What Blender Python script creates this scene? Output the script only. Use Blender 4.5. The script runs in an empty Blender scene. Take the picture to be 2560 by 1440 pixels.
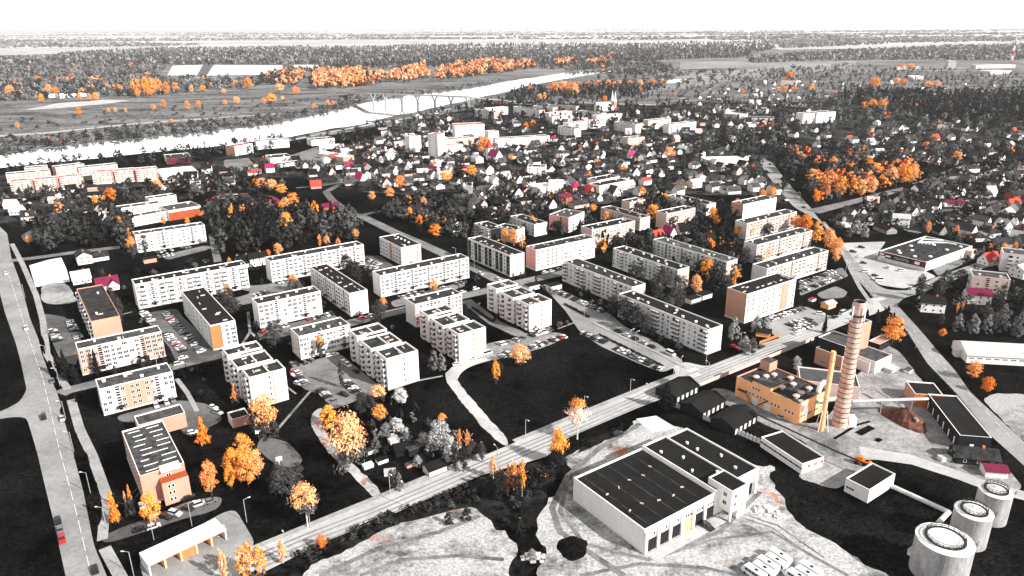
import bpy, math, random
import numpy as np
from mathutils import Vector, Matrix

# ------------------------------------------------------------------ camera, sky, sun, exposure
random.seed(7); RNG = np.random.default_rng(7)
scene = bpy.context.scene
col = scene.collection
FPX, HZ, CAMH = 1830.0, 64.0, 150.0          # focal length in photo pixels, horizon row, height above ground
PITCH = math.atan((720 - HZ) / FPX)
CM = Matrix.Rotation(math.pi / 2 - PITCH, 3, 'X') @ Matrix.Rotation(math.radians(-0.4), 3, 'Z')
cam = bpy.data.cameras.new('camera'); camo = bpy.data.objects.new('camera', cam); col.objects.link(camo)
cam.sensor_width = 36.0; cam.lens = 36.0 * FPX / 2560.0; cam.clip_start = 1.0; cam.clip_end = 120000.0
camo.matrix_world = Matrix.Translation((0, 0, CAMH)) @ CM.to_4x4()
scene.camera = camo

SUN_AZ, SUN_EL = -32.0, 33.0                  # degrees, azimuth counted from +X
world = bpy.data.worlds.new('World'); scene.world = world; world.use_nodes = True
wn = world.node_tree.nodes; wl = world.node_tree.links
bg = wn['Background']; sky = wn.new('ShaderNodeTexSky'); sky.sky_type = 'NISHITA'; sky.sun_disc = False
sky.sun_elevation = math.radians(SUN_EL); sky.sun_rotation = math.radians(90 - SUN_AZ)
sky.air_density = 1.0; sky.dust_density = 0.4; sky.ozone_density = 1.0; sky.altitude = 100
hs = wn.new('ShaderNodeHueSaturation'); hs.inputs['Saturation'].default_value = 0.0
wl.new(sky.outputs[0], hs.inputs['Color']); wl.new(hs.outputs[0], bg.inputs['Color'])
bg.inputs['Strength'].default_value = 0.11
sl = bpy.data.lights.new('sun', 'SUN'); so = bpy.data.objects.new('sun', sl); col.objects.link(so)
sl.energy = 4.4; sl.angle = math.radians(0.6); sl.color = (1.0, 0.95, 0.9)
sd = Vector((math.cos(math.radians(SUN_AZ)) * math.cos(math.radians(SUN_EL)), math.sin(math.radians(SUN_AZ)) * math.cos(math.radians(SUN_EL)), math.sin(math.radians(SUN_EL))))
so.rotation_euler = sd.to_track_quat('Z', 'Y').to_euler(); so.location = (300, -200, 400)
vs = scene.view_settings; vs.view_transform = 'Standard'; vs.look = 'None'; vs.gamma = 1.0; vs.use_curve_mapping = False
vs.exposure = 1.0
try:
    scene.cycles.volume_bounces = 0; scene.cycles.max_bounces = 6; scene.cycles.transparent_max_bounces = 4
    scene.cycles.volume_max_steps = 64
except Exception: pass

# ------------------------------------------------------------------ helpers
def G(px, py, z=0.0):                         # photo pixel -> point of the place at height z
    d = CM @ Vector(((px - 1280) / FPX, -(py - 720) / FPX, -1.0)); t = (z - CAMH) / d.z
    return Vector((d.x * t, d.y * t, z))
CMT = np.array(CM.transposed())
def project(x, y, z):
    c = CMT @ np.array((x, y, z - CAMH)); return 1280 + FPX * c[0] / -c[2], 720 - FPX * c[1] / -c[2]
CMN = np.array(CM)
def GN(px, py):
    d = CMN @ np.stack([(px - 1280) / FPX, -(py - 720) / FPX, -np.ones_like(px)])
    t = -CAMH / d[2]; return d[0] * t, d[1] * t
def inpoly(x, y, poly):
    x = np.asarray(x, float); y = np.asarray(y, float); c = np.zeros(x.shape, bool); n = len(poly)
    for i in range(n):
        x0, y0 = poly[i][:2]; x1, y1 = poly[(i + 1) % n][:2]
        if y0 == y1: continue
        k = ((y0 > y) != (y1 > y)) & (x < (x1 - x0) * (y - y0) / (y1 - y0) + x0); c ^= k
    return c
def tag(o, label=None, cat=None, group=None, kind=None):
    if label: o['label'] = label
    if cat: o['category'] = cat
    if group: o['group'] = group
    if kind: o['kind'] = kind
    return o
def link(name, data, parent=None, loc=None, rz=None, scale=None):
    o = bpy.data.objects.new(name, data); col.objects.link(o)
    if parent is not None: o.parent = parent
    if loc is not None: o.location = loc
    if rz is not None: o.rotation_euler = (0, 0, rz)
    if scale is not None: o.scale = scale
    return o
class MB:
    def __init__(s): s.v = []; s.f = []; s.m = []
    def quad(s, a, b, c, d, m=0):
        n = len(s.v); s.v += [tuple(a), tuple(b), tuple(c), tuple(d)]; s.f.append((n, n + 1, n + 2, n + 3)); s.m.append(m)
    def poly(s, pts, m=0):
        n = len(s.v); s.v += [tuple(p) for p in pts]; s.f.append(tuple(range(n, n + len(pts)))); s.m.append(m)
    def box(s, x0, x1, y0, y1, z0, z1, m=0, bottom=True, top=None):
        n = len(s.v)
        s.v += [(x0, y0, z0), (x1, y0, z0), (x1, y1, z0), (x0, y1, z0), (x0, y0, z1), (x1, y0, z1), (x1, y1, z1), (x0, y1, z1)]
        F = [(0, 1, 5, 4), (1, 2, 6, 5), (2, 3, 7, 6), (3, 0, 4, 7), (4, 5, 6, 7)] + ([(3, 2, 1, 0)] if bottom else [])
        for i, q in enumerate(F): s.f.append(tuple(n + k for k in q)); s.m.append(top if (i == 4 and top is not None) else m)
    def prism(s, prof, x0, x1, m=0, cap=None):       # (y, z) outline extruded along x
        n = len(s.v); k = len(prof)
        s.v += [(x0, y, z) for y, z in prof] + [(x1, y, z) for y, z in prof]
        for i in range(k):
            j = (i + 1) % k; s.f.append((n + i, n + j, n + k + j, n + k + i)); s.m.append(m)
        s.f.append(tuple(n + i for i in reversed(range(k)))); s.m.append(m if cap is None else cap)
        s.f.append(tuple(n + k + i for i in range(k))); s.m.append(m if cap is None else cap)
    def ring(s, rings, m=0, cap=True, seg=16):       # list of (x, y, z, r)
        n = len(s.v)
        for (x, y, z, r) in rings:
            for i in range(seg):
                a = 2 * math.pi * i / seg; s.v.append((x + r * math.cos(a), y + r * math.sin(a), z))
        for k in range(len(rings) - 1):
            for i in range(seg):
                j = (i + 1) % seg; s.f.append((n + k * seg + i, n + k * seg + j, n + (k + 1) * seg + j, n + (k + 1) * seg + i)); s.m.append(m)
        if cap:
            s.f.append(tuple(n + (len(rings) - 1) * seg + i for i in range(seg))); s.m.append(m)
    def tube(s, p, q, r, m=0, seg=6):
        p = Vector(p); q = Vector(q); d = (q - p).normalized(); u = d.orthogonal().normalized(); w = d.cross(u); n = len(s.v)
        for c in (p, q):
            for i in range(seg):
                a = 2 * math.pi * i / seg; s.v.append(tuple(c + (u * math.cos(a) + w * math.sin(a)) * r))
        for i in range(seg):
            j = (i + 1) % seg; s.f.append((n + i, n + j, n + seg + j, n + seg + i)); s.m.append(m)
        s.f.append(tuple(n + i for i in reversed(range(seg)))); s.m.append(m); s.f.append(tuple(n + seg + i for i in range(seg))); s.m.append(m)
    def mesh(s, name, mats):
        me = bpy.data.meshes.new(name); me.from_pydata(s.v, [], s.f)
        for mt in (mats if isinstance(mats, (list, tuple)) else [mats]): me.materials.append(M(mt))
        me.polygons.foreach_set('material_index', s.m); me.update(); return me
    def obj(s, name, mats, parent=None, loc=None, rz=None): return link(name, s.mesh(name, mats), parent, loc, rz)

# ------------------------------------------------------------------ materials
MATS = {}
def node_mat(name):
    m = bpy.data.materials.new(name); m.use_nodes = True; nt = m.node_tree
    return m, nt, nt.nodes['Principled BSDF'], nt.nodes, nt.links
def noise(nt, vec, scale, detail=4, rough=0.6):
    n = nt.nodes.new('ShaderNodeTexNoise'); n.inputs['Scale'].default_value = scale; n.inputs['Detail'].default_value = detail
    n.inputs['Roughness'].default_value = rough; nt.links.new(vec, n.inputs['Vector']); return n.outputs['Fac']
def ramp(nt, fac, stops):
    r = nt.nodes.new('ShaderNodeValToRGB'); nt.links.new(fac, r.inputs['Fac']); e = r.color_ramp.elements
    while len(e) < len(stops): e.new(0.5)
    for k, (p, c) in enumerate(stops):
        e[k].position = p; e[k].color = (c, c, c, 1) if not isinstance(c, tuple) else c + (1,)
    return r.outputs['Color']
def mixc(nt, a, b, fac, mode='MIX'):
    n = nt.nodes.new('ShaderNodeMix'); n.data_type = 'RGBA'; n.blend_type = mode
    for k, v in (('A', a), ('B', b)):
        s = [i for i in n.inputs if i.name == k and i.type == 'RGBA'][0]
        if isinstance(v, tuple): s.default_value = v + (1,)
        else: nt.links.new(v, s)
    f = [i for i in n.inputs if i.name == 'Factor' and i.type == 'VALUE'][0]
    if isinstance(fac, (int, float)): f.default_value = fac
    else: nt.links.new(fac, f)
    return [o for o in n.outputs if o.type == 'RGBA'][0]
def pos(nt, scale=(1, 1, 1)):
    g = nt.nodes.new('ShaderNodeNewGeometry')
    if scale == (1, 1, 1): return g.outputs['Position']
    v = nt.nodes.new('ShaderNodeVectorMath'); v.operation = 'MULTIPLY'; nt.links.new(g.outputs['Position'], v.inputs[0]); v.inputs[1].default_value = scale
    return v.outputs[0]
def surf(name, c, amt=0.25, scale=0.5, rough=0.8, fine=4.0, fine_amt=0.25, stretch=(1, 1, 1), bump=0.0, spec=0.2, metal=0.0):
    """worn surface: base colour, blotches of size 1/scale metres and fine grain on top"""
    m, nt, b, N, L = node_mat(name)
    p = pos(nt, stretch)
    a = ramp(nt, noise(nt, p, scale, 5), [(0.3, 1 - amt), (0.7, 1 + amt)])
    f = ramp(nt, noise(nt, p, fine, 3), [(0.25, 1 - fine_amt), (0.75, 1 + fine_amt)])
    x = mixc(nt, c, a, 1.0, 'MULTIPLY'); x = mixc(nt, x, f, 1.0, 'MULTIPLY')
    L.new(x, b.inputs['Base Color']); b.inputs['Roughness'].default_value = rough
    b.inputs['Specular IOR Level'].default_value = spec; b.inputs['Metallic'].default_value = metal
    if bump:
        bn = N.new('ShaderNodeBump'); bn.inputs['Strength'].default_value = bump; bn.inputs['Distance'].default_value = 0.1
        L.new(f, bn.inputs['Height']); L.new(bn.outputs[0], b.inputs['Normal'])
    MATS[name] = m; return m
def M(n): return MATS[n] if isinstance(n, str) else n

surf('wall_white', (0.80, 0.775, 0.755), 0.06, 0.12, 0.85, 1.2, 0.07, (1, 1, 0.25))
surf('wall_cream', (0.56, 0.43, 0.38), 0.08, 0.15, 0.85, 1.2, 0.08, (1, 1, 0.3))
surf('wall_grey', (0.64, 0.64, 0.63), 0.18, 0.25, 0.85, 1.5, 0.18, (1, 1, 0.3))
surf('wall_peach', (0.52, 0.27, 0.195), 0.07, 0.15, 0.85, 1.2, 0.06, (1, 1, 0.3))
surf('wall_dim', (0.26, 0.255, 0.25), 0.2, 0.3, 0.85, 1.5, 0.15)
surf('bridge', (0.27, 0.27, 0.27), 0.2, 0.2, 0.85, 1.5, 0.1)
surf('wall_tan', (0.96, 0.47, 0.22), 0.07, 0.15, 0.8, 1.0, 0.06, (1, 1, 0.3))
surf('wall_rust', (0.55, 0.17, 0.06), 0.15, 0.3, 0.85, 1.5, 0.12)
surf('wall_brick', (0.33, 0.07, 0.025), 0.15, 0.4, 0.85, 2.5, 0.2)
surf('wall_pink', (0.78, 0.36, 0.33), 0.14, 0.3, 0.85, 1.2, 0.1)
surf('wall_maroon', (0.12, 0.015, 0.03), 0.15, 0.3, 0.8, 1.5, 0.1)
surf('wall_black', (0.012, 0.012, 0.013), 0.3, 0.3, 0.8, 1.5, 0.2)
surf('trim', (0.78, 0.76, 0.74), 0.08, 0.3, 0.7, 2.0, 0.08)
surf('roof_black', (0.006, 0.006, 0.006), 0.7, 0.12, 0.9, 1.5, 0.35)
surf('roof_dark', (0.024, 0.024, 0.024), 0.92, 0.3, 0.9, 1.2, 0.35)
surf('roof_grey', (0.05, 0.05, 0.05), 0.8, 0.35, 0.9, 1.5, 0.3)
surf('roof_pale', (0.42, 0.42, 0.42), 0.2, 0.3, 0.8, 1.5, 0.15)
surf('roof_white', (0.8, 0.8, 0.8), 0.06, 0.2, 0.6, 1.5, 0.05)
surf('roof_magenta', (0.27, 0.008, 0.075), 0.2, 0.4, 0.6, 2.0, 0.1)
surf('roof_wine', (0.13, 0.006, 0.035), 0.2, 0.4, 0.6, 2.0, 0.1)
surf('roof_red', (0.5, 0.05, 0.035), 0.2, 0.4, 0.7, 2.0, 0.15)
surf('roof_rose', (0.72, 0.45, 0.43), 0.15, 0.4, 0.7, 2.0, 0.1)
surf('roof_seam', (0.06, 0.06, 0.06), 0.4, 0.3, 0.6, 2.0, 0.3)
surf('frame_white', (0.75, 0.75, 0.75), 0.05, 1, 0.6, 3, 0.05)
surf('loggia', (0.10, 0.095, 0.09), 0.4, 0.4, 0.9, 2, 0.3)
surf('steel_dark', (0.03, 0.03, 0.03), 0.3, 1, 0.5, 4, 0.2, metal=0.3)
surf('steel', (0.45, 0.45, 0.45), 0.2, 1, 0.45, 4, 0.15, metal=0.4)
surf('concrete', (0.42, 0.42, 0.42), 0.25, 0.25, 0.9, 2.0, 0.2)
surf('timber', (0.10, 0.09, 0.085), 0.3, 0.6, 0.9, 3, 0.3)
surf('orange_paint', (0.8, 0.2, 0.02), 0.1, 1, 0.4, 4, 0.1)
surf('trunk_dark', (0.045, 0.04, 0.038), 0.3, 1, 0.9, 5, 0.3)
surf('trunk_pale', (0.55, 0.52, 0.5), 0.35, 0.8, 0.9, 4, 0.4)
# glass
m, nt, b, N, L = node_mat('glass'); b.inputs['Base Color'].default_value = (0.012, 0.012, 0.014, 1); b.inputs['Roughness'].default_value = 0.12; MATS['glass'] = m
m, nt, b, N, L = node_mat('glass_warm'); b.inputs['Base Color'].default_value = (0.16, 0.05, 0.025, 1); b.inputs['Roughness'].default_value = 0.25; MATS['glass_warm'] = m
surf('curtain', (0.33, 0.32, 0.31), 0.3, 0.8, 0.7, 2, 0.2)
# ground surfaces
def ground_mat(name, lo, hi, s1, s2, mid=0.5, stretch=(1, 1, 1), tint=None, width=0.14, rough=0.95, s3=None, grain=0.35):
    m, nt, b, N, L = node_mat(name); p = pos(nt, stretch)
    n1 = noise(nt, p, s1, 6, 0.62); n2 = noise(nt, p, s2, 4, 0.6)
    mx = N.new('ShaderNodeMath'); mx.operation = 'MULTIPLY_ADD'; L.new(n2, mx.inputs[0]); mx.inputs[1].default_value = 0.45
    sb = N.new('ShaderNodeMath'); sb.operation = 'SUBTRACT'; L.new(n1, sb.inputs[0]); sb.inputs[1].default_value = 0.225; L.new(sb.outputs[0], mx.inputs[2])
    c = ramp(nt, mx.outputs[0], [(mid - width, (lo, lo, lo)), (mid + width, (hi, hi, hi))])
    g = ramp(nt, noise(nt, pos(nt), s3 or s2 * 5, 3), [(0.3, 1 - grain), (0.7, 1 + grain)]); c = mixc(nt, c, g, 1.0, 'MULTIPLY')
    if tint:
        t = ramp(nt, noise(nt, p, tint[1], 4), [(tint[2], 0.0), (tint[2] + 0.08, 1.0)]); c = mixc(nt, c, tint[0], t)
    L.new(c, b.inputs['Base Color']); b.inputs['Roughness'].default_value = rough; b.inputs['Specular IOR Level'].default_value = 0.0
    MATS[name] = m; return m
ground_mat('lawn', 0.0006, 0.010, 0.025, 0.25, s3=0.8, grain=0.95)
ground_mat('rough_grass', 0.002, 0.03, 0.03, 0.3, 0.52, s3=1.8, grain=0.5)
ground_mat('field_dark', 0.0006, 0.009, 0.03, 0.3, s3=0.9, grain=0.95)
ground_mat('meadow', 0.06, 0.21, 0.008, 0.05, stretch=(1, 2.2, 1), s3=0.16, grain=0.5)
ground_mat('meadow_pale', 0.30, 0.50, 0.004, 0.02, stretch=(1, 2, 1), s3=0.1)
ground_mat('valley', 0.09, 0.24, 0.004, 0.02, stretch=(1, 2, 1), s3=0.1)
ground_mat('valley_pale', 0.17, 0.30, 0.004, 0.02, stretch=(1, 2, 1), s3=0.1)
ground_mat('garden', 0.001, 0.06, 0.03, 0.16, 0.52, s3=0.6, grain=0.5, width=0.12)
ground_mat('plain', 0.38, 0.60, 0.0007, 0.0016, 0.47, stretch=(0.55, 1.3, 1), width=0.05, s3=0.012)  # far ground lightened: distance haze painted into its colour
ground_mat('asphalt', 0.20, 0.30, 0.04, 0.5, s3=2.2, grain=0.16)
ground_mat('asphalt_grey', 0.12, 0.22, 0.05, 0.5, s3=2.5, grain=0.22)
ground_mat('asphalt_town', 0.07, 0.15, 0.03, 0.3, s3=1.5, grain=0.2)
ground_mat('road_pale', 0.33, 0.45, 0.04, 0.4, s3=1.5, grain=0.12)
ground_mat('paving', 0.24, 0.35, 0.1, 0.8, s3=2.5, grain=0.15)
ground_mat('gravel', 0.11, 0.33, 0.035, 0.3, 0.46, s3=1.2, grain=0.25)
ground_mat('dirt', 0.055, 0.39, 0.07, 0.4, 0.42, s3=1.1, tint=((0.34, 0.13, 0.07), 0.06, 0.62), grain=0.4)
ground_mat('tyre_track', 0.09, 0.22, 0.1, 0.6, 0.5, s3=1.5, grain=0.3)
ground_mat('road_worn', 0.20, 0.30, 0.05, 0.5, s3=1.5, grain=0.15)
ground_mat('dirt_road', 0.32, 0.52, 0.06, 0.5, 0.5, s3=1.8, tint=((0.62, 0.42, 0.35), 0.06, 0.58), grain=0.15)
ground_mat('track', 0.22, 0.46, 0.08, 0.5, 0.5, s3=1.8, tint=((0.32, 0.14, 0.09), 0.12, 0.55), grain=0.2)
ground_mat('white_lot', 0.62, 0.74, 0.1, 0.8, s3=2, grain=0.05)
ground_mat('paint', 0.70, 0.78, 0.4, 1.0, s3=3, grain=0.15)
ground_mat('track_red', 0.0, 0.0, 0.1, 0.5); 
MATS['track_red'] = surf('track_red', (0.22, 0.01, 0.05), 0.2, 0.2)
surf('chips', (0.11, 0.045, 0.03), 0.6, 0.5, 0.95, 2.0, 0.5)
surf('rubble', (0.5, 0.49, 0.48), 0.3, 0.8, 0.95, 2.0, 0.3)
m, nt, b, N, L = node_mat('water'); b.inputs['Base Color'].default_value = (0.97, 0.97, 0.97, 1); b.inputs['Roughness'].default_value = 0.03; b.inputs['Metallic'].default_value = 0.9
bn = N.new('ShaderNodeBump'); bn.inputs['Strength'].default_value = 0.02; bn.inputs['Distance'].default_value = 0.3; L.new(noise(nt, pos(nt), 0.4, 3), bn.inputs['Height']); L.new(bn.outputs[0], b.inputs['Normal']); MATS['water'] = m
# foliage: single trees take their colour from the object, masses from a colour layer
def foliage(name, mode):
    m, nt, b, N, L = node_mat(name)
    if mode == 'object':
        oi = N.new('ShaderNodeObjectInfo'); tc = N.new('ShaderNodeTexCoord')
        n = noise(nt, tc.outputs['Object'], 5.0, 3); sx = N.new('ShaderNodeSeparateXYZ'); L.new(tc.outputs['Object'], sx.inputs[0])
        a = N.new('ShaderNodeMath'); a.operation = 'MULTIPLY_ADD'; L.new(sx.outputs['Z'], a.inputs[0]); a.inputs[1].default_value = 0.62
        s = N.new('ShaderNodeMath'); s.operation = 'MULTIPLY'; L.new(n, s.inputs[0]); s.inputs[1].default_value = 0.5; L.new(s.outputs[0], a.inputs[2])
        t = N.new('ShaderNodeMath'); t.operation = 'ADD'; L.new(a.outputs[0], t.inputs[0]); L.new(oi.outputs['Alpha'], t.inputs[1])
        k = ramp(nt, t.outputs[0], [(0.96, 0.0), (1.0, 1.0)])  # upper crown turns orange: warm sunlight painted into the leaf colour
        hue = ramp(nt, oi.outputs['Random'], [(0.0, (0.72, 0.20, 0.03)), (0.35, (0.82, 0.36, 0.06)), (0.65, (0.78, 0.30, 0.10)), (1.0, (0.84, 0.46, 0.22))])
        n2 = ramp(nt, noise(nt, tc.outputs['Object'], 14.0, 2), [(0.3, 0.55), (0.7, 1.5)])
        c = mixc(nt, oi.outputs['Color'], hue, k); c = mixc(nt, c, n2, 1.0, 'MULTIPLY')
    else:
        at = N.new('ShaderNodeVertexColor'); at.layer_name = 'col'
        n2 = ramp(nt, noise(nt, pos(nt), 0.35, 3), [(0.3, 0.6), (0.7, 1.45)]); c = mixc(nt, at.outputs['Color'], n2, 1.0, 'MULTIPLY')
    L.new(c, b.inputs['Base Color']); b.inputs['Roughness'].default_value = 0.9; b.inputs['Specular IOR Level'].default_value = 0.05
    MATS[name] = m
foliage('foliage', 'object'); foliage('foliage_mass', 'layer')
m, nt, b, N, L = node_mat('car_paint'); oi = N.new('ShaderNodeObjectInfo'); L.new(oi.outputs['Color'], b.inputs['Base Color']); b.inputs['Roughness'].default_value = 0.3; b.inputs['Coat Weight'].default_value = 0.4; MATS['car_paint'] = m
surf('tyre', (0.012, 0.012, 0.012), 0.2, 2, 0.9, 5, 0.2)
m, nt, b, N, L = node_mat('brick_banded')
p = pos(nt); mm = ramp(nt, noise(nt, p, 0.25, 5), [(0.35, (0.50, 0.30, 0.235)), (0.65, (0.74, 0.53, 0.45))]); bx = N.new('ShaderNodeTexBrick'); 
mm2 = ramp(nt, noise(nt, p, 1.6, 4), [(0.34, 0.6), (0.52, 1.05)]); L.new(mixc(nt, mm, mm2, 1.0, 'MULTIPLY'), b.inputs['Base Color']); b.inputs['Roughness'].default_value = 0.9; N.remove(bx); MATS['brick_banded'] = m
surf('tank_wall', (0.42, 0.415, 0.41), 0.3, 0.5, 0.6, 2.5, 0.2, (1, 1, 0.3), metal=0.3)
surf('tank_roof', (0.66, 0.66, 0.66), 0.15, 0.4, 0.7, 1.5, 0.12)
# ------------------------------------------------------------------ ground, fields, river, roads
ZI = [0]
AVOID = []                                    # (min x, max x, min y, max y, polygon) in place coordinates, kept clear of trees and houses
def keep_clear(pts):
    xs = [p[0] for p in pts]; ys = [p[1] for p in pts]; AVOID.append((min(xs), max(xs), min(ys), max(ys), [(p[0], p[1]) for p in pts]))
def blocked(x, y):
    x = np.asarray(x, float); y = np.asarray(y, float); c = np.zeros(x.shape, bool)
    for (a, b, d, e, pl) in AVOID:
        k = (x >= a) & (x <= b) & (y >= d) & (y <= e)
        if k.any(): c[k] |= inpoly(x[k], y[k], pl)
    return c
NATURAL = {'dirt': 0.9, 'gravel': 0.5, 'rough_grass': 0.9, 'garden': 1.5, 'field_dark': 0.5, 'meadow': 1.5, 'meadow_pale': 1.5, 'track': 0.35, 'dirt_road': 0.35, 'water': 0.8, 'lawn': 0.25}
SHARP = ('white_lot', 'paint', 'paving', 'track_red')
def soften(pts, mat):
    if mat in SHARP: return pts
    for _ in range(2):                            # round the corners
        q = []
        for i in range(len(pts)):
            a, b_ = pts[i], pts[(i + 1) % len(pts)]; l = (b_ - a).length; f = min(0.25, (6.0 if mat in NATURAL else 1.8) / max(l, 0.1)) if mat not in ('water', 'meadow') else 0.25; q += [a.lerp(b_, f), a.lerp(b_, 1 - f)]
        pts = q
    if mat in NATURAL:                            # ragged edge
        q = []; w = 0.0
        for i in range(len(pts)):
            a, b_ = pts[i], pts[(i + 1) % len(pts)]; d = b_ - a; st = max(1.6, a.length / 170.0); n = max(1, min(60, int(d.length / st))); nn = Vector((-d.y, d.x, 0)).normalized() if d.length > 0.01 else Vector((0, 0, 0))
            for k in range(n):
                w = w * 0.6 + random.gauss(0, 1) * 0.55; q.append(a.lerp(b_, k / n) + nn * w * NATURAL[mat] * max(1.0, a.length / 500.0))
        pts = q
    return pts
def sheet(name, px, mat, z=0.03, clear=True, raise_=0.0, raw=False):
    ZI[0] += 1; zz = z + (ZI[0] % 40) * 0.004
    pts = [Vector((p[0], p[1], 0)) if raw else G(*p) for p in px]
    a = sum(pts[i].x * pts[(i + 1) % len(pts)].y - pts[(i + 1) % len(pts)].x * pts[i].y for i in range(len(pts)))
    if a < 0: pts.reverse()
    if not raise_ and not raw: pts = soften(pts, mat)
    mb = MB(); mb.poly([(p.x, p.y, zz + raise_) for p in pts])
    if raise_:
        for i in range(len(pts)):
            p, q = pts[i], pts[(i + 1) % len(pts)]; mb.quad((p.x, p.y, 0), (q.x, q.y, 0), (q.x, q.y, zz + raise_), (p.x, p.y, zz + raise_))
    o = mb.obj(name, mat); tag(o, kind='structure')
    if clear: keep_clear(pts)
    return o
def ribbon_pts(px, w, raw=False):
    c = [Vector((p[0], p[1])) if raw else G(*p).xy for p in px]; Lf = []; Rt = []
    for i, p in enumerate(c):
        d = ((c[i + 1] - p) if i < len(c) - 1 else Vector((0, 0))); e = ((p - c[i - 1]) if i else Vector((0, 0)))
        t = (d.normalized() if d.length else Vector((0, 0))) + (e.normalized() if e.length else Vector((0, 0))); t.normalize()
        n = Vector((-t.y, t.x)); ww = w[i] if isinstance(w, (list, tuple)) else w
        Lf.append(p + n * ww / 2); Rt.append(p - n * ww / 2)
    return Lf + Rt[::-1]
def ribbon(name, px, w, mat, z=0.06, clear=True, raise_=0.0):
    return sheet(name, [(p.x, p.y) for p in ribbon_pts(px, w)], mat, z, clear, raise_, raw=True)

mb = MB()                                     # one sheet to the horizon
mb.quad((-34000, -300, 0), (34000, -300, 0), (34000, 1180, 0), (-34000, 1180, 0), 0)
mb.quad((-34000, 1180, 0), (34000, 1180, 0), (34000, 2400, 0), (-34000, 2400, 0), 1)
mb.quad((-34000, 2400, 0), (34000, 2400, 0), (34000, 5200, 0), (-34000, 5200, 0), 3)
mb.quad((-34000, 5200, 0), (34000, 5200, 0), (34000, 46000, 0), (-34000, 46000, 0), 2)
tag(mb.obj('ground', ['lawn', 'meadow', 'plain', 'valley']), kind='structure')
# far plain: pale fields, with haze fade painted into the colour as well
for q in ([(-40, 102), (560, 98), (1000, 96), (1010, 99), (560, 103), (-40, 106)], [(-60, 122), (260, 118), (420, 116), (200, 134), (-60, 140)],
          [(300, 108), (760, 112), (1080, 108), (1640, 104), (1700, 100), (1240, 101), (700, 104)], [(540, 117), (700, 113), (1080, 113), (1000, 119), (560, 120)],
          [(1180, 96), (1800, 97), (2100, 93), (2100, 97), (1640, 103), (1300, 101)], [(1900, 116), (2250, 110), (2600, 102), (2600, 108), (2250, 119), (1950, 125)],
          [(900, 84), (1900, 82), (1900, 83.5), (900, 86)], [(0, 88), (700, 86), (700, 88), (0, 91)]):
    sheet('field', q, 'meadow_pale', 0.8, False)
for q in ([(418, 190), (432, 165), (507, 163), (492, 189)], [(517, 190), (535, 163), (706, 164), (712, 180), (640, 188)], [(736, 176), (733, 163), (796, 163), (800, 174)]):
    sheet('greenhouse_field', q, 'white_lot', 1.2)
sheet('field', [(496, 189), (509, 163), (532, 163), (514, 190)], 'asphalt_town', 1.3, False)
for k in range(26):
    y0 = random.uniform(112, 156); x0 = random.uniform(-100, 1900); l = random.uniform(90, 420); t = random.uniform(0.7, 2.0) * (y0 - 64) / 70; dy = random.uniform(-3, 3)
    if 400 < x0 + l and x0 < 820 and y0 > 150: continue
    sheet('field', [(x0, y0), (x0 + l * 0.5, y0 + dy * 0.5), (x0 + l, y0 + dy), (x0 + l * 0.95, y0 + dy + t), (x0 + l * 0.4, y0 + t * 1.1)], random.choice(('valley', 'meadow_pale', 'valley')), 0.9)
# flood plain and banks
sheet('meadow', [(-60, 262), (160, 250), (500, 235), (880, 228), (1100, 214), (1280, 190), (1260, 203), (1190, 221), (1100, 232), (920, 256), (828, 281), (672, 315), (540, 332), (330, 350), (120, 371), (-60, 398)], 'meadow', 0.5, False)
ribbon('levee_path', [(-60, 345), (120, 333), (330, 311), (560, 294), (700, 285)], 16, 'meadow_pale', 0.7, False)
sheet('sand_bank', [(60, 276), (150, 258), (260, 250), (330, 252), (250, 262), (130, 272)], 'dirt_road', 0.7, False)
sheet('meadow', [(640, 353), (724, 346), (822, 325), (907, 314), (947, 301), (1051, 281), (1169, 254), (1180, 258), (1190, 268), (1090, 292), (1000, 304), (900, 325), (740, 352)], 'meadow', 0.2, False)
ribbon('embankment_path', [(600, 372), (724, 352), (830, 330), (960, 306), (1080, 284), (1165, 262)], 7, 'meadow_pale', 0.45, False)
sheet('meadow', [(1560, 228), (1700, 190), (1900, 170), (2130, 152), (2140, 165), (2000, 185), (1800, 205), (1700, 225)], 'valley_pale', 0.5, False)
sheet('meadow', [(1700, 155), (2000, 150), (2140, 152), (2140, 160), (1900, 168), (1700, 174)], 'valley_pale', 0.7, False)
sheet('meadow', [(1260, 240), (1700, 222), (1960, 232), (1960, 245), (1560, 262), (1400, 258)], 'meadow', 0.55, False)
river = sheet('river', [(-80, 400), (0, 391), (124, 372), (222, 361), (333, 350), (560, 327), (673, 314), (829, 281), (902, 261), (922, 256), (984, 248), (1029, 238), (1102, 232), (1191, 221), (1271, 203), (1358, 191), (1444, 179), (1560, 170),
                        (1640, 166), (1640, 169), (1560, 175), (1487, 186), (1413, 198), (1364, 207), (1302, 220), (1258, 233), (1204, 244), (1169, 253), (1080, 271), (1051, 280), (984, 291), (947, 300), (907, 313), (822, 324), (724, 345), (640, 354), (533, 370), (422, 379), (333, 388), (180, 404), (0, 421), (-80, 432)], 'water', 1.0)
# dark fields on the left edge
sheet('field', [(-160, 735), (0, 735), (13, 784), (40, 860), (53, 909), (67, 975), (50, 1005), (0, 1031), (-160, 1060)], 'field_dark')
sheet('field', [(-160, 1090), (0, 1047), (45, 1042), (67, 1046), (80, 1087), (95, 1140), (111, 1209), (133, 1298), (164, 1440), (180, 1520), (-160, 1520)], 'field_dark')
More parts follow.
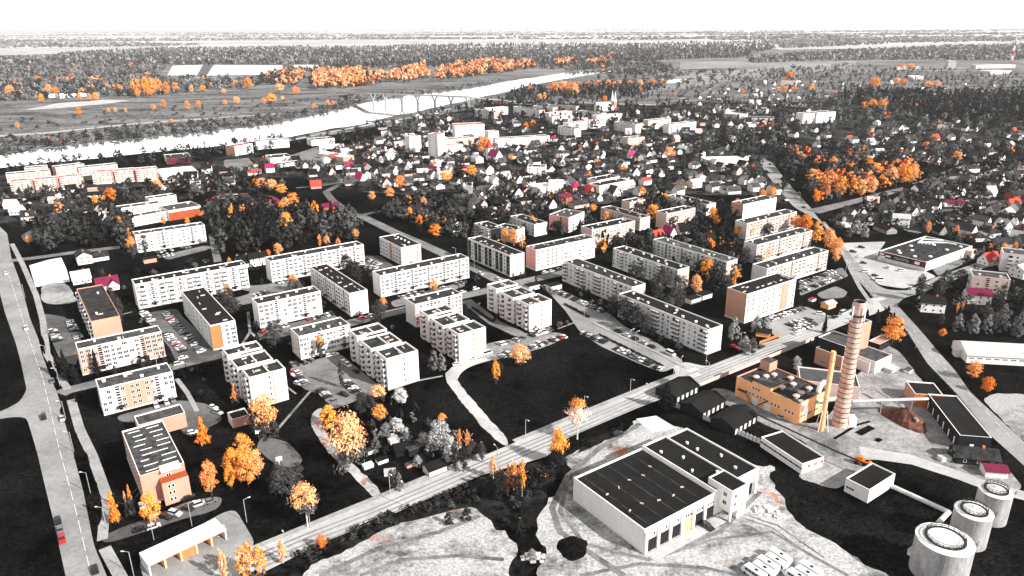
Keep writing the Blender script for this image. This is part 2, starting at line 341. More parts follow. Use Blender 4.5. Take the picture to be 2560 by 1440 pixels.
# gardens: mottled beds, paths and worn grass between the houses
for q in ([(600, 445), (690, 400), (860, 366), (1000, 318), (1180, 262), (1300, 256), (1640, 262), (1980, 250), (1960, 330), (1935, 395), (1985, 515), (1850, 490), (1660, 482), (1480, 515), (1300, 540), (1190, 550), (1080, 490), (900, 480), (800, 458), (740, 442)],
          [(2060, 548), (2285, 480), (2330, 440), (2440, 415), (2650, 400), (2650, 650), (2440, 605), (2300, 575), (2200, 585), (2100, 575)], [(-60, 440), (400, 420), (640, 380), (700, 404), (640, 440), (520, 482), (290, 540), (60, 570), (-60, 560)],
          [(1960, 255), (2650, 240), (2650, 395), (2440, 410), (2300, 405), (1945, 390), (1965, 330)]):
    sheet('garden_ground', q, 'garden', 0.006, False)
# main roads
sheet('road', [(-40, 545), (-8, 560), (18, 584), (29, 647), (47, 695), (60, 740), (75, 796), (97, 850), (102, 876), (120, 927), (142, 980), (155, 1020), (164, 1064), (178, 1109), (191, 1164), (209, 1231), (222, 1298), (235, 1364), (267, 1440), (300, 1520),
               (184, 1520), (164, 1440), (133, 1298), (111, 1209), (95, 1140), (80, 1087), (67, 1046), (45, 1042), (0, 1047), (-160, 1090), (-160, 1060), (0, 1031), (50, 1005), (67, 975), (53, 909), (40, 860), (13, 784), (0, 735), (-40, 640)], 'asphalt', 0.06)
sheet('road', [(560, 1404), (656, 1367), (776, 1318), (940, 1251), (1100, 1187), (1213, 1138), (1280, 1110), (1480, 1027), (1640, 962), (1690, 942), (1684, 918), (1660, 927), (1711, 904), (1755, 915), (1773, 915), (1855, 884), (1898, 862), (2030, 820), (2080, 795), (2150, 762), (2185, 742),
               (2215, 775), (2130, 805), (2044, 840), (1944, 876), (1833, 927), (1751, 962), (1600, 1018), (1520, 1052), (1413, 1098), (1369, 1142), (1207, 1187), (1080, 1244), (1018, 1267), (882, 1320), (731, 1396), (664, 1429), (600, 1460), (520, 1450)], 'road_pale', 0.07)
sheet('road', [(1898, 404), (1920, 440), (1978, 511), (1991, 522), (2040, 548), (2058, 562), (2089, 607), (2124, 678), (2184, 744), (2225, 780), (2255, 802), (2262, 820), (2318, 909), (2391, 984), (2482, 1095), (2533, 1140), (2640, 1240), (2700, 1240),
               (2600, 1140), (2560, 1105), (2430, 985), (2422, 976), (2391, 931), (2329, 860), (2295, 820), (2242, 762), (2260, 745), (2290, 738), (2342, 718), (2467, 668), (2600, 625), (2600, 605), (2467, 648), (2342, 693), (2267, 727), (2220, 725), (2195, 715), (2160, 678), (2107, 615), (2075, 575), (2045, 545), (2027, 520), (1964, 451), (1933, 409), (1910, 396)], 'asphalt', 0.08)
ribbon('road', [(2030, 530), (2120, 508), (2285, 466), (2387, 424), (2440, 405)], [14, 11, 10, 8, 6], 'asphalt_grey', 0.09)
sheet('yard', [(2440, 985), (2600, 985), (2600, 1130), (2560, 1100), (2500, 1045)], 'gravel', 0.04)
# inner streets and parking lots
for px, w, mt in (([(900, 538), (985, 580), (1060, 612), (1120, 640), (1180, 667), (1240, 698), (1300, 718)], 9, 'asphalt_grey'),
                  ([(840, 817), (950, 789), (1040, 768), (1150, 742), (1230, 724), (1300, 706), (1400, 684), (1480, 664)], 9, 'asphalt_grey'),
                  ([(150, 985), (173, 975), (300, 945), (422, 920), (511, 897), (590, 878)], 8, 'asphalt_grey'),
                  ([(1164, 751), (1236, 807), (1290, 832), (1335, 850)], 7, 'asphalt_grey'),
                  ([(25, 652), (80, 646), (189, 631), (300, 618)], 8, 'asphalt_grey'),
                  ([(530, 585), (536, 620), (545, 655)], 5, 'asphalt_grey'),
                  ([(470, 690), (560, 705), (640, 725), (700, 740)], 8, 'asphalt_grey'),
                  ([(2180, 560), (2260, 575), (2300, 583)], 6, 'asphalt_grey'),
                  ([(860, 455), (815, 480), (830, 500), (870, 530), (900, 538), (1000, 520), (1090, 505)], 7, 'asphalt_town'),
                  ([(860, 455), (800, 465), (740, 470)], 6, 'asphalt_town'), ([(860, 455), (830, 430), (790, 400)], 6, 'asphalt_town'),
                  ([(2290, 535), (2420, 520), (2560, 488)], 6, 'asphalt_town'), ([(2320, 340), (2200, 360), (2180, 345), (2200, 325)], 6, 'asphalt_town')):
    ribbon('street', px, w, mt, 0.05)
for q, mt in (([(353, 785), (440, 771), (462, 798), (545, 872), (560, 895), (505, 908), (440, 905), (425, 870), (385, 825)], 'asphalt_town'),
              ([(107, 784), (164, 793), (205, 851), (190, 915), (150, 900), (124, 840)], 'asphalt_town'),
              ([(100, 712), (165, 704), (192, 748), (188, 760), (105, 762)], 'gravel'),
              ([(622, 715), (665, 712), (720, 700), (760, 712), (730, 735), (600, 765), (570, 750), (625, 735)], 'asphalt_grey'),
              ([(640, 830), (700, 815), (830, 785), (860, 802), (700, 845), (650, 850)], 'asphalt_town'),
              ([(905, 640), (950, 640), (990, 670), (920, 675)], 'asphalt_town'),
              ([(975, 755), (1060, 730), (1160, 705), (1165, 715), (1080, 745), (985, 770)], 'asphalt_grey'),
              ([(723, 925), (740, 912), (850, 885), (905, 930), (960, 975), (860, 1015), (830, 1025), (800, 985), (760, 975)], 'asphalt_grey'),
              ([(1160, 900), (1205, 858), (1330, 842), (1385, 827), (1425, 840), (1300, 892), (1235, 898), (1170, 918)], 'gravel'),
              ([(1340, 712), (1372, 712), (1440, 742), (1516, 778), (1560, 815), (1640, 856), (1711, 904), (1684, 920), (1655, 932), (1600, 910), (1502, 866), (1450, 830), (1413, 776), (1367, 726)], 'asphalt'),
              ([(1905, 808), (2012, 765), (2062, 786), (2095, 795), (2030, 823), (1962, 852), (1925, 832)], 'asphalt'),
              ([(1998, 710), (2105, 668), (2122, 690), (2000, 740)], 'asphalt_grey'),
              ([(2092, 608), (2215, 604), (2197, 629), (2318, 680), (2342, 692), (2262, 722), (2196, 712), (2160, 676)], 'road_pale'),
              ([(2330, 672), (2440, 620), (2462, 628), (2440, 645), (2345, 690)], 'asphalt_grey'),
              ([(290, 1040), (450, 1000), (520, 1010), (560, 1050), (470, 1095), (440, 1060), (300, 1055)], 'asphalt_town'),
              ([(250, 1345), (300, 1320), (360, 1300), (480, 1250), (560, 1240), (545, 1275), (450, 1300), (330, 1340), (265, 1360)], 'asphalt_town'),
              ([(345, 1400), (560, 1280), (590, 1275), (640, 1360), (600, 1400), (520, 1450), (370, 1480)], 'asphalt'),
              ([(400, 640), (520, 612), (528, 622), (420, 650)], 'asphalt_grey'),
              ([(1600, 600), (1700, 590), (1740, 600), (1690, 612), (1620, 612)], 'asphalt_town'),
              ([(560, 400), (620, 395), (650, 425), (560, 430)], 'asphalt_grey'), ([(720, 390), (800, 365), (820, 405), (760, 412)], 'asphalt_grey')):
    sheet('parking_lot', q, mt, 0.04)
sheet('concrete_lot', [(73, 664), (120, 650), (153, 644), (166, 672), (175, 704), (89, 718)], 'white_lot', 0.05)
sheet('dirt_road', [(1124, 920), (1153, 906), (1235, 890), (1240, 897), (1169, 917), (1146, 942), (1144, 953), (1169, 989), (1222, 1044), (1278, 1109), (1258, 1118), (1191, 1051), (1135, 984), (1107, 942)], 'dirt_road', 0.05)
sheet('dirt_track', [(785, 1030), (802, 1020), (815, 1028), (802, 1048), (813, 1087), (855, 1138), (887, 1164), (962, 1240), (942, 1252), (873, 1187), (827, 1138), (791, 1093), (775, 1051)], 'track', 0.05)
sheet('yard', [(1480, 1105), (1590, 1046), (1690, 1062), (1735, 1080), (1700, 1075), (1893, 1170), (1935, 1165), (1925, 1193), (1956, 1240), (1978, 1298), (2044, 1336), (2160, 1409), (2215, 1440), (2300, 1500), (1380, 1500), (1330, 1440), (1375, 1395), (1330, 1330), (1340, 1280), (1400, 1230), (1430, 1190), (1400, 1150)], 'dirt', 0.05)
sheet('dirt_field', [(700, 1500), (762, 1420), (873, 1367), (1029, 1298), (1100, 1284), (1191, 1262), (1224, 1309), (1309, 1369), (1273, 1424), (1290, 1500)], 'dirt', 0.04)
sheet('rough_ground', [(640, 1500), (600, 1460), (731, 1400), (1018, 1272), (1207, 1192), (1369, 1146), (1410, 1160), (1340, 1270), (1370, 1390), (1320, 1440), (1330, 1500)], 'rough_grass', 0.01, False)
sheet('weed_patch', [(1385, 1355), (1430, 1335), (1475, 1355), (1465, 1395), (1425, 1405), (1400, 1385)], 'field_dark', 0.07)
sheet('yard', [(1745, 990), (1790, 965), (1850, 985), (2000, 1062), (2060, 1050), (2200, 862), (2240, 868), (2330, 985), (2400, 1090), (2482, 1140), (2560, 1215), (2540, 1235), (2290, 1150), (2130, 1150), (2060, 1170), (2000, 1090), (1900, 1060), (1830, 1015)], 'gravel', 0.03)
sheet('yard', [(1985, 1190), (2060, 1140), (2130, 1150), (2180, 1155), (2115, 1195), (2110, 1222), (2045, 1215)], 'gravel', 0.04)
ribbon('service_road', [(2150, 1130), (2280, 1150), (2400, 1190), (2480, 1220), (2600, 1250)], [8, 7, 6, 6, 6], 'road_pale', 0.05)
sheet('driveway', [(1590, 1048), (1640, 1040), (1690, 1070), (1630, 1082)], 'white_lot', 0.06)
sheet('weed_patch', [(1500, 1085), (1580, 1052), (1585, 1062), (1545, 1090), (1460, 1125), (1420, 1150)], 'rough_grass', 0.08)
# football pitch and running track beside the school
g = [(607 + 93 * math.cos(t) * (0.9 + 0.1 * abs(math.cos(t))), 503 + 20 * math.sin(t)) for t in [2 * math.pi * i / 40 for i in range(40)]]
sheet('running_track', g, 'track_red', 0.05)
sheet('sports_pitch', [(607 + (x - 607) * 0.86, 503 + (y - 503) * 0.80) for x, y in g], 'rough_grass', 0.09)
sheet('sports_pitch', [(655, 1090), (720, 1105), (760, 1150), (740, 1170), (690, 1165), (640, 1120)], 'asphalt_town', 0.03, False)
sheet('sports_pitch', [(2040, 735), (2090, 715), (2120, 730), (2110, 745), (2055, 748)], 'asphalt_grey', 0.03)
sheet('allotment_field', [(52, 590), (90, 566), (105, 600), (62, 606)], 'asphalt_town', 0.03)
# pavements: raised slabs with a kerb step
for px, w in (([(30, 610), (56, 660), (91, 740), (107, 800), (118, 887), (169, 973)], 3.0), ([(178, 1000), (200, 1075), (231, 1140), (267, 1240)], 3.4), ([(262, 1371), (300, 1440), (330, 1500)], 3.4), ([(265, 1240), (262, 1280), (256, 1350)], 3.0),
              ([(2124, 670), (2150, 720), (2180, 762)], 2.5), ([(2060, 555), (2090, 598), (2120, 660)], 2.0),
              ([(560, 1402), (656, 1362), (940, 1246), (1213, 1133)], 2.2), ([(1285, 1104), (1480, 1022), (1640, 957), (1690, 938)], 2.2),
              ([(442, 948), (470, 985), (492, 1028)], 2.0), ([(1480, 806), (1560, 845), (1640, 880), (1712, 920)], 1.6)):
    ribbon('pavement', px, w, 'paving', 0.03, True, 0.10)
for px, w in (([(835, 917), (770, 985), (690, 1078)], 1.2), ([(600, 880), (640, 905), (740, 985)], 0.9), ([(1377, 828), (1340, 832), (1324, 830)], 1.2), ([(1395, 822), (1440, 805)], 1.2), ([(970, 976), (1043, 952), (1107, 940)], 1.2),
              ([(600, 870), (625, 830), (620, 780)], 1.4), ([(625, 830), (650, 850)], 1.4), ([(290, 790), (330, 780)], 1.2), ([(1200, 757), (1190, 768)], 1.2)):
    ribbon('footpath', px, w, 'gravel', 0.05, False)
# tyre marks worn into the dirt yard, wheel bands on the main road
for px, w in (([(1600, 1060), (1500, 1120), (1420, 1190), (1380, 1270), (1400, 1330), (1500, 1400), (1560, 1440)], 2.2), ([(1420, 1200), (1400, 1280), (1460, 1360), (1620, 1400), (1800, 1330), (1900, 1230)], 1.6), ([(1640, 1395), (1780, 1350), (1930, 1330), (2030, 1390), (2120, 1440)], 1.2), ([(1450, 1440), (1600, 1410), (1760, 1420), (1850, 1440)], 1.4), ([(1840, 1290), (1930, 1320), (2040, 1400)], 0.7), ([(1850, 1283), (1945, 1315), (2060, 1395)], 0.7),
              ([(800, 1440), (950, 1370), (1100, 1330), (1200, 1290)], 1.8), ([(900, 1440), (1000, 1400), (1150, 1390), (1260, 1400)], 1.5)):
    ribbon('tyre_track', px, w, 'tyre_track', 0.10, False)
for off in (-3.2, -1.2, 1.2, 3.2):
    a_ = Vector((0.57, -0.82)); P_ = [G(*q_).xy + a_ * off for q_ in ((640, 1408), (770, 1352), (940, 1286), (1100, 1216), (1280, 1138), (1440, 1070), (1640, 984), (1780, 925), (1900, 878), (2030, 832))]
    sheet('wheel_band', [(p.x, p.y) for p in ribbon_pts([(p.x, p.y) for p in P_], 0.8, True)], 'road_worn', 0.13, False, raw=True)
for px, w in (([(2085, 1098), (2112, 1082), (2140, 1064), (2175, 1054)], 1.2), ([(2145, 1086), (2180, 1068)], 3.0), ([(2190, 1104), (2202, 1098)], 2.0)):
    ribbon('trench_pit_stain', px, w, 'field_dark', 0.12, False)  # drain trench, pit and oil stain laid as flat dark strips
# painted markings
def dashes(px, w, n, frac=0.6):
    c = [G(*p).xy for p in px]; seg = [(c[i + 1] - c[i]).length for i in range(len(c) - 1)]; T = sum(seg); mbm = MB()
    def at(s):
        for i, l in enumerate(seg):
            if s <= l or i == len(seg) - 1: return c[i] + (c[i + 1] - c[i]) * (s / l), (c[i + 1] - c[i]).normalized()
            s -= l
    for k in range(n):
        p, t = at(T * k / n); q, _ = at(T * (k + frac) / n); nn = Vector((-t.y, t.x)) * w / 2
        mbm.quad((p.x - nn.x, p.y - nn.y, 0.26), (q.x - nn.x, q.y - nn.y, 0.26), (q.x + nn.x, q.y + nn.y, 0.26), (p.x + nn.x, p.y + nn.y, 0.26))
    tag(mbm.obj('lane_marking', 'paint'), kind='structure')
dashes([(20, 680), (60, 810), (108, 950), (150, 1130), (180, 1240), (205, 1340), (228, 1440)], 0.16, 34, 0.75)
dashes([(2060, 560), (2130, 670), (2200, 755), (2290, 850), (2400, 962), (2540, 1110)], 0.2, 40, 0.5)
dashes([(1720, 930), (1745, 922)], 3.0, 6, 0.5); dashes([(1727, 942), (1750, 935)], 3.0, 5, 0.5); dashes([(2188, 752), (2210, 745)], 4.0, 6, 0.5)
for k in range(7):
    y = 1318 + 4.2 * k; dashes([(541 + k * 0.6, y), (568 - abs(k - 3) * 2, y - 5)], 0.3, 1, 1.0)
# grass islands between the left road and its pavement
for q in ([(36, 660), (50, 660), (66, 705), (52, 707)], [(56, 712), (72, 712), (80, 730), (62, 733)], [(62, 740), (78, 738), (80, 755), (68, 758)], [(96, 838), (104, 836), (118, 880), (112, 890), (104, 868)], [(118, 900), (128, 905), (150, 970), (140, 978), (130, 945)],
          [(148, 1022), (162, 1010), (186, 1066), (168, 1070), (158, 1045)], [(172, 1084), (190, 1079), (198, 1100), (180, 1104)], [(182, 1122), (206, 1114), (226, 1160), (210, 1178), (196, 1170)], [(204, 1190), (232, 1182), (262, 1262), (244, 1330), (228, 1290)]):
    sheet('grass_verge', q, 'lawn', 0.24, False)
# reversed hedges and planting strips in the long parking street
# ------------------------------------------------------------------ parts shared by the buildings
PM = {}
def win_mesh(key, w, h, n, mats=('frame_white', 'glass')):
    if key not in PM:
        b = MB(); b.box(-w / 2, w / 2, -0.06, 0.02, 0, h, 0); pw = (w - 0.12 * (n + 1)) / n
        for i in range(n):
            x = -w / 2 + 0.12 + i * (pw + 0.12); b.quad((x, -0.063, 0.1), (x + pw, -0.063, 0.1), (x + pw, -0.063, h - 0.1), (x, -0.063, h - 0.1), 1)
        PM[key] = b.mesh('window', list(mats))
    return PM[key]
win_mesh('w', 1.5, 1.5, 2); win_mesh('W', 2.3, 1.5, 3); win_mesh('q', 0.9, 1.3, 1); win_mesh('o', 1.5, 1.5, 2, ('frame_white', 'glass_warm')); win_mesh('O', 2.3, 1.5, 3, ('frame_white', 'glass_warm')); win_mesh('L', 2.9, 0.9, 3); win_mesh('wc', 1.5, 1.5, 2, ('frame_white', 'curtain')); win_mesh('Wc', 2.3, 1.5, 3, ('frame_white', 'curtain'))
b = MB()                                       # stair-well glazing: dark slot with slats
b.box(-0.8, 0.8, -0.05, 0.02, 0, 1.9, 1); b.box(-0.85, 0.85, -0.1, 0, 0.9, 1.15, 0); PM['s'] = b.mesh('stair_window', ['frame_white', 'glass'])
b = MB()                                       # balcony: slab, parapet, dark glazing behind
b.box(-1.15, 1.15, -0.03, 0.02, 0, 2.3, 1); b.box(-1.2, 1.2, -1.1, 0, -0.15, 0, 0); b.box(-1.2, 1.2, -1.1, -1.02, 0, 1.0, 0); b.box(-1.2, -1.12, -1.02, 0, 0, 1.0, 0); b.box(1.12, 1.2, -1.02, 0, 0, 1.0, 0); PM['b'] = b.mesh('balcony', ['frame_white', 'glass'])
b = MB()                                       # glazed balcony
b.box(-1.2, 1.2, -1.1, 0, -0.15, 0.9, 0); b.box(-1.18, 1.18, -1.08, 0, 0.9, 2.15, 1)
for i in range(4): b.box(-1.2 + i * 0.767, -1.10 + i * 0.767, -1.12, -1.02, 0.9, 2.15, 0)
b.box(-1.2, 1.2, -1.1, 0, 2.15, 2.3, 0); PM['g'] = b.mesh('balcony', ['frame_white', 'glass'])
b = MB(); b.box(-1.7, 1.7, -0.03, 0.02, 0, 2.5, 1); b.box(-1.75, 1.75, -0.25, 0, -0.15, 0, 0); b.box(-1.7, 1.7, -0.2, -0.12, 0, 0.9, 0); PM['d'] = b.mesh('loggia', ['loggia', 'glass'])
b = MB(); b.box(-1.6, 1.6, -2.0, 0, 2.5, 2.75, 0); b.box(-0.7, 0.7, -0.05, 0.02, 0, 2.2, 1); b.box(-1.5, -1.3, -1.9, -1.7, 0, 2.5, 0); b.box(1.3, 1.5, -1.9, -1.7, 0, 2.5, 0); PM['door'] = b.mesh('entrance', ['roof_dark', 'glass'])
b = MB(); b.box(-0.6, 0.6, -0.4, 0.4, 0, 0.8, 0); b.box(-0.7, 0.7, -0.5, 0.5, 0.8, 0.92, 0); PM['vent'] = b.mesh('roof_vent', ['trim'])
b = MB(); b.box(-1.1, 1.1, -0.22, 0.22, 0, 0.5, 0); PM['duct'] = b.mesh('roof_vent', ['wall_cream'])
b = MB(); b.box(-1.4, 1.4, -1.2, 1.2, 0, 1.9, 0, top=1); PM['hatch'] = b.mesh('roof_hatch', ['wall_white', 'roof_dark'])
b = MB(); b.ring([(0, 0, 0, 0.5), (0, 0, 0.9, 0.5)], 0, True, 10); b.ring([(0, 0, 0.9, 0.95), (0, 0, 1.1, 0.9), (0, 0, 1.5, 0.25)], 1, True, 10); PM['cowl'] = b.mesh('roof_ventilator', ['steel', 'roof_rose'])
PNAME = {'w': 'window', 'W': 'window', 'q': 'window', 'o': 'window', 'O': 'window', 'L': 'window', 's': 'stair_window', 'b': 'balcony', 'g': 'balcony', 'd': 'loggia'}
PW = {'w': 1, 'W': 1, 'q': 0.8, 'o': 1, 'O': 1, 'L': 1.2, 's': 0.8, 'b': 1.3, 'g': 1.3, 'd': 1.4, '.': 0.7, '|': 0.35}
BLOCKS = []                                    # footprints for later
def facade(root, pat, floors, length, org, rz, z0, fh, h):
    if not pat: return
    tot = sum(PW[c] for c in pat); x = 0.0; k = length / tot; cs, sn = math.cos(rz), math.sin(rz)
    for c in pat:
        xc = x + PW[c] * k / 2; x += PW[c] * k
        if c == '.': continue
        if c == '|':
            bb = MB(); bb.box(xc - 0.25, xc + 0.25, -0.05, 0.02, 0.3, h - 0.5); bb.obj('facade_joint', 'wall_rust', root, org, rz); continue
        if c == 's':
            link('entrance', PM['door'], root, (org[0] + xc * cs, org[1] + xc * sn, 0), rz)
        for fl in range(floors):
            z = z0 + fl * fh + (fh * 0.5 if c == 's' else 0) + (0.75 if c in 'wWqoOL' else 0.0)
            if c == 's' and z + 1.9 > h: continue
            key = c
            if c in 'wW' and random.random() < 0.06: key = 'o' if c == 'w' else 'O'
            if c in 'wW' and random.random() < 0.24: key = c + 'c'
            if c == 'b' and random.random() < 0.35: key = 'g'
            if c == 'g' and random.random() < 0.2: key = 'b'
            link(PNAME[c], PM[key], root, (org[0] + xc * cs, org[1] + xc * sn, z), rz)
def shell(root, L, D, h, mats, roof='roof_dark', inset=0.28, drop=0.5, z0=0.0):
    """walls of one volume with a parapet rim; mats = front, left, right, trim"""
    b = MB()
    b.quad((0, 0, z0), (L, 0, z0), (L, 0, h), (0, 0, h), 0); b.quad((L, D, z0), (0, D, z0), (0, D, h), (L, D, h), 0)
    b.quad((0, D, z0), (0, 0, z0), (0, 0, h), (0, D, h), 1); b.quad((L, 0, z0), (L, D, z0), (L, D, h), (L, 0, h), 2)
    i = inset; o = [(0, 0), (L, 0), (L, D), (0, D)]; n = [(i, i), (L - i, i), (L - i, D - i), (i, D - i)]
    for k in range(4):
        a, c = o[k], o[(k + 1) % 4]; d, e = n[(k + 1) % 4], n[k]
        b.quad((a[0], a[1], h), (c[0], c[1], h), (d[0], d[1], h), (e[0], e[1], h), 3); b.quad((e[0], e[1], h), (d[0], d[1], h), (d[0], d[1], h - drop), (e[0], e[1], h - drop), 3)
    w = b.obj('wall', list(mats), root)
    r = MB(); r.quad((i, i, h - drop), (L - i, i, h - drop), (L - i, D - i, h - drop), (i, D - i, h - drop)); ro = r.obj('roof', roof, root)
    return w, ro
def grid_ang(a, b, h):
    d = G(*b, h) - G(*a, h); return math.degrees(math.atan2(d.y, d.x)), d.length
def place(a, b, h, snap=True):
    p = G(*a, h); ang, L = grid_ang(a, b, h)
    if snap:
        for s in (35.0, -54.8):
            if abs(ang - s) < 14: ang = s
    return Vector((p.x, p.y, 0)), math.radians(ang), L
def block(name, label, a, b, D=10.6, h=14.2, fl=5, front='', left='', right='', mats=('wall_white',) * 3, roof='roof_dark', cat='apartment block', group=None, vents='vent', nv=6, panels=(), snap=True, fh=None, z0=1.0, L=None, rim=True, plinth=True, trim='trim', rpanels=()):
    o, ang, LL = place(a, b, h, snap); L = L or LL
    root = link(name, None, None, o, ang); tag(root, label, cat, group)
    w, r = shell(root, L, D, h, tuple(mats) + (trim,), roof)
    fh = fh or (h - 1.2 - z0) / fl
    for (x0, x1, mt) in panels:
        q = MB(); q.box(x0 * L, x1 * L, -0.04, 0.01, 0.4, h - 0.55); q.obj('facade_panel', mt, root)
    for (y0, y1, mt) in rpanels:
        q = MB(); q.box(L - 0.01, L + 0.04, y0 * D, y1 * D, 0.4, h - 0.55); q.obj('facade_panel', mt, root)
    facade(root, front, fl, L, (0, 0, 0), 0.0, z0, fh, h)
    facade(root, left, fl, D, (0, D, 0), -math.pi / 2, z0, fh, h)
    facade(root, right, fl, D, (L, 0, 0), math.pi / 2, z0, fh, h)
    if plinth:
        q = MB(); q.box(-0.12, L + 0.12, -0.12, D + 0.12, 0, 0.7); q.obj('plinth', 'wall_grey', root)
    nv = (nv * 2 + 2) // 3
    for k in range(nv):
        x = L * (k + 0.5 + random.uniform(-0.15, 0.15)) / nv; y = D * random.choice((0.3, 0.68)) 
        v = link(PM[vents].name.split('.')[0], PM[vents], r, (x, y, h - 0.5), random.choice((0, math.pi / 2)))
        if k % 3 == 1: link('roof_vent', PM['duct'], r, (min(x + 1.8, L - 2), D * random.uniform(0.2, 0.8), h - 0.5), random.choice((0, math.pi / 2)))
    c, s = math.cos(ang), math.sin(ang); fp = [(o.x + x * c - y * s, o.y + x * s + y * c) for x, y in ((-2, -3), (L + 2, -3), (L + 2, D + 2), (-2, D + 2))]
    keep_clear(fp); BLOCKS.append(fp); return root, L, D, h
GA = 'panel apartment blocks'
WW = ('wall_white',) * 3; CR = ('wall_cream',) * 3; GR = ('wall_grey', 'wall_grey', 'wall_cream'); FD = ('concrete',) * 3  # GR: shade on the long sides painted as grey, sunlit end kept pale
A1 = 'WwbwsbwWWbwsbwWWbwsbwWWbwsbwW'
A2 = 'wWwsWWWsWWWsWWWsWWWsWw'
block('apartment_block', 'long white apartment block with balcony stacks left of the perpendicular dark-roofed slab', (337, 711), (617, 661), 11, 15, 5, 'wg.qsq.g' * 4 + 'w', 'q', mats=('wall_white', 'wall_white', 'wall_white'), nv=14, roof='roof_black', group=GA)
block('apartment_block', 'long white apartment block behind the slab with rooftop vents, below the wooded park', (675, 653), (907, 610), 10.6, 14, 5, A2, '', nv=8, group=GA)
block('apartment_block', 'long white apartment block facing its own parking bays near the street junction', (950, 689), (1172, 643), 10.6, 13.6, 5, A2, '', nv=8, group=GA)
block('apartment_block', 'short white apartment block with two dark stair columns and cars in front', (644, 760), (801, 727), 10.6, 13.8, 5, 'WWws.wWWwsWWW', '', nv=7, group=GA)
block('apartment_block', 'grey-fronted slab with blank white end wall and many vents on its black roof', (774, 666), (888, 730), 10.6, 13.6, 5, 'wWwsWWwsWWwsWWwsWw', '', '', nv=14, roof='roof_black', vents='duct', group=GA)
block('apartment_block', 'slab with an orange-rust end panel beside the long car park', (452, 727), (533, 812), 12, 13.4, 5, 'w.w.w.w.w.w.w.w', '', '...wW', rpanels=((0.0, 0.42, 'wall_rust'),), mats=('wall_grey', 'wall_white', 'wall_white'), roof='roof_black', nv=8, vents='duct', group=GA)  # long side painted grey for its shade, end wall left white
block('apartment_block', 'slab with orange-edged balconies on both sides and a plain peach end wall', (191, 722), (230, 803), 13, 13, 5, 'gwggwggwg', '', '', mats=('wall_white', 'wall_white', 'wall_peach'), roof='roof_dark', nv=2, trim='wall_peach', group=GA)
block('apartment_block', 'peach and white striped apartment block with a tall spruce in front', (193, 873), (404, 829), 9.5, 13.2, 5, 'wWWsWwWWWwsWWW', '', mats=('wall_white',) * 3, roof='roof_grey', nv=4, panels=((0, 0.27, 'wall_peach'), (0.74, 1, 'wall_peach')), group=GA)
block('apartment_block', 'four-storey block with peach centre bay and white side bays at lower left', (247, 973), (431, 929), 11, 12.2, 4, 'ww.sw.ww.wws.ww', 'qq', mats=('wall_white',) * 3, roof='roof_grey', nv=5, panels=((0.27, 0.72, 'wall_peach'),), group=GA)
block('apartment_block', 'four-storey white block with an orange-topped birch in front', (747, 841), (874, 810), 12, 12.2, 4, 'wwqw.wsw.wwqwws.w', 'q.q', roof='roof_grey', nv=6, group=GA)
block('apartment_block', 'white block with a dull pink strip, behind the stepped tower near the street', (1037, 761), (1158, 735), 11, 13, 5, 'ww.wsww.wswww', '', nv=6, panels=((0, 0.1, 'wall_pink'),), group=GA)
block('apartment_block', 'slab with dark loggia stacks and a plain pale end wall at the street corner', (1169, 595), (1279, 638), 11, 14.2, 5, 'dwddwddwddwd', '', 'q', mats=('wall_grey', 'wall_white', 'wall_white'), roof='roof_black', nv=10, vents='duct', group=GA)  # shaded long side painted grey, sunlit end white
block('apartment_block', 'white block with dark vertical slots and a pink side wall', (1340, 625), (1487, 593), 11, 14.2, 5, 'ww|Oww|wWw|wWw|ww', 'q', mats=('wall_white', 'wall_pink', 'wall_white'), nv=8, vents='duct', group=GA)
block('apartment_block', 'white block in three bays behind the pink-sided block', (1480, 574), (1592, 553), 12, 14, 5, 'ww|ww.ww|www.|w', '', mats=CR, roof='roof_black', nv=7, group=GA)
block('apartment_block', 'grey slab with balconies stretching from the street to the red-tree courtyard', (1409, 652), (1592, 714), 10.6, 13.4, 5, 'gw.w.wg.gw.w.wgg.w.w.wg.g.w.w', '', '', mats=GR, nv=10, group=GA)
block('apartment_block', 'long grey slab with balconies and a bright blank end wall beside the main road', (1547, 734), (1778, 822), 10.2, 13.2, 5, 'w.w.gg.w.w.w.gg.w.w.gg.w.w.w.gg', '', '', mats=('wall_grey', 'wall_grey', 'wall_white'), nv=12, roof='roof_black', group=GA)  # grey paints the shade on the long side; sunlit end stays white
block('apartment_block', 'grey slab half hidden by courtyard trees, second row from the long street', (1533, 620), (1695, 674), 10.2, 12.8, 5, 'w.w.g.w.w.w.gg.w.w.w.gg.w.w.w', '', '', mats=GR, nv=10, roof='roof_black', group=GA)
block('apartment_block', 'rear grey slab with stair ladders next to the red-roofed houses', (1633, 598), (1821, 653), 10.2, 12.8, 5, 'wWwsWWwsWWwsWWwsWW', '', '', mats=GR, nv=8, roof='roof_grey', group=GA)
block('apartment_block', 'tall peach and white apartment block with orange joints by the boiler house', (1868, 735.5), (1999, 699), 13, 16.6, 6, 'w|w.w|ww|w.w|.q.|w', '', mats=('wall_white', 'wall_peach', 'wall_peach'), roof='roof_black', nv=12, vents='duct', panels=((0.70, 0.86, 'wall_peach'),), group=GA)
block('apartment_block', 'long pale block with orange joints right behind the peach block', (1918, 671), (2070, 625.5), 10.6, 13, 5, 'wWw|WWws|WWW|WWws|WW', '', mats=('wall_cream', 'wall_grey', 'wall_cream'), nv=10, group=GA)
block('apartment_block', 'pale block with orange trees in front, middle of the three near the wide road', (1893, 612), (2025, 574), 10.6, 13, 5, 'wWw|WWws|WWW|WWws|WW', '', mats=('wall_cream', 'wall_grey', 'wall_cream'), nv=8, group=GA)
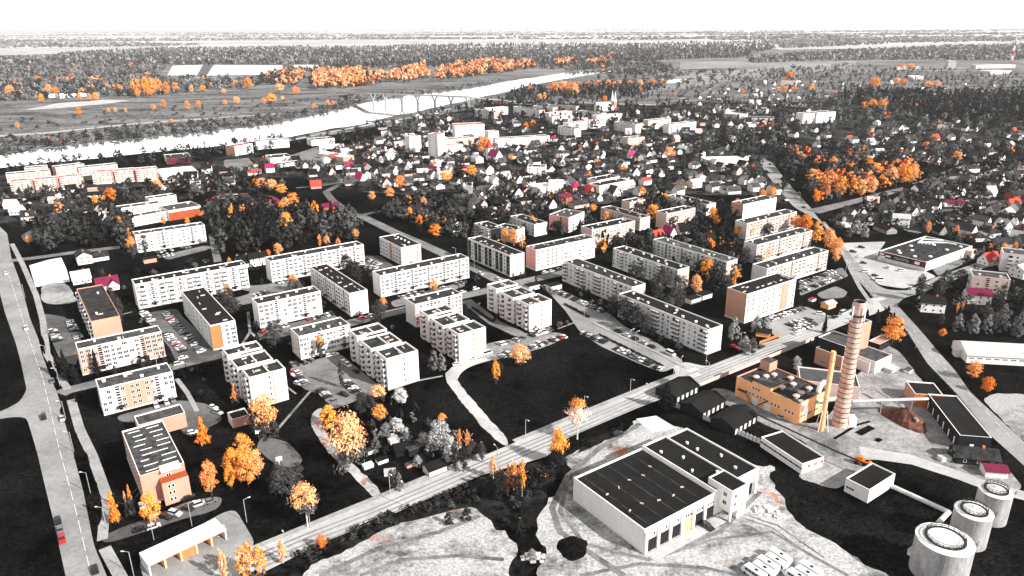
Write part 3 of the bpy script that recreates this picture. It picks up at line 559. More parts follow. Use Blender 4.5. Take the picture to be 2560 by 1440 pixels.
block('apartment_block', 'pale block farthest of the three near the crossroads', (1868, 558), (1994, 529), 10.6, 12.6, 5, 'wWw|WWws|WWW|WWws|WW', '', mats=('wall_cream', 'wall_grey', 'wall_cream'), nv=8, group=GA)
block('apartment_block', 'block with broad orange joints below the houses at the crossroads', (1859, 511), (1945, 494), 12, 12.5, 5, 'w|ww|w|ww|w.w', '', mats=('wall_white', 'wall_peach', 'wall_white'), nv=6, group=GA)
block('apartment_block', 'white block standing right of a bright orange round tree', (1667, 534), (1738, 519), 11, 12.5, 5, 'ww|ww.ww.ww', '', mats=CR, nv=5, roof='roof_black', group=GA)
block('apartment_block', 'low white slab behind the block beside the bright orange round tree', (1669, 488), (1773, 510), 11, 9.5, 3, 'wwwwwwwwww', '', '', mats=WW, nv=7, roof='roof_black', group=GA)
block('apartment_block', 'grey block with a magenta and orange side wall', (1422, 544), (1461, 529), 18, 12, 4, 'ww.ww', 'q', mats=('wall_grey', 'wall_pink', 'wall_grey'), roof='roof_grey', nv=4, group=GA)
block('apartment_block', 'grey slab with a rooftop row of vents above the bay-fronted white block', (1502, 518), (1585, 548), 11, 10, 4, 'wwwwwwww', '', '', mats=CR, nv=8, roof='roof_black', vents='duct', group=GA)
block('apartment_block', 'small grey block with a dark red strip among trees', (1575, 505), (1620, 500), 10, 11, 4, 'w.ww', '', mats=CR, nv=3, panels=((0.4, 0.55, 'wall_maroon'),), group=GA)
block('apartment_block', 'grey balconied block left of the orange birch cluster', (1185, 558), (1234, 572), 12, 9.6, 3, 'gwgwg', '', '', mats=('wall_grey', 'wall_grey', 'wall_black'), nv=4, roof='roof_black', group=GA)
block('apartment_block', 'grey three-storey block behind the orange birch cluster', (1236, 566), (1287, 576), 12, 9.6, 3, 'wwwww', '', '', mats=('wall_grey',) * 3, nv=4, roof='roof_black', group=GA)
block('apartment_block', 'low slab with a blank white end wall behind an orange-topped birch', (1275, 540), (1345, 559), 12, 9.6, 3, 'wwwwwww', '', '', mats=('wall_grey', 'wall_grey', 'wall_white'), nv=7, roof='roof_black', vents='duct', group=GA)  # shade of the long side put into its grey, lit end white
block('apartment_block', 'white block standing alone below the school at left', (337, 587), (509, 560), 10.6, 13.4, 5, 'w.ww.wsww.wwwsw.w', '', mats=('wall_white', 'wall_peach', 'wall_white'), nv=8, roof='roof_grey', group=GA)
for lb, a, bb in (('first of the orange-white terrace row at far left, nearest the edge', (22, 453), (80, 449)), ('second of the orange-white terrace row at far left', (83, 449), (143, 444)), ('third of the orange-white terrace row at far left', (146, 443), (207, 437)),
                  ('fourth of the orange-white terrace row at far left', (227, 430), (281, 427)), ('fifth of the orange-white terrace row at far left', (283, 427), (335, 423)), ('last of the orange-white terrace row, beside the white market hall', (337, 424), (393, 419))):
    block('apartment_block', lb + ', five storeys', a, bb, 12, 13, 5, 'g.ww.ww', '', mats=('wall_cream', 'wall_peach', 'wall_cream'), roof='roof_red', nv=2, cat='apartment block', group='terrace blocks at far left', snap=False, panels=((0, 0.2, 'wall_peach'), (0.94, 1, 'wall_rust')))
for lb, a, bb in (('pale low block behind the left terrace row, near the photo edge', (14, 436), (125, 426)), ('pale low block behind the terrace row with orange roof edge', (195, 420), (293, 410)), ('grey two-storey block by the river behind the terraces', (60, 420), (115, 416)), ('long grey low block by the river bank left of centre', (138, 418), (210, 409))):
    block('apartment_block', lb, a, bb, 12, 9, 3, 'wwwwwwwww', '', mats=('wall_cream', 'wall_peach', 'wall_white'), roof='roof_grey', nv=2, snap=False, group='terrace blocks at far left')
# stepped towers: three units, each set back from the one behind
def stepped(label, fl_, fr_, far_, h=14.8):
    o = G(*fl_, h); o = Vector((o.x, o.y, 0)); ang = math.radians(35.0); W = (G(*fr_, h) - G(*fl_, h)).length; far = G(*far_, h)
    c, s = math.cos(ang), math.sin(ang); d = far - o; dep = -d.x * s + d.y * c; sh = d.x * c + d.y * s
    root = link('stepped_block', None, None, o, ang); tag(root, label, 'apartment block', 'stepped apartment blocks')
    us = [(0, 0, 0.29 * dep), (sh * 0.4 - 0.8, 0.34 * dep, 0.32 * dep), (sh, 0.76 * dep, 0.24 * dep)]
    for (y0, y1, x) in ((0.29 * dep, 0.34 * dep, 2.0), (0.66 * dep, 0.76 * dep, 4.5)):
        q_ = MB(); q_.box(x, W - 1.5, y0 - 0.3, y1 + 0.3, 0, h - 1.0, 0, top=1); q_.obj('stair_core', ['wall_cream', 'roof_black'], root)
    for k, (x, y, D) in enumerate(us):
        b = MB(); i = 0.35; Wk = W if k else W
        sub = MB(); r = MB()
        X0, X1, Y0, Y1 = x, x + Wk, y, y + D
        def q(*a): sub.quad(*a)
        q((X0, Y0, 0), (X1, Y0, 0), (X1, Y0, h), (X0, Y0, h), 0); q((X1, Y1, 0), (X0, Y1, 0), (X0, Y1, h), (X1, Y1, h), 0)
        q((X0, Y1, 0), (X0, Y0, 0), (X0, Y0, h), (X0, Y1, h), 1); q((X1, Y0, 0), (X1, Y1, 0), (X1, Y1, h), (X1, Y0, h), 2)
        oo = [(X0, Y0), (X1, Y0), (X1, Y1), (X0, Y1)]; nn = [(X0 + i, Y0 + i), (X1 - i, Y0 + i), (X1 - i, Y1 - i), (X0 + i, Y1 - i)]
        for j in range(4):
            a1, a2, a3, a4 = oo[j], oo[(j + 1) % 4], nn[(j + 1) % 4], nn[j]
            q((*a1, h), (*a2, h), (*a3, h), (*a4, h), 3); q((*a4, h), (*a3, h), (*a3, h - 0.9), (*a4, h - 0.9), 3)
        sub.obj('wall', ['wall_white', 'wall_white', 'wall_peach', 'trim'], root)
        r.quad((*nn[0], h - 0.9), (*nn[1], h - 0.9), (*nn[2], h - 0.9), (*nn[3], h - 0.9)); ro = r.obj('roof', 'roof_dark', root)
        for t in range(3): link('roof_vent', PM['duct'], ro, (random.uniform(X0 + 3, X1 - 3), random.uniform(Y0 + 2, Y1 - 2), h - 0.9), random.choice((0, 1.57)))
        dv = MB(); dv.box(X0 + Wk * 0.55, X0 + Wk * 0.55 + 0.4, Y0 + 0.4, Y1 - 0.4, h - 0.9, h - 0.05); dv.obj('parapet_wall', 'trim', root)
        fhh = (h - 1.8) / 5
        ncol = max(1, int(D / 5.0))
        for cc in range(ncol):
            for f in range(5):
                link('balcony', PM[random.choice('gggb')], root, (X0, Y1 - D * (cc + 0.5) / ncol, 0.8 + f * fhh), -math.pi / 2)
        if k == 0:
            gr = MB(); gr.box(X0 + Wk * 0.62, X0 + Wk * 0.66, Y0 - 0.05, Y0 + 0.02, 0.2, h - 0.4); gr.obj('facade_joint', 'wall_peach', root)
            for f in range(5): link('window', PM['q'], root, (X0 + Wk * 0.54, Y0, 1.6 + f * fhh), 0)
        for f in range(5): link('window', PM['q'], root, (X0 + 1.0, Y0, 1.6 + f * fhh), 0) if k else None
    c2 = [(o.x + x * c - y * s, o.y + x * s + y * c) for x, y in ((-2, -2), (W + 2, -2), (sh + W + 2, dep + 2), (sh - 3, dep + 2))]
    keep_clear(c2); BLOCKS.append(c2)
stepped('stepped white tower block with a golden round tree at its foot', (622, 944), (714, 921), (555, 871))
stepped('stepped white tower block in the middle, beside the end of a footpath', (966, 897), (1041, 873), (871, 824))
stepped('stepped white tower block at the head of the pale dirt road', (1147, 835.5), (1214, 817), (1048, 775))
stepped('stepped white tower block farthest right, above the car rows by the black lawn', (1324, 763), (1378, 748), (1217, 710))
# office and other town buildings
block('office_building', 'four-storey office building with orange strip and rooftop units', (948, 592), (1000, 619), 15, 12.5, 4, 'LLL.LLLL', '', '..q', mats=('wall_grey', 'wall_cream', 'wall_cream'), roof='roof_black', nv=9, cat='office building', panels=((0.48, 0.58, 'wall_rust'),))
for i, (lb, a, bb, D, h, fl, pat, mt, rf, cat, sn) in enumerate((
    ('white riverside building with rows of small windows', (640, 353), (722, 347), 14, 11, 4, 'wwwwwwwwwwww', WW, 'roof_grey', 'school building', False),
    ('peach and white stepped building by the river', (586, 366), (631, 358), 16, 12, 4, 'w.w|w', ('wall_white', 'wall_peach', 'wall_peach'), 'roof_red', 'building', False),
    ('white building with curved wings below the river', (778, 350), (836, 345), 20, 8, 2, '.w.w.w.', WW, 'roof_grey', 'building', False),
    ('low white arcade in front of the winged riverside building', (798, 364), (860, 361), 8, 5, 1, 'w.w.w.w.w', WW, 'roof_pale', 'building', False),
    ('narrow tower block of the pair, with orange top', (1023, 342), (1052, 339), 12, 20, 7, 'w.w', WW, 'roof_red', 'apartment block', False),
    ('tall white tower block of the pair, with orange roof edge', (1069, 334), (1094, 336), 14, 27, 9, 'w.w', WW, 'roof_red', 'apartment block', False),
    ('pinkish long block behind the tall tower pair', (1099, 350), (1187, 342), 12, 12, 4, 'wwww|wwww|ww', ('wall_cream', 'wall_cream', 'wall_cream'), 'roof_grey', 'apartment block', False),
    ('small white block with rust joint in front of the tower pair', (1103, 364), (1156, 360), 12, 12, 4, 'ww|ww', WW, 'roof_red', 'apartment block', False),
    ('long white block right of the red-roofed church', (1239, 347), (1374, 339), 12, 12, 4, 'www|wwww|wwww|www', WW, 'roof_black', 'apartment block', False),
    ('white ribbed hall with tall slot windows in the town centre', (1137, 313), (1211, 310), 22, 20, 1, '|.|.|.|.|.|.|.|', WW, 'roof_red', 'hall', False),
    ('narrow white block right of the ribbed hall', (1221, 329), (1247, 327), 12, 16, 5, 'w.w', WW, 'roof_grey', 'apartment block', False),
    ('grey slab with magenta end wall near the bridge', (1185, 273), (1235, 281), 12, 13, 5, 'gwgwgwg', ('wall_grey', 'wall_grey', 'wall_pink'), 'roof_grey', 'apartment block', False),
    ('white block with red joints behind the slab with magenta end', (1218, 271), (1270, 267), 12, 13, 5, 'ww|ww|ww', WW, 'roof_rose', 'apartment block', False),
    ('grey slab right of the bridge approach', (1283, 266), (1348, 276), 12, 13, 5, 'gwgwgwgw', GR, 'roof_grey', 'apartment block', False),
    ('grey slab with balconies behind the bridge-side slabs', (1332, 264), (1382, 269), 12, 12, 5, 'gwgwgw', GR, 'roof_grey', 'apartment block', False),
    ('white slab at the back of the block group near the twin-spired church', (1368, 262), (1440, 266), 12, 12, 5, 'wwwwwww', CR, 'roof_grey', 'apartment block', False),
    ('white block with brown roof edge left of the block group', (1381, 292), (1433, 289), 12, 12, 5, 'www|www', WW, 'roof_grey', 'apartment block', False),
    ('white block with red roof trim near an orange bush in the block group', (1373, 283), (1430, 277), 12, 11, 4, 'www|www', WW, 'roof_red', 'apartment block', False),
    ('white slab seen end-on at the front of the block group', (1395, 315), (1436, 322), 12, 12, 5, 'wwwww', WW, 'roof_black', 'apartment block', False),
    ('white slab second from the front of the block group', (1422, 309), (1468, 303), 12, 12, 5, 'wwww', WW, 'roof_red', 'apartment block', False),
    ('white slab with brown roof in the middle of the block group', (1473, 302), (1514, 299), 12, 12, 5, 'ww|ww', WW, 'roof_red', 'apartment block', False),
    ('small pale block behind the middle slab of the block group', (1420, 298), (1470, 294), 12, 12, 5, 'www|w', CR, 'roof_grey', 'apartment block', False),
    ('long white block on the right of the block group below the church', (1492, 289), (1556, 284), 12, 12, 5, 'www|www|w', WW, 'roof_grey', 'apartment block', False),
    ('grey balconied slab in front of the twin-spired church', (1446, 276), (1503, 283), 12, 13, 5, 'gwgwgwg', GR, 'roof_grey', 'apartment block', False),
    ('grey slab with white end wall right of the block group', (1536, 304), (1589, 311), 12, 13, 5, 'gwgwgwg', GR, 'roof_grey', 'apartment block', False),
    ('pale block among trees right of the block group', (1621, 301), (1678, 296), 12, 12, 4, 'www|www', CR, 'roof_grey', 'apartment block', False),
    ('white wedge-shaped block with balconies among gardens', (1673, 311), (1741, 304), 12, 13, 5, 'gg.www', WW, 'roof_grey', 'apartment block', False),
    ('lone white block among gabled houses', (1570, 345), (1612, 342), 14, 12, 4, 'ww.ww', CR, 'roof_grey', 'apartment block', False),
    ('left wing of the large white building at upper right', (2009, 284), (2042, 282), 16, 16, 5, 'wwww', WW, 'roof_dark', 'hospital', False),
    ('right wing of the large white building at upper right', (2043, 281), (2090, 279), 18, 17, 5, 'wwwww', WW, 'roof_dark', 'hospital', False),
    ('low white hall among trees left of the large white building', (1872, 294), (1935, 296), 25, 8, 2, '......', WW, 'roof_dark', 'hall', False),
    ('pale low hall on the upper street', (1810, 283), (1848, 287), 25, 7, 1, '.....', CR, 'roof_pale', 'hall', False),
    ('two-wing white building with dark roof among gardens', (1499, 464), (1574, 450), 14, 9, 2, 'wwwwwwwwww', WW, 'roof_black', 'school building', False),
    ('dark-roofed rear wing of the two-wing building', (1494, 451), (1550, 440), 14, 9, 2, 'wwwwwwww', ('wall_grey',) * 3, 'roof_black', 'school building', False),
    ('white flat-roofed shop building with courtyard', (1345, 474), (1395, 470), 28, 5, 1, 'w.w.w', WW, 'roof_white', 'shop', False),
    ('raised white box of the flat-roofed shop building', (1372, 456), (1412, 456), 14, 9, 1, '..', WW, 'roof_pale', 'shop', False),
    ('bright white market hall beside the terrace row', (402, 437), (495, 428), 38, 6, 1, '......', WW, 'roof_white', 'market hall', False),
    ('white long shop on the upper side of the wide road', (1770, 400), (1862, 397), 20, 6, 1, '.....', WW, 'roof_white', 'shop', False),
    ('small white three-storey block half hidden by trees', (1318, 416), (1362, 417), 14, 10, 3, 'w.ow', WW, 'roof_dark', 'apartment block', False),
    ('grey hall with low roof near the river car park', (416, 397), (478, 392), 35, 7, 1, '..o..', ('wall_maroon', 'wall_grey', 'wall_grey'), 'roof_dark', 'hall', False),
    ('dark flat building behind the pink shop row', (675, 395), (730, 390), 24, 7, 2, 'w.w.w', WW, 'roof_dark', 'building', False),
    ('long white shed with sloping grey roof near the pink shop row', (700, 410), (752, 404), 12, 4, 1, 'w.w.w', WW, 'roof_grey', 'shed', False),
    ('peach and white shop with pink canopy by the plaza', (795, 383), (858, 393), 16, 6, 1, '|..|..', ('wall_cream', 'wall_cream', 'wall_peach'), 'roof_white', 'shop', False),
    ('pale low service building left of the factory on the skyline', (2240, 167), (2300, 166), 25, 10, 2, 'wwww', FD, 'roof_pale', 'factory building', False),
    ('pale factory hall below the radio mast', (2440, 163), (2540, 161), 22, 12, 1, '....', FD, 'roof_pale', 'factory building', False),
    ('pale factory block with red top on the right skyline', (2372, 152), (2392, 152), 25, 26, 5, 'ww', FD, 'roof_rose', 'factory building', False),
    ('pale hall with white roof left of the gravel yard at far right', (2280, 191), (2310, 191), 40, 8, 1, '..', WW, 'roof_white', 'factory building', False),
    ('broad pale warehouse on the right horizon below the factory', (2475, 178), (2530, 176), 40, 10, 1, '...', CR, 'roof_pale', 'warehouse', False),
    ('white villa with orange trees behind it at upper right', (1953, 202), (1990, 203), 25, 12, 2, 'w.w.w', WW, 'roof_red', 'villa', False),
    ('white low farm building at the far left woods', (120, 237), (160, 235), 20, 7, 1, '..', WW, 'roof_white', 'farm building', False),
    ('long white farm building at the far left woods', (148, 238), (215, 233), 20, 7, 1, '...', WW, 'roof_white', 'farm building', False),
    ('small white house row at the edge of the far meadow', (1660, 202), (1715, 198), 14, 7, 1, 'w.w', WW, 'roof_pale', 'farm building', False))):
    block(cat.replace(' ', '_'), lb, a, bb, D, h, fl, pat, '', '', mats=mt, roof=rf, cat=cat, snap=sn, nv=2, plinth=False)
# school complex
S = [((297, 521), (400, 507), 12, 7.5, 2, 'oooooooo', ('wall_white', 'wall_grey', 'wall_brick')), ((329, 543), (418, 527), 11, 8, 2, 'wowowowow', ('wall_white', 'wall_brick', 'wall_white')), ((372, 497), (440, 487), 11, 8, 2, 'oooooooo', ('wall_white', 'wall_white', 'wall_brick')), ((420, 526), (501, 513), 22, 9, 1, '........', ('wall_brick', 'wall_white', 'wall_brick'))]
for (a, bb, D, h, fl, pat, mt), lb in zip(S, ('white school wing with ribbon windows in the middle of the school', 'front school wing with dark red end wall', 'rear school wing with red-brown windows', 'school gym with a broad orange-red wall')):
    r_, L_, D_, h_ = block('school_wing', lb, a, bb, D, h, fl, pat, mats=mt, roof='roof_grey', cat='school', snap=False, nv=2, plinth=False)
    if 'gym' in lb:
        q = MB(); q.box(0, L_, -0.05, 0.01, h_ - 2.2, h_ - 0.3); q.obj('facade_panel', 'wall_white', r_)
# commercial building with striped roof
r_, L_, D_, h_ = block('commercial_building', 'three-storey building with pale stripes on its grey roof by the left road', (304, 1078), (360, 1187), 13.8, 11.6, 3, 'wwwwwwwwwwww', '', '..w.', mats=('wall_peach', 'wall_cream', 'wall_peach'), roof='roof_grey', cat='commercial building', nv=0)
for k in range(9):
    for j in range(2):
        q = MB(); w_ = random.uniform(2.5, 5); x = L_ * (k + 0.6) / 9.3; y = 1.5 + j * 6 + random.uniform(0, 2)
        q.box(x, x + 0.35, y, y + w_, h_ - 0.48, h_ - 0.35); q.obj('roof_strip', 'roof_white', r_)
q = MB(); q.box(L_ + 0.02, L_ + 4.0, D_ * 0.4, D_, 0, h_ - 3, 0, top=1); q.obj('front_annex', ['wall_peach', 'wall_brick'], r_)
for f in range(3):
    for k in range(2): link('window', PM['q'], r_, (L_ + 4.0, D_ * 0.55 + k * 1.2, 1.2 + f * 2.5), math.pi / 2)
q = MB(); q.box(L_ - 2.5, L_ + 2, D_ * 0.45, D_ * 0.9, h_ - 0.3, h_ + 0.1); q.obj('canopy', 'roof_white', r_)
block('commercial_annex', 'lower flat annex with peach end behind the striped-roof building', (335, 1040), (350, 1062), 17, 6.5, 1, '..', '', '', mats=('wall_grey', 'wall_cream', 'wall_peach'), roof='roof_grey', cat='annex', nv=0, plinth=False)
block('garage', 'small flat-roofed garage with pinkish doors beside the golden tree', (580, 1049), (625, 1040), 7, 4, 1, '..', '', mats=('wall_peach', 'wall_white', 'wall_white'), roof='roof_black', cat='garage', nv=0, plinth=False)
block('apartment_block', 'grey-white four-storey block among trees at the right edge', (2433, 689), (2527, 699), 13, 12, 4, '.w.s.w.w', '', '', mats=('wall_cream', 'wall_white', 'wall_white'), roof='roof_grey', snap=False, nv=3, group=GA)
block('apartment_block', 'balconied block cut by the right edge of the photo', (2509, 632), (2600, 642), 14, 12, 4, '.gw.gw', '', '', mats=('wall_grey', 'wall_white', 'wall_white'), roof='roof_grey', snap=False, nv=3, group=GA)
# ------------------------------------------------------------------ supermarket, boiler house, chimneys, warehouse, tanks and sheds
def text_mesh(body, size, mat):
    cu = bpy.data.curves.new('lettering', 'FONT'); cu.body = body; cu.size = size; cu.extrude = 0.05; cu.align_x = 'CENTER'; to = bpy.data.objects.new('lettering', cu); col.objects.link(to); bpy.context.view_layer.update(); me = bpy.data.meshes.new_from_object(to.evaluated_get(bpy.context.evaluated_depsgraph_get())); bpy.data.objects.remove(to); me.materials.clear(); me.materials.append(M(mat)); return me
def local_root(name, label, cat, p, ang, group=None):
    r = link(name, None, None, (p.x, p.y, 0), ang); tag(r, label, cat, group); return r
def clear_rect(p, ang, x0, x1, y0, y1):
    c, s = math.cos(ang), math.sin(ang); keep_clear([(p.x + x * c - y * s, p.y + x * s + y * c) for x, y in ((x0, y0), (x1, y0), (x1, y1), (x0, y1))])
A35 = math.radians(35.0); A55 = math.radians(-54.8)
# supermarket
p = G(2197, 627, 6.3); R = local_root('supermarket', 'large flat-roofed supermarket with dark maroon signed front beside a wide car park', 'supermarket', p, A55)
Ls, Ds = 31.5, 62.0
shell(R, Ls, Ds, 6.3, ('wall_maroon', 'wall_grey', 'wall_grey', 'trim'), 'roof_dark', 0.5, 0.6)
q = MB(); q.box(0, Ls, -0.06, 0.01, 0, 2.4); q.obj('lower_wall', 'wall_grey', R)
q = MB(); q.box(9.5, 22.5, -0.25, -0.03, 3.0, 5.7); q.obj('sign_board', 'wall_black', R)
t = link('sign_lettering', text_mesh('MAXIMA', 2.6, 'steel'), R, (16, -0.32, 3.4)); t.rotation_euler = (math.pi / 2, 0, 0)
for x0, x1, z0, z1 in ((1, 4, 4.3, 5.4), (5.2, 8.4, 3.6, 4.6), (1, 5, 2.5, 3.6), (24.5, 27.5, 3.4, 5.2)):
    q = MB(); q.box(x0, x1, -0.2, -0.03, z0, z1); q.obj('poster_board', 'roof_white', R)
q = MB(); q.box(-4, 0.5, 1, 8, 2.6, 3.0); q.box(-3.7, -3.4, 1.3, 1.6, 0, 2.6); q.box(-3.7, -3.4, 7.4, 7.7, 0, 2.6); q.obj('entrance_canopy', 'roof_white', R)
for (x, y) in ((7, 12), (6, 30), (12, 20), (26, 16), (14, 45), (25, 40), (27, 55), (20, 8), (10, 8)):
    q = MB(); q.ring([(x, y, 5.7, 1.2), (x, y, 6.2, 1.2), (x, y, 6.5, 0.6)], 0, True, 10); q.obj('roof_ventilator', 'roof_white', R)
q = MB(); q.tube((4, 50, 6.8), (6, 40, 6.8), 0.55); q.tube((6, 40, 6.8), (18, 54, 6.8), 0.55); q.tube((18, 54, 6.8), (24, 55, 6.8), 0.55); q.tube((4, 50, 6.8), (14, 58, 6.8), 0.55); q.obj('roof_duct', 'roof_white', R)
q = MB()
for k in range(5): q.box(5 + k * 1.7, 6.4 + k * 1.7, 40 + k * 1.2, 41.6 + k * 1.2, 5.7, 7.0)
q.obj('cooling_unit', 'roof_white', R)
q = MB(); q.box(Ls, Ls + 4, Ds - 9, Ds - 2, 0, 5.0, 0); q.obj('loading_bay', 'wall_cream', R)
clear_rect(p, A55, -4, Ls + 4, -4, Ds + 3)
# boiler house (two heights)
p = G(1997, 1010, 9.3); R = local_root('boiler_house', 'tan-orange boiler house with flat black roof and pink ventilators', 'boiler house', p, A35)
shell(R, 20.5, 30.0, 9.3, ('wall_tan', 'wall_tan', 'wall_tan', 'wall_peach'), 'roof_dark', 0.4, 0.5)
q = MB(); q.box(-0.06, 6, 13, 22, 9.3, 10.5, 0, top=1); q.obj('raised_section', ['wall_tan', 'roof_seam'], R)
q = MB(); q.box(15, 20.3, 25, 29.8, 8.8, 13.0, 0, top=1); q.obj('stair_tower', ['wall_peach', 'roof_grey'], R)
for k, y in enumerate((2, 8.5, 15.5, 21)):
    for j in range(3): link('window', PM['q'], R, (0, y + j * 1.6, 3.6 + (k > 1) * 0.3), -math.pi / 2)
for j in range(3): link('window', PM['q'], R, (0, 18.5 + j * 1.4, 6.8), -math.pi / 2)
for k in range(4):
    for j in range(3): link('window', PM['q'], R, (3 + k * 4.5 + j * 1.0, 0, 2.2), 0)
for y in (12.2, 18.5):
    q = MB(); q.box(-0.08, 0.02, y, y + 3, 0, 3.2); q.obj('door', 'roof_white', R)
q = MB(); q.box(-1.5, 0, 24, 28, 4.2, 4.4); q.tube((-1.4, 24, 4.4), (-1.4, 28, 5.4), 0.06); q.tube((-1.4, 24, 4.3), (-1.4, 20.5, 0), 0.12); q.tube((-0.4, 24, 4.3), (-0.4, 20.5, 0), 0.12); q.obj('outside_stair', 'steel_dark', R)
for k, (x, y) in enumerate(((4, 4), (8, 4.5), (14, 5), (6, 12), (12, 11), (16, 15), (9, 22), (13, 21), (5, 24))): link('roof_ventilator', PM['cowl'], R, (x, y, 8.8), 0, (1.5, 1.5, 1.3))
q = MB()
for k in range(11): q.box(8, 19, 6 + k * 1.7, 6.5 + k * 1.7, 8.8, 8.95)
q.obj('roof_rib', 'roof_grey', R); clear_rect(p, A35, -2, 23, -2, 33)
# brick chimney with steel bands
c = G(2099, 1063); H_ = 52.5; R = local_root('brick_chimney', 'tall tapering pale brick chimney ringed with dark steel bands', 'chimney', c, 0)
def rad(z): return 2.95 - (2.95 - 1.85) * z / H_
q = MB(); q.ring([(0, 0, z, rad(z)) for z in (0, 4, 12, 24, 36, 46, H_ - 2)], 0, False, 28); q.ring([(0, 0, H_ - 2, 2.1), (0, 0, H_, 2.1)], 0, False, 28); q.obj('shaft', 'brick_banded', R)
q = MB(); q.ring([(0, 0, H_ - 0.15, 2.1), (0, 0, H_ - 0.1, 1.6), (0, 0, H_ - 3, 1.5)], 0, True, 28); q.obj('flue', 'steel_dark', R)
bandm = None
for k in range(22):
    z = 2.5 + k * 2.1; q = MB(); r_ = rad(z) + 0.05; q.ring([(0, 0, z, r_ - 0.1), (0, 0, z, r_ + 0.06), (0, 0, z + 0.24, r_ + 0.05), (0, 0, z + 0.24, r_ - 0.1)], 0, False, 28); q.obj('steel_band', 'steel_dark', R)
q = MB(); q.ring([(0, 0, H_ - 5.5, rad(H_ - 5)), (0, 0, H_ - 5.4, 2.9), (0, 0, H_ - 5.2, 2.9), (0, 0, H_ - 5.1, rad(H_ - 5))], 0, False, 24); q.obj('gallery', 'steel_dark', R)
for a in (0.4, 1.9, 3.6, 5.2):
    q = MB(); q.box(2.9 * math.cos(a) - 0.2, 2.9 * math.cos(a) + 0.2, 2.9 * math.sin(a) - 0.2, 2.9 * math.sin(a) + 0.2, H_ - 7, H_ - 1.5); q.obj('antenna', 'roof_white', R)
q = MB(); q.box(2.6, 5.6, -2.0, 1.0, 0, 4.2); q.obj('base_cabin', 'roof_white', R)
keep_clear([(c.x + 9 * math.cos(t), c.y + 9 * math.sin(t)) for t in [0.6 * i for i in range(11)]])
# steel flue stack
c = G(2053, 1076); R = local_root('steel_stack', 'slender tan steel flue stack in front of the brick chimney', 'chimney', c, 0)
q = MB(); q.ring([(0, 0, 0, 0.95), (0, 0, 12, 0.88), (0, 0, 34.0, 0.82)], 0, True, 14); q.obj('flue', 'wall_tan', R)
for z in (6, 14, 22, 30):
    q = MB(); q.ring([(0, 0, z, 1.0), (0, 0, z, 1.15), (0, 0, z + 0.2, 1.15), (0, 0, z + 0.2, 1.0)], 0, False, 14); q.obj('flange', 'wall_peach', R)
for k, (x, y) in enumerate(((-2.0, -1.6), (2.0, -1.6), (2.0, 1.6), (-2.0, 1.6))):
    q = MB(); q.tube((x, y, 0), (x * 0.45, y * 0.45, 9), 0.14); q.obj('leg', 'frame_white', R)
q = MB(); q.tube((1.5, 1.5, 16), (1.5, 1.5, 33), 0.35); q.obj('downpipe', 'wall_tan', R)
# flue duct and dust filter
c = G(2040, 1050); R = local_root('dust_filter', 'pale filter hopper on legs between the boiler house and the stacks', 'filter', c, A35)
q = MB(); q.ring([(-6, 4, 4, 0.6), (-6, 4, 5.5, 2.6), (-6, 4, 8, 2.6), (-6, 4, 9, 1.0)], 0, True, 12); q.obj('hopper', 'steel', R)
for x, y in ((-8, 2), (-4, 2), (-4, 6), (-8, 6)):
    q = MB(); q.tube((x, y, 0), (x, y, 5.5), 0.15); q.obj('leg', 'frame_white', R)
q = MB(); q.tube((2, 3, 6.5), (14, -2, 6.5), 1.0, 0, 10); q.obj('duct', 'steel', R)
c = G(2045, 985, 8); R = local_root('bent_flue_pipe', 'thick white bent exhaust pipe behind the slender stack', 'pipe', c, A35)
q = MB(); pts = [(0, 0, 0), (0, 0, 9), (0.8, 0, 11.5), (3, 0, 12.6), (5, 0, 11.5), (5.6, 0, 9), (5.6, 0, 0)]
for a, b_ in zip(pts, pts[1:]): q.tube(a, b_, 1.0, 0, 10)
q.obj('pipe', 'roof_white', R)
# boiler yard buildings
Q = []
def simple(name, label, cat, a, bb, D, h, mats, roof, front='', fl=1, ang=None, snap=True, right='', L=None, left=''):
    r_, l_, d_, h_ = block(name, label, a, bb, D, h, fl, front, left, right, mats=mats, roof=roof, cat=cat, nv=0, snap=snap, plinth=False, L=L); return r_, l_, d_, h_
simple('fuel_shed', 'long low hall with ribbed pale roof behind the brick chimney', 'hall', (2000, 950), (2150, 968), 14, 7, ('wall_cream', 'wall_cream', 'wall_peach'), 'roof_seam', snap=False)
simple('control_building', 'black-roofed peach building directly behind the brick chimney', 'building', (2040, 868), (2100, 895), 14, 8, ('wall_peach', 'wall_peach', 'wall_peach'), 'roof_black', '.L.L', snap=True)
simple('plant_building', 'black block with ribbed roof left of the chimney top', 'building', (2045, 842), (2110, 868), 13, 12, ('wall_black', 'wall_black', 'wall_peach'), 'roof_seam', snap=True)
simple('hopper_tower', 'tall peach tower just right of the brick chimney', 'tower', (2150, 810), (2180, 803), 6, 19, ('wall_peach', 'wall_rust', 'wall_peach'), 'roof_dark', snap=False)
simple('pump_house', 'low peach flat roof by the orange tree at the road', 'building', (2172, 852), (2200, 861), 13, 4, ('wall_black', 'wall_black', 'wall_black'), 'wall_peach', snap=False)
simple('workshop', 'white flat-roofed workshop with skip in the boiler yard', 'workshop', (2190, 905), (2240, 890), 13, 6, WW, 'roof_grey', 'q....', snap=True)
simple('workshop_annex', 'lower white annex left of the flat-roofed workshop', 'workshop', (2140, 895), (2172, 909), 10, 5, WW, 'roof_dark', snap=True)
simple('storage_hall', 'peach-sided hall with black roof next to the long black shed', 'hall', (2265, 952), (2288, 984), 11, 6, ('wall_peach', 'wall_peach', 'wall_rust'), 'roof_black', 'q..', snap=False)
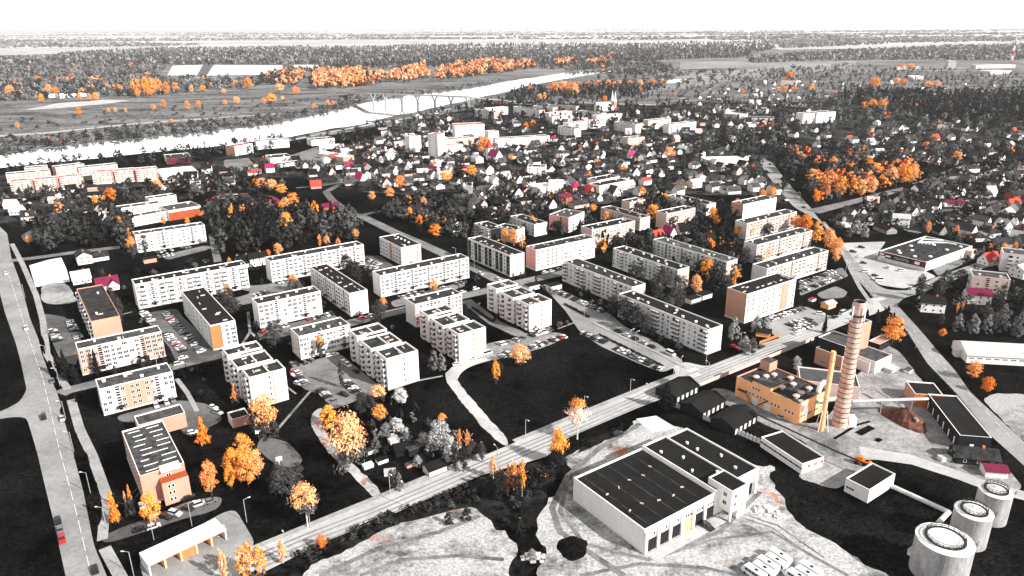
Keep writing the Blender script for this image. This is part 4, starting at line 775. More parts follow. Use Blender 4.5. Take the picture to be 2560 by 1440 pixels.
r_, l_, d_, h_ = simple('long_shed', 'long black open-fronted shed with white roof edge beside the right road', 'shed', (2320, 984), (2400, 1088), 11, 6, ('wall_black', 'wall_black', 'wall_black'), 'roof_black', snap=False)
for k in range(6):
    q = MB(); q.box(2 + k * 5.4, 2.8 + k * 5.4, -0.1, 0.05, 0.4, 3.4); q.obj('post', 'roof_white', r_)
q = MB(); q.box(l_, l_ + 0.06, 4, 5.4, 0, 2.6); q.obj('door', 'roof_white', r_)
r_, l_, d_, h_ = simple('low_building', 'long white building with big windows and black roof behind the warehouse', 'building', (1903, 1092), (2006, 1160), 10.5, 4.2, ('wall_white', 'wall_white', 'wall_cream'), 'roof_black', 'L' * 8, snap=False, right='..o.o.o')
r_, l_, d_, h_ = simple('transformer_house', 'white cube-like building with black roof on the dark lawn', 'building', (2115, 1195), (2178, 1222), 16, 5.2, WW, 'roof_black', 'L..', snap=True)
# three tarred sheds behind a scalloped wall
for k, (a, lb) in enumerate((((1690, 1010), 'nearest the spruce'), ((1755, 1050), 'middle'), ((1835, 1090), 'nearest the white long building'))):
    c = G(*a); R = local_root('tarred_shed', 'low black gabled shed, %s of the three beside the boiler house' % lb, 'shed', c, A35 + 0.1, 'tarred sheds in a row')
    q = MB(); q.box(0, 16, 0, 11, 0, 3.2); q.prism([(0.0, 3.2), (11, 3.2), (5.5, 5.4)], -0.0, 16.0); q.obj('wall', 'wall_black', R)
    q = MB(); q.quad((-0.5, -0.5, 3.1), (16.5, -0.5, 3.1), (16.5, 5.5, 5.55), (-0.5, 5.5, 5.55)); q.quad((-0.5, 5.5, 5.55), (16.5, 5.5, 5.55), (16.5, 11.5, 3.1), (-0.5, 11.5, 3.1)); q.obj('roof', 'roof_black', R); clear_rect(c, A35, -1, 17, -1, 12)
    for j in range(5):
        q = MB(); q.box(0.6 + j * 3.1, 2.0 + j * 3.1, -0.1, 0.05, 0.3, 2.8); q.obj('wall_panel', 'wall_grey', R)
c = G(1688, 1018); R = local_root('panel_fence', 'scalloped pale concrete panel fence along the three black sheds', 'fence', c, math.atan2((G(1900, 1110) - c).y, (G(1900, 1110) - c).x))
n_ = 24; Lf = (G(1900, 1110) - c).length / n_
b = MB(); b.poly([(0.1, 0, 0), (Lf - 0.1, 0, 0), (Lf - 0.1, 0, 2.0), (Lf * 0.5, 0, 2.4), (0.1, 0, 2.0)]); b.poly([(0.1, 0.15, 2.0), (Lf * 0.5, 0.15, 2.4), (Lf - 0.1, 0.15, 2.0), (Lf - 0.1, 0.15, 0), (0.1, 0.15, 0)]); b.quad((0.1, 0, 2.0), (Lf * 0.5, 0, 2.4), (Lf * 0.5, 0.15, 2.4), (0.1, 0.15, 2.0)); b.quad((Lf * 0.5, 0, 2.4), (Lf - 0.1, 0, 2.0), (Lf - 0.1, 0.15, 2.0), (Lf * 0.5, 0.15, 2.4)); pm = b.mesh('fence_panel', ['wall_grey'])
for k in range(n_): link('fence_panel', pm, R, (k * Lf, 0, 0), random.uniform(-0.12, 0.12))
# concrete wall along the main road by the boiler yard
c = G(1745, 968); e = G(2035, 850); R = local_root('road_wall', 'low pale concrete wall between the main road and the boiler house', 'wall', c, math.atan2((e - c).y, (e - c).x)); n_ = 30; Lf = (e - c).length / n_
b = MB(); b.box(0.05, Lf - 0.05, 0, 0.2, 0, 1.7); pm = b.mesh('wall_panel', ['wall_cream'])
for k in range(n_): link('wall_panel', pm, R, (k * Lf, 0, 0))
# overhead pipe lines on posts
def pipeline(label, px, z, r, mat='steel_dark', post=14):
    pts = [G(*p_, z) for p_ in px]; o = pts[0]; R = local_root('pipe_line', label, 'pipe', Vector((o.x, o.y, 0)), 0); q = MB()
    for a, b_ in zip(pts, pts[1:]): q.tube(a - Vector((o.x, o.y, 0)), b_ - Vector((o.x, o.y, 0)), r, 0, 8)
    q.obj('pipe', mat, R)
    for a, b_ in zip(pts, pts[1:]):
        n = int((b_ - a).length // post)
        for k in range(1, n + 1):
            s = a.lerp(b_, k / (n + 0.5)) - Vector((o.x, o.y, 0)); w = MB(); w.tube((s.x, s.y, 0), (s.x, s.y, z - r), 0.16); w.obj('post', 'steel', R)
pipeline('thin overhead pipe from the boiler house past the white long building', [(1920, 1002), (1869, 1025), (2090, 1128), (2180, 1166)], 4.5, 0.32)
pipeline('pale boxed pipe from the white cube building to the tanks', [(2222, 1212), (2372, 1280), (2345, 1308)], 1.0, 0.8, 'wall_grey', 9)
pipeline('overhead conveyor from the chimney to the black shed', [(2130, 1003), (2320, 997)], 7, 0.7, 'steel', 12)
pipeline('slanting conveyor beside the chip pile', [(2190, 975), (2240, 1005), (2295, 1052)], 3.0, 0.6, 'steel', 8)
# chip pile
c = G(2262, 1050); b = MB(); n0 = 20; rings = 7
for k in range(rings):
    t = k / (rings - 1)
    for i in range(n0):
        a = 2 * math.pi * i / n0; r_ = (1 - t) * (1 + 0.18 * math.sin(3 * a + k) + random.uniform(-0.06, 0.06)); b.v.append((10.0 * r_ * math.cos(a), 6.5 * r_ * math.sin(a), 6.0 * (t ** 1.1) + random.uniform(-0.1, 0.1)))
for k in range(rings - 1):
    for i in range(n0): b.f.append((k * n0 + i, k * n0 + (i + 1) % n0, (k + 1) * n0 + (i + 1) % n0, (k + 1) * n0 + i)); b.m.append(0)
o = b.obj('wood_chip_pile', 'chips', None, (c.x, c.y, 0), math.radians(115)); tag(o, 'large brown heap of wood chips in the boiler yard', 'pile')
# rubble heaps
for a, s_, lb in (((1915, 1277), 1.0, 'pale heap of broken concrete in the warehouse yard'), ((1945, 1292), 0.6, 'small pale rubble heap near the dark lawn edge'), ((1335, 1395), 0.8, 'pale spoil heap among weeds at the bottom')):
    c = G(*a); b = MB()
    for k in range(60):
        r_ = random.uniform(0, 1) ** 0.7; t = random.uniform(0, 6.28); x, y = 4.5 * s_ * r_ * math.cos(t), 3 * s_ * r_ * math.sin(t); z = 1.6 * s_ * (1 - r_); d = random.uniform(0.25, 0.8) * s_; b.box(x - d, x + d, y - d * 0.7, y + d * 0.7, 0, z + d * 0.5)
    tag(b.obj('rubble_heap', 'rubble', None, (c.x, c.y, 0)), lb, 'pile', kind='stuff')
# warehouse: wide hall in three roof strips, gated front, stair tower
p = G(1612, 1325, 8.8); R = local_root('warehouse', 'huge pale warehouse with black roof strips and a row of gates on the dirt yard', 'warehouse', p, A35)
for k, (x0, x1, y0, y1, hh) in enumerate(((0, 31.5, 0, 33, 8.8), (31.5, 43, 0, 33, 9.6), (43, 54, 0.6, 32.6, 9.2))):
    b = MB(); i = 0.4
    b.quad((x0, y0, 0), (x1, y0, 0), (x1, y0, hh), (x0, y0, hh), 0); b.quad((x1, y1, 0), (x0, y1, 0), (x0, y1, hh), (x1, y1, hh), 0); b.quad((x0, y1, 0), (x0, y0, 0), (x0, y0, hh), (x0, y1, hh), 0); b.quad((x1, y0, 0), (x1, y1, 0), (x1, y1, hh), (x1, y0, hh), 0)
    oo = [(x0, y0), (x1, y0), (x1, y1), (x0, y1)]; nn = [(x0 + i, y0 + i), (x1 - i, y0 + i), (x1 - i, y1 - i), (x0 + i, y1 - i)]
    for j in range(4):
        a1, a2, a3, a4 = oo[j], oo[(j + 1) % 4], nn[(j + 1) % 4], nn[j]; b.quad((*a1, hh), (*a2, hh), (*a3, hh), (*a4, hh), 1); b.quad((*a4, hh), (*a3, hh), (*a3, hh - 0.6), (*a4, hh - 0.6), 1)
    b.obj('wall', ['wall_white', 'trim'], R); q = MB(); q.quad((*nn[0], hh - 0.6), (*nn[1], hh - 0.6), (*nn[2], hh - 0.6), (*nn[3], hh - 0.6)); ro = q.obj('roof', 'roof_black', R)
    if k == 0:
        for j in range(5):
            q = MB(); q.box(3 + j * 5.6, 3.6 + j * 5.6, 1, 32, hh - 0.59, hh - 0.5); q.obj('roof_seam', 'roof_dark', ro)
            for t_ in range(2): link('roof_vent', PM['duct'], ro, (3.2 + j * 5.6, 9 + 13 * t_ + random.uniform(-2, 2), hh - 0.6), random.uniform(0, 3), (0.5, 0.8, 0.8))
    else:
        for j in range(4): link('roof_vent', PM['vent'], ro, (x0 + 2 + random.uniform(0, 7), 4 + j * 7 + random.uniform(0, 3), hh - 0.6), random.uniform(0, 3), (0.7, 0.7, 0.9))
for k in range(7):                              # pale wall panels on the long left wall
    for z0, z1 in ((0.3, 4.3), (4.4, 8.2)):
        q = MB(); q.box(-0.08, 0.02, 0.4 + k * 4.65, 4.9 + k * 4.65, z0, z1); q.obj('wall_panel', 'wall_white', R)
for k in range(6):                              # pilasters, gates, windows
    x = 0.4 + k * 5.2
    q = MB(); q.box(x - 0.4, x + 0.6, -0.7, 0.05, 0, 8.0); q.obj('pilaster', 'wall_white', R)
    q = MB(); q.box(x + 0.65, x + 4.75, -0.12, 0.02, 0, 4.4); q.obj('gate', 'wall_tan' if k == 3 else 'wall_black', R)
    if k >= 3:
        for j in range(4): link('window', PM['q'], R, (x + 1.1 + j * 1.05, 0, 5.0), 0)
    else:
        for j in range(2): link('window', PM['q'], R, (x + 1.2 + j * 2.6, 0, 5.2), 0)
for x in (43.5, 47.5, 52):
    q = MB(); q.box(x, x + 1.0, -0.3, 0.65, 0, 7.0); q.obj('pilaster', 'wall_white', R)
for x in (44.6, 48.6):
    q = MB(); q.box(x, x + 2.8, 0.5, 0.62, 0, 4.5); q.obj('gate', 'wall_black', R)
q = MB(); q.box(45, 51, 0.52, 0.61, 5.2, 6.2); q.obj('window_band', 'wall_cream', R)
b = MB(); b.box(33, 40.5, -5.2, 4.5, 3.4, 11.2, 0, top=1); b.box(36.5, 40.5, -5.2, 0, 0, 3.4, 0); b.box(33, 33.7, -5.2, -4.5, 0, 3.4, 0)
b.obj('stair_tower', ['wall_white', 'roof_black'], R)
for z in (5.4, 8.4):
    link('window', PM['w'], R, (33, -2.6, z), -math.pi / 2); link('window', PM['w'], R, (35, -5.2, z), 0)
b = MB(); b.box(33, 40.5, -5.2, -4.9, 11.2, 11.6); b.box(33, 40.5, 4.2, 4.5, 11.2, 11.6); b.box(33, 33.3, -4.9, 4.2, 11.2, 11.6); b.box(40.2, 40.5, -4.9, 4.2, 11.2, 11.6); b.obj('parapet', 'trim', R); clear_rect(p, A35, -3, 57, -7, 35)
q = MB(); q.box(0.5, 32, -4.5, -0.75, 0, 0.22); q.obj('apron', 'concrete', R)
# storage tanks
for k, ((px, py), d, hh, lb) in enumerate((((2364, 1344), 15.0, 11.5, 'largest and nearest round storage tank at lower right'), ((2436, 1273), 10.4, 11, 'middle round storage tank at lower right'), ((2491, 1222), 9.6, 10.5, 'farthest round storage tank at lower right, by the service road'))):
    c = G(px, py, hh + 0.6); r_ = d / 2; R = local_root('storage_tank', lb, 'storage tank', c, 0, 'storage tanks')
    q = MB(); q.ring([(0, 0, 0, r_), (0, 0, hh, r_)], 0, False, 40); q.obj('tank_wall', 'tank_wall', R)
    q = MB(); q.ring([(0, 0, hh, r_ + 0.1), (0, 0, hh + 1.2, r_ * 0.06)], 0, True, 40); q.obj('tank_roof', 'tank_roof', R)
    for i in range(20):
        a = 2 * math.pi * i / 20; q = MB(); q.tube((r_ * 0.98 * math.cos(a), r_ * 0.98 * math.sin(a), hh + 0.06), (0.4 * math.cos(a), 0.4 * math.sin(a), hh + 1.2), 0.03, 0, 4); q.obj('roof_rib', 'steel', R)
    q = MB(); rr = r_ * 0.68
    for i in range(20):
        a = 2 * math.pi * i / 20; b_ = 2 * math.pi * (i + 1) / 20; zt = hh + 0.4 + 0.3
        for dz in (0.5, 1.1): q.tube((rr * math.cos(a), rr * math.sin(a), zt + dz), (rr * math.cos(b_), rr * math.sin(b_), zt + dz), 0.09, 0, 4)
        q.tube((rr * math.cos(a), rr * math.sin(a), zt - 0.3), (rr * math.cos(a), rr * math.sin(a), zt + 1.1), 0.07, 0, 4)
    q.obj('railing', 'steel_dark', R)
    q = MB(); q.ring([(0, 0, hh + 0.42, rr - 0.5), (0, 0, hh + 0.62, rr - 0.5), (0, 0, hh + 0.62, rr + 0.25), (0, 0, hh + 0.40, rr + 0.25)], 0, False, 30); q.obj('walkway', 'steel_dark', R)
    q = MB()
    for i in range(14):
        a = -0.3 + i * 0.07; q.tube((r_ * 1.0 * math.cos(a), r_ * 1.0 * math.sin(a), hh * (1 - i / 14)), ((r_ + 1) * math.cos(a), (r_ + 1) * math.sin(a), hh * (1 - i / 14)), 0.1, 0, 4)
    q.tube(((r_ + 1) * math.cos(-0.3), (r_ + 1) * math.sin(-0.3), hh + 1), ((r_ + 1) * math.cos(0.7), (r_ + 1) * math.sin(0.7), 0.8), 0.08, 0, 4); q.obj('stair', 'steel_dark', R)
    keep_clear([(c.x + (r_ + 3) * math.cos(t), c.y + (r_ + 3) * math.sin(t)) for t in [0.6 * i for i in range(11)]])
# long barn at the right
c = G(2415, 907); R = local_root('long_barn', 'long pale barn with ridge roof and small windows at the right edge', 'barn', c, math.radians(-9))
b = MB(); b.box(0, 46, 0, 17, 0, 4.0); b.prism([(0, 4.0), (17, 4.0), (8.5, 7.4)], 0, 46); b.obj('wall', 'wall_white', R)
b = MB(); b.quad((-0.4, -0.5, 3.95), (46, -0.5, 3.95), (46, 8.5, 7.5), (-0.4, 8.5, 7.5)); b.obj('roof_slope', 'roof_pale', R); b = MB(); b.quad((-0.4, 8.5, 7.5), (46, 8.5, 7.5), (46, 17.5, 3.95), (-0.4, 17.5, 3.95)); b.obj('roof_slope', 'roof_white', R)
for k in range(12): link('window', PM['L'], R, (2 + k * 3.6, 0, 2.2), 0, (0.8, 1, 0.8))
q = MB(); q.box(-2.5, 0, 6, 10, 0, 3.8); q.obj('porch', 'wall_grey', R); clear_rect(c, math.radians(-9), -3, 50, -2, 19)
# filling/wash station
p = G(345, 1372, 4); R = local_root('wash_station', 'long low wash bay building with white roof and orange-edged bays at lower left', 'car wash', p, A55)
stL = 23.0
R.rotation_euler = (0, 0, math.radians(44)); p2 = G(370, 1413, 4.0); R.location = (p2.x, p2.y, 0)
b = MB(); b.box(0, stL, 0, 7.4, 3.4, 4.0, 0); b.obj('roof', 'roof_white', R)
b = MB(); b.box(0, stL, 6.9, 7.4, 0, 3.4); b.box(0, 0.4, 0, 6.9, 0, 3.4); b.box(stL - 0.4, stL, 0, 6.9, 0, 3.4); b.obj('wall', 'wall_grey', R)
for k in range(1, 5):
    q = MB(); q.box(k * stL / 5 - 0.25, k * stL / 5 + 0.25, 0.1, 6.9, 0, 3.4); q.obj('bay_wall', 'wall_tan', R)
q = MB(); q.box(2 * stL / 5 + 0.3, 3 * stL / 5 - 0.3, 0.5, 0.7, 0, 3.3); q.obj('door', 'wall_rust', R)
q = MB(); q.box(0, stL, -0.08, 0.0, 3.35, 3.7); q.obj('fascia', 'wall_peach', R); clear_rect(p2, math.radians(44), -2, 25, -10, 9)
# river bridge
zb = 23.0; A = [G(x, y, z_) for x, y, z_ in ((858, 238, 1), (885, 233.5, 15), (915, 233, 21), (1000, 235, zb), (1080, 237.5, zb), (1169, 241.5, zb), (1215, 246, 19), (1260, 250.5, 10), (1302, 255, 1))]
o = A[0]; R = local_root('river_bridge', 'long pale road bridge on V-shaped piers across the river', 'bridge', Vector((o.x, o.y, 0)), 0); q = MB()
for a, c_ in zip(A, A[1:]):
    a = a - Vector((o.x, o.y, 0)); c_ = c_ - Vector((o.x, o.y, 0)); t = (c_ - a).normalized(); n = Vector((-t.y, t.x, 0)) * 5.5; dn = Vector((0, 0, -1.8))
    q.quad(a - n, c_ - n, c_ + n, a + n); q.quad(a - n + dn, c_ - n + dn, c_ - n, a - n); q.quad(a + n, c_ + n, c_ + n + dn, a + n + dn)
q.obj('deck', 'bridge', R)
for x, y in ((932, 233.2), (963, 234), (1003, 235), (1043, 236), (1086, 237.7), (1127, 239.5), (1171, 241.7)):
    c_ = G(x, y, zb) - Vector((o.x, o.y, 0)); q = MB()
    for s_ in (-1, 1): q.tube((c_.x, c_.y, 10), (c_.x + 5 * s_, c_.y, zb - 1.8), 1.3, 0, 6)
    q.tube((c_.x, c_.y, 0), (c_.x, c_.y, 10.5), 2.2, 0, 8); q.obj('pier', 'bridge', R)
pts = [(a.x, a.y) for a in A]
# road on the bank beyond the bridge
ribbon('road', [(1250, 258), (1330, 262), (1444, 258), (1560, 262), (1640, 264)], 10, 'meadow_pale', 0.9)
# twin-spired church
c = G(1530, 276); R = local_root('church', 'church with two slender white spires and a white nave near the skyline', 'church', c, math.radians(20))
b = MB(); b.box(-34, 0, -7, 7, 0, 9); b.prism([(-7, 9), (7, 9), (0, 16)], -34, 0); b.obj('nave', 'wall_white', R)
b = MB(); b.quad((-34.3, -7.4, 8.7), (0, -7.4, 8.7), (0, 0, 16.2), (-34.3, 0, 16.2)); b.quad((-34.3, 0, 16.2), (0, 0, 16.2), (0, 7.4, 8.7), (-34.3, 7.4, 8.7)); b.obj('roof', 'roof_pale', R)
for y in (-5.5, 5.5):
    b = MB(); b.box(0, 5, y - 2.5, y + 2.5, 0, 17); b.obj('tower', 'wall_peach', R); b = MB(); b.ring([(2.5, y, 17, 3.2), (2.5, y, 22, 2.2), (2.5, y, 36, 0.1)], 0, True, 8); b.obj('spire', 'roof_white', R)
# red-roofed church
c = G(1246, 404); R = local_root('church', 'small white church with a red pyramid tower roof and purple nave roof', 'church', c, A55)
b = MB(); b.box(-16, 2, -5, 5, 0, 6); b.prism([(-5, 6), (5, 6), (0, 13)], -16, 2); b.obj('nave', 'wall_white', R)
b = MB(); b.quad((-16.2, -5.4, 5.6), (2.2, -5.4, 5.6), (2.2, 0, 13.2), (-16.2, 0, 13.2)); b.quad((-16.2, 0, 13.2), (2.2, 0, 13.2), (2.2, 5.4, 5.6), (-16.2, 5.4, 5.6)); b.obj('roof', 'roof_magenta', R)
b = MB(); b.box(-22, -16.2, -3, 3, 0, 14); b.obj('tower', 'wall_white', R); b = MB(); v = [(-22.5, -3.5, 14), (-15.7, -3.5, 14), (-15.7, 3.5, 14), (-22.5, 3.5, 14)]
for j in range(4): b.poly([v[j], v[(j + 1) % 4], (-19.1, 0, 23)])
b.obj('spire', 'roof_red', R); keep_clear([(c.x - 14, c.y - 8), (c.x + 8, c.y - 8), (c.x + 8, c.y + 22), (c.x - 14, c.y + 22)])
# radio mast and wind masts
c = G(2527, 163); R = local_root('radio_mast', 'red and white lattice radio mast on the right skyline', 'mast', c, 0)
for k in range(6):
    b = MB(); z0, z1 = k * 17, (k + 1) * 17
    for i in range(4):
        a = math.pi / 4 + i * math.pi / 2; r0, r1 = 5 * (1 - z0 / 108), 5 * (1 - z1 / 108); b.tube((r0 * math.cos(a), r0 * math.sin(a), z0), (r1 * math.cos(a), r1 * math.sin(a), z1), 0.55, 0, 4); a2 = a + math.pi / 2; b.tube((r0 * math.cos(a), r0 * math.sin(a), z0), (r1 * math.cos(a2), r1 * math.sin(a2), z1), 0.3, 0, 4)
    b.obj('mast_section', 'roof_red' if k % 2 == 0 else 'roof_white', R)
for k, ((x, y), h_, lb) in enumerate((((1871, 99), 105, 'tall white mast on the horizon right of centre'), ((1914, 98), 50, 'shorter white mast right of the tall horizon mast'), ((1153, 104), 60, 'leftmost of three faint white masts on the horizon'), ((1216, 103), 60, 'middle of three faint white masts on the horizon'), ((1292, 101), 60, 'rightmost of three faint white masts on the horizon'), ((847, 97), 60, 'faint white mast on the left part of the horizon'))):
    c = G(x, y); b = MB(); b.ring([(0, 0, 0, 5), (0, 0, h_, 3)], 0, True, 6); tag(b.obj('horizon_mast', 'roof_white', None, (c.x, c.y, 0)), lb, 'mast')
# small details of the lower left and right: goals, boards, dome, skips, loader, digger
for (x, y), lb in (((588, 495), 'left white goal on the football pitch'), ((603, 501), 'right white goal on the football pitch')):
    c = G(x, y); b = MB(); b.tube((-4, 0, 0), (-4, 0, 3.2), 0.2); b.tube((4, 0, 0), (4, 0, 3.2), 0.2); b.tube((-4, 0, 3.2), (4, 0, 3.2), 0.2); tag(b.obj('football_goal', 'roof_white', None, (c.x, c.y, 0.3), 0.2), lb, 'goal')
for (x, y), lb in (((648, 1098), 'white basketball backboard at the top of the small court'), ((700, 1167), 'white basketball backboard at the bottom of the small court')):
    c = G(x, y); R = local_root('basketball_hoop', lb, 'basketball hoop', c, 0.4); b = MB(); b.box(-1.1, 1.1, -0.1, 0.1, 2.6, 4.2); b.obj('backboard', 'roof_white', R); b = MB(); b.tube((0, 0.2, 0), (0, 0.1, 3), 0.12); b.obj('post', 'frame_white', R)
c = G(262, 548); b = MB(); b.ring([(0, 0, 0, 7), (0, 0, 3, 6.6), (0, 0, 5.5, 4.5), (0, 0, 6.5, 1.5)], 0, True, 20); o = b.obj('greenhouse_dome', 'roof_white', None, (c.x, c.y, 0)); tag(o, 'white half-round greenhouse in the gardens at left', 'greenhouse')
c = G(2152, 1160); R = local_root('wheel_loader', 'orange wheel loader parked behind the white cube building', 'loader', c, -0.5)
b = MB(); b.box(-2.2, 1.0, -1.1, 1.1, 0.8, 2.0); b.box(-1.0, 0.4, -0.9, 0.9, 2.0, 3.2); b.obj('body', 'orange_paint', R); b = MB(); b.box(2.4, 3.4, -1.3, 1.3, 0.3, 1.4); b.box(1.0, 2.5, -0.2, 0.2, 0.9, 1.3); b.obj('bucket', 'orange_paint', R)
for x in (-1.6, 0.9):
    for y in (-1.25, 1.25): b = MB(); b.tube((x, y - 0.25, 0.75), (x, y + 0.25, 0.75), 0.75, 0, 12); b.obj('wheel', 'tyre', R)
c = G(2228, 928); b = MB(); b.prism([(-1.5, 0), (1.5, 0), (2.0, 2), (-2.0, 2)], -3, 3); tag(b.obj('skip', 'concrete', None, (c.x, c.y, 0), 0.6), 'grey ribbed skip beside the white workshop', 'skip')
# picket fence by the main road
c = G(1898, 861); e = G(1948, 842); R = local_root('picket_fence', 'rust-orange board fence along the main road near the peach block', 'fence', c, math.atan2((e - c).y, (e - c).x)); n_ = 46; Lf = (e - c).length / n_
b = MB(); b.box(0.02, Lf - 0.03, 0, 0.04, 0.1, 1.7); pm = b.mesh('board', ['wall_rust'])
for k in range(n_): link('board', pm, R, (k * Lf, 0, random.uniform(-0.06, 0.06)))
q = MB(); q.box(0, (e - c).length, 0.045, 0.1, 1.2, 1.3); q.obj('rail', 'timber', R)
# ------------------------------------------------------------------ houses
LM = [('the football pitch', 600, 503), ('the orange-walled school', 420, 520), ('the red-roofed church', 1246, 395), ('the twin-spired church', 1535, 270), ('the river bridge', 1040, 250), ('the dark-fronted supermarket', 2300, 640), ('the banded brick chimney', 2108, 1050),
      ('the tan boiler house', 1940, 1000), ('the huge warehouse', 1640, 1240), ('the round tanks', 2420, 1330), ('the tall peach block', 1930, 790), ('the pink-sided block', 1400, 650), ('the big white building at upper right', 2050, 298), ('the radio mast', 2528, 160),
      ('the curved dirt track', 830, 1110), ('the pale dirt road', 1190, 1030), ('the wash bay building', 450, 1370), ('the stripe-roofed building', 395, 1150), ('the small flat garage', 600, 1055), ('the wood chip heap', 2262, 1050), ('the bright white lot', 125, 682),
      ('the tall tower pair', 1080, 380), ('the white ribbed hall', 1175, 335), ('the white riverside building', 680, 370), ('the white greenhouse fields', 620, 178), ('the sand bank on the meadow', 200, 263), ('the crossroads', 2015, 532), ('the white market hall', 450, 440),
      ('the two-wing white building', 1535, 465), ('the lone block among houses', 1590, 355), ('the office building', 1000, 640), ('the magenta-walled block', 1410, 560), ('the long pale barn', 2470, 890), ('the round greenhouse', 262, 548), ('the left photo edge', 0, 500),
      ('the right photo edge', 2560, 520), ('the bottom right street corner', 2240, 760), ('the white shop by the wide road', 1815, 405), ('the stepped tower by the garage', 660, 960), ('the block group by the church', 1450, 300), ('the head of the river', 1460, 185), ('the tall pale tree on the main road', 1443, 1095)]
ORD = ['nearest', 'second nearest', 'third nearest', 'fourth nearest', 'fifth nearest', 'sixth nearest', 'seventh nearest', 'eighth nearest', 'ninth nearest', 'tenth nearest', 'eleventh nearest', 'twelfth nearest'] + ['%dth nearest' % k for k in range(13, 400)]
PEND = []                                       # things that get 'nth nearest to a landmark' labels: object, descriptor, px, py
def later(o, desc, px, py): PEND.append((o, desc, px, py))
def write_labels():
    by = {}
    for t in PEND: by.setdefault(t[1], []).append(t)
    for desc, L_ in by.items():
        P_ = np.array([(t[2], t[3]) for t in L_], float); best = [(10 ** 6, 0)] * len(L_)
        for li, (nm, x, y) in enumerate(LM):
            d = np.hypot(P_[:, 0] - x, (P_[:, 1] - y) * 1.0); od = np.argsort(d, kind='stable')
            for rk, i in enumerate(od):
                s_ = rk * 40 + d[i] * 0.3
                if s_ < best[i][0]: best[i] = (s_, li, rk)
        for i, t in enumerate(L_): t[0]['label'] = '%s, %s to %s' % (desc, ORD[best[i][2]], LM[best[i][1]][0])
HP = []                                         # house prototypes: (wall mesh, roof mesh, chimney mesh, window places, half size)
def make_house(L, W, hw, pitch, kind):
    b = MB(); b.box(-L / 2, L / 2, -W / 2, W / 2, 0, hw, 0); rh = W / 2 * math.tan(math.radians(pitch)); e = 0.5; r = MB(); wl_ = []
    if kind in ('gable', 'dormer', 'ell'):
        n = len(b.v); b.v += [(-L / 2, -W / 2, hw), (-L / 2, W / 2, hw), (-L / 2, 0, hw + rh), (L / 2, -W / 2, hw), (L / 2, W / 2, hw), (L / 2, 0, hw + rh)]; b.f += [(n, n + 2, n + 1), (n + 3, n + 4, n + 5)]; b.m += [0, 0]
        d = e * math.tan(math.radians(pitch))
        for s in (-1, 1):
            r.quad((-L / 2 - e, s * (W / 2 + e), hw - d), (L / 2 + e, s * (W / 2 + e), hw - d), (L / 2 + e, 0, hw + rh), (-L / 2 - e, 0, hw + rh)); r.quad((-L / 2 - e, s * (W / 2 + e), hw - d + 0.25), (L / 2 + e, s * (W / 2 + e), hw - d + 0.25), (L / 2 + e, 0, hw + rh + 0.25), (-L / 2 - e, 0, hw + rh + 0.25))
        wl_ += [(L / 2, 0, hw + 0.3, math.pi / 2), (-L / 2, 0, hw + 0.3, -math.pi / 2)]
    elif kind == 'hip':
        k = min(L / 2 - 0.5, W / 2); v = [(-L / 2 - e, -W / 2 - e, hw), (L / 2 + e, -W / 2 - e, hw), (L / 2 + e, W / 2 + e, hw), (-L / 2 - e, W / 2 + e, hw), (-L / 2 + k, 0, hw + rh), (L / 2 - k, 0, hw + rh)]
        n = len(r.v); r.v += v; r.f += [(n, n + 1, n + 5, n + 4), (n + 2, n + 3, n + 4, n + 5), (n + 1, n + 2, n + 5), (n + 3, n, n + 4)]; r.m += [0] * 4
    elif kind == 'flat':
        r.box(-L / 2 - 0.2, L / 2 + 0.2, -W / 2 - 0.2, W / 2 + 0.2, hw, hw + 0.35)
    if kind == 'dormer':
        b.box(-1.3, 1.3, -W / 2 - 0.05, 0, hw, hw + rh * 0.55); r.quad((-1.7, -W / 2 - 0.5, hw + rh * 0.5), (0, -W / 2 - 0.5, hw + rh * 0.85), (0, 0, hw + rh * 0.85), (-1.7, 0, hw + rh * 0.5)); r.quad((1.7, -W / 2 - 0.5, hw + rh * 0.5), (1.7, 0, hw + rh * 0.5), (0, 0, hw + rh * 0.85), (0, -W / 2 - 0.5, hw + rh * 0.85)); b.poly([(-1.3, -W / 2 - 0.05, hw + rh * 0.55), (1.3, -W / 2 - 0.05, hw + rh * 0.55), (0, -W / 2 - 0.05, hw + rh * 0.83)])
    if kind == 'ell':
        X = L * 0.22; b.box(X - W * 0.35, X + W * 0.35, -W / 2 - 3, -W / 2, 0, hw); h2 = W * 0.35 * math.tan(math.radians(pitch)); b.poly([(X - W * 0.35, -W / 2 - 3, hw), (X + W * 0.35, -W / 2 - 3, hw), (X, -W / 2 - 3, hw + h2)])
        for s in (-1, 1): r.quad((X + s * (W * 0.35 + 0.4), -W / 2 - 3.4, hw - 0.3), (X, -W / 2 - 3.4, hw + h2 + 0.1), (X, 0, hw + h2 + 0.1), (X + s * (W * 0.35 + 0.4), 0, hw - 0.3))
        wl_.append((X, -W / 2 - 3, 1.0, 0))
    for f in range(2 if hw > 4.6 else 1):
        z = 1.0 + f * 2.8
        for x in (-L * 0.3, 0.02 * L, L * 0.33): wl_.append((x, -W / 2 - (0 if kind != 'ell' or x < 0 else 3.01), z, 0)) if not (kind == 'ell' and x > 0) else None
        for y in (-W * 0.2, W * 0.22): wl_ += [(L / 2, y, z, math.pi / 2), (-L / 2, y, z, -math.pi / 2)]
    c = MB(); c.box(L * 0.15, L * 0.15 + 0.8, -0.4, 0.4, hw + rh * 0.6, hw + rh + 0.9)
    return (b.mesh('wall', ['wall_white']), r.mesh('roof', ['roof_dark']), c.mesh('chimney', ['wall_rust']), wl_, (L, W))
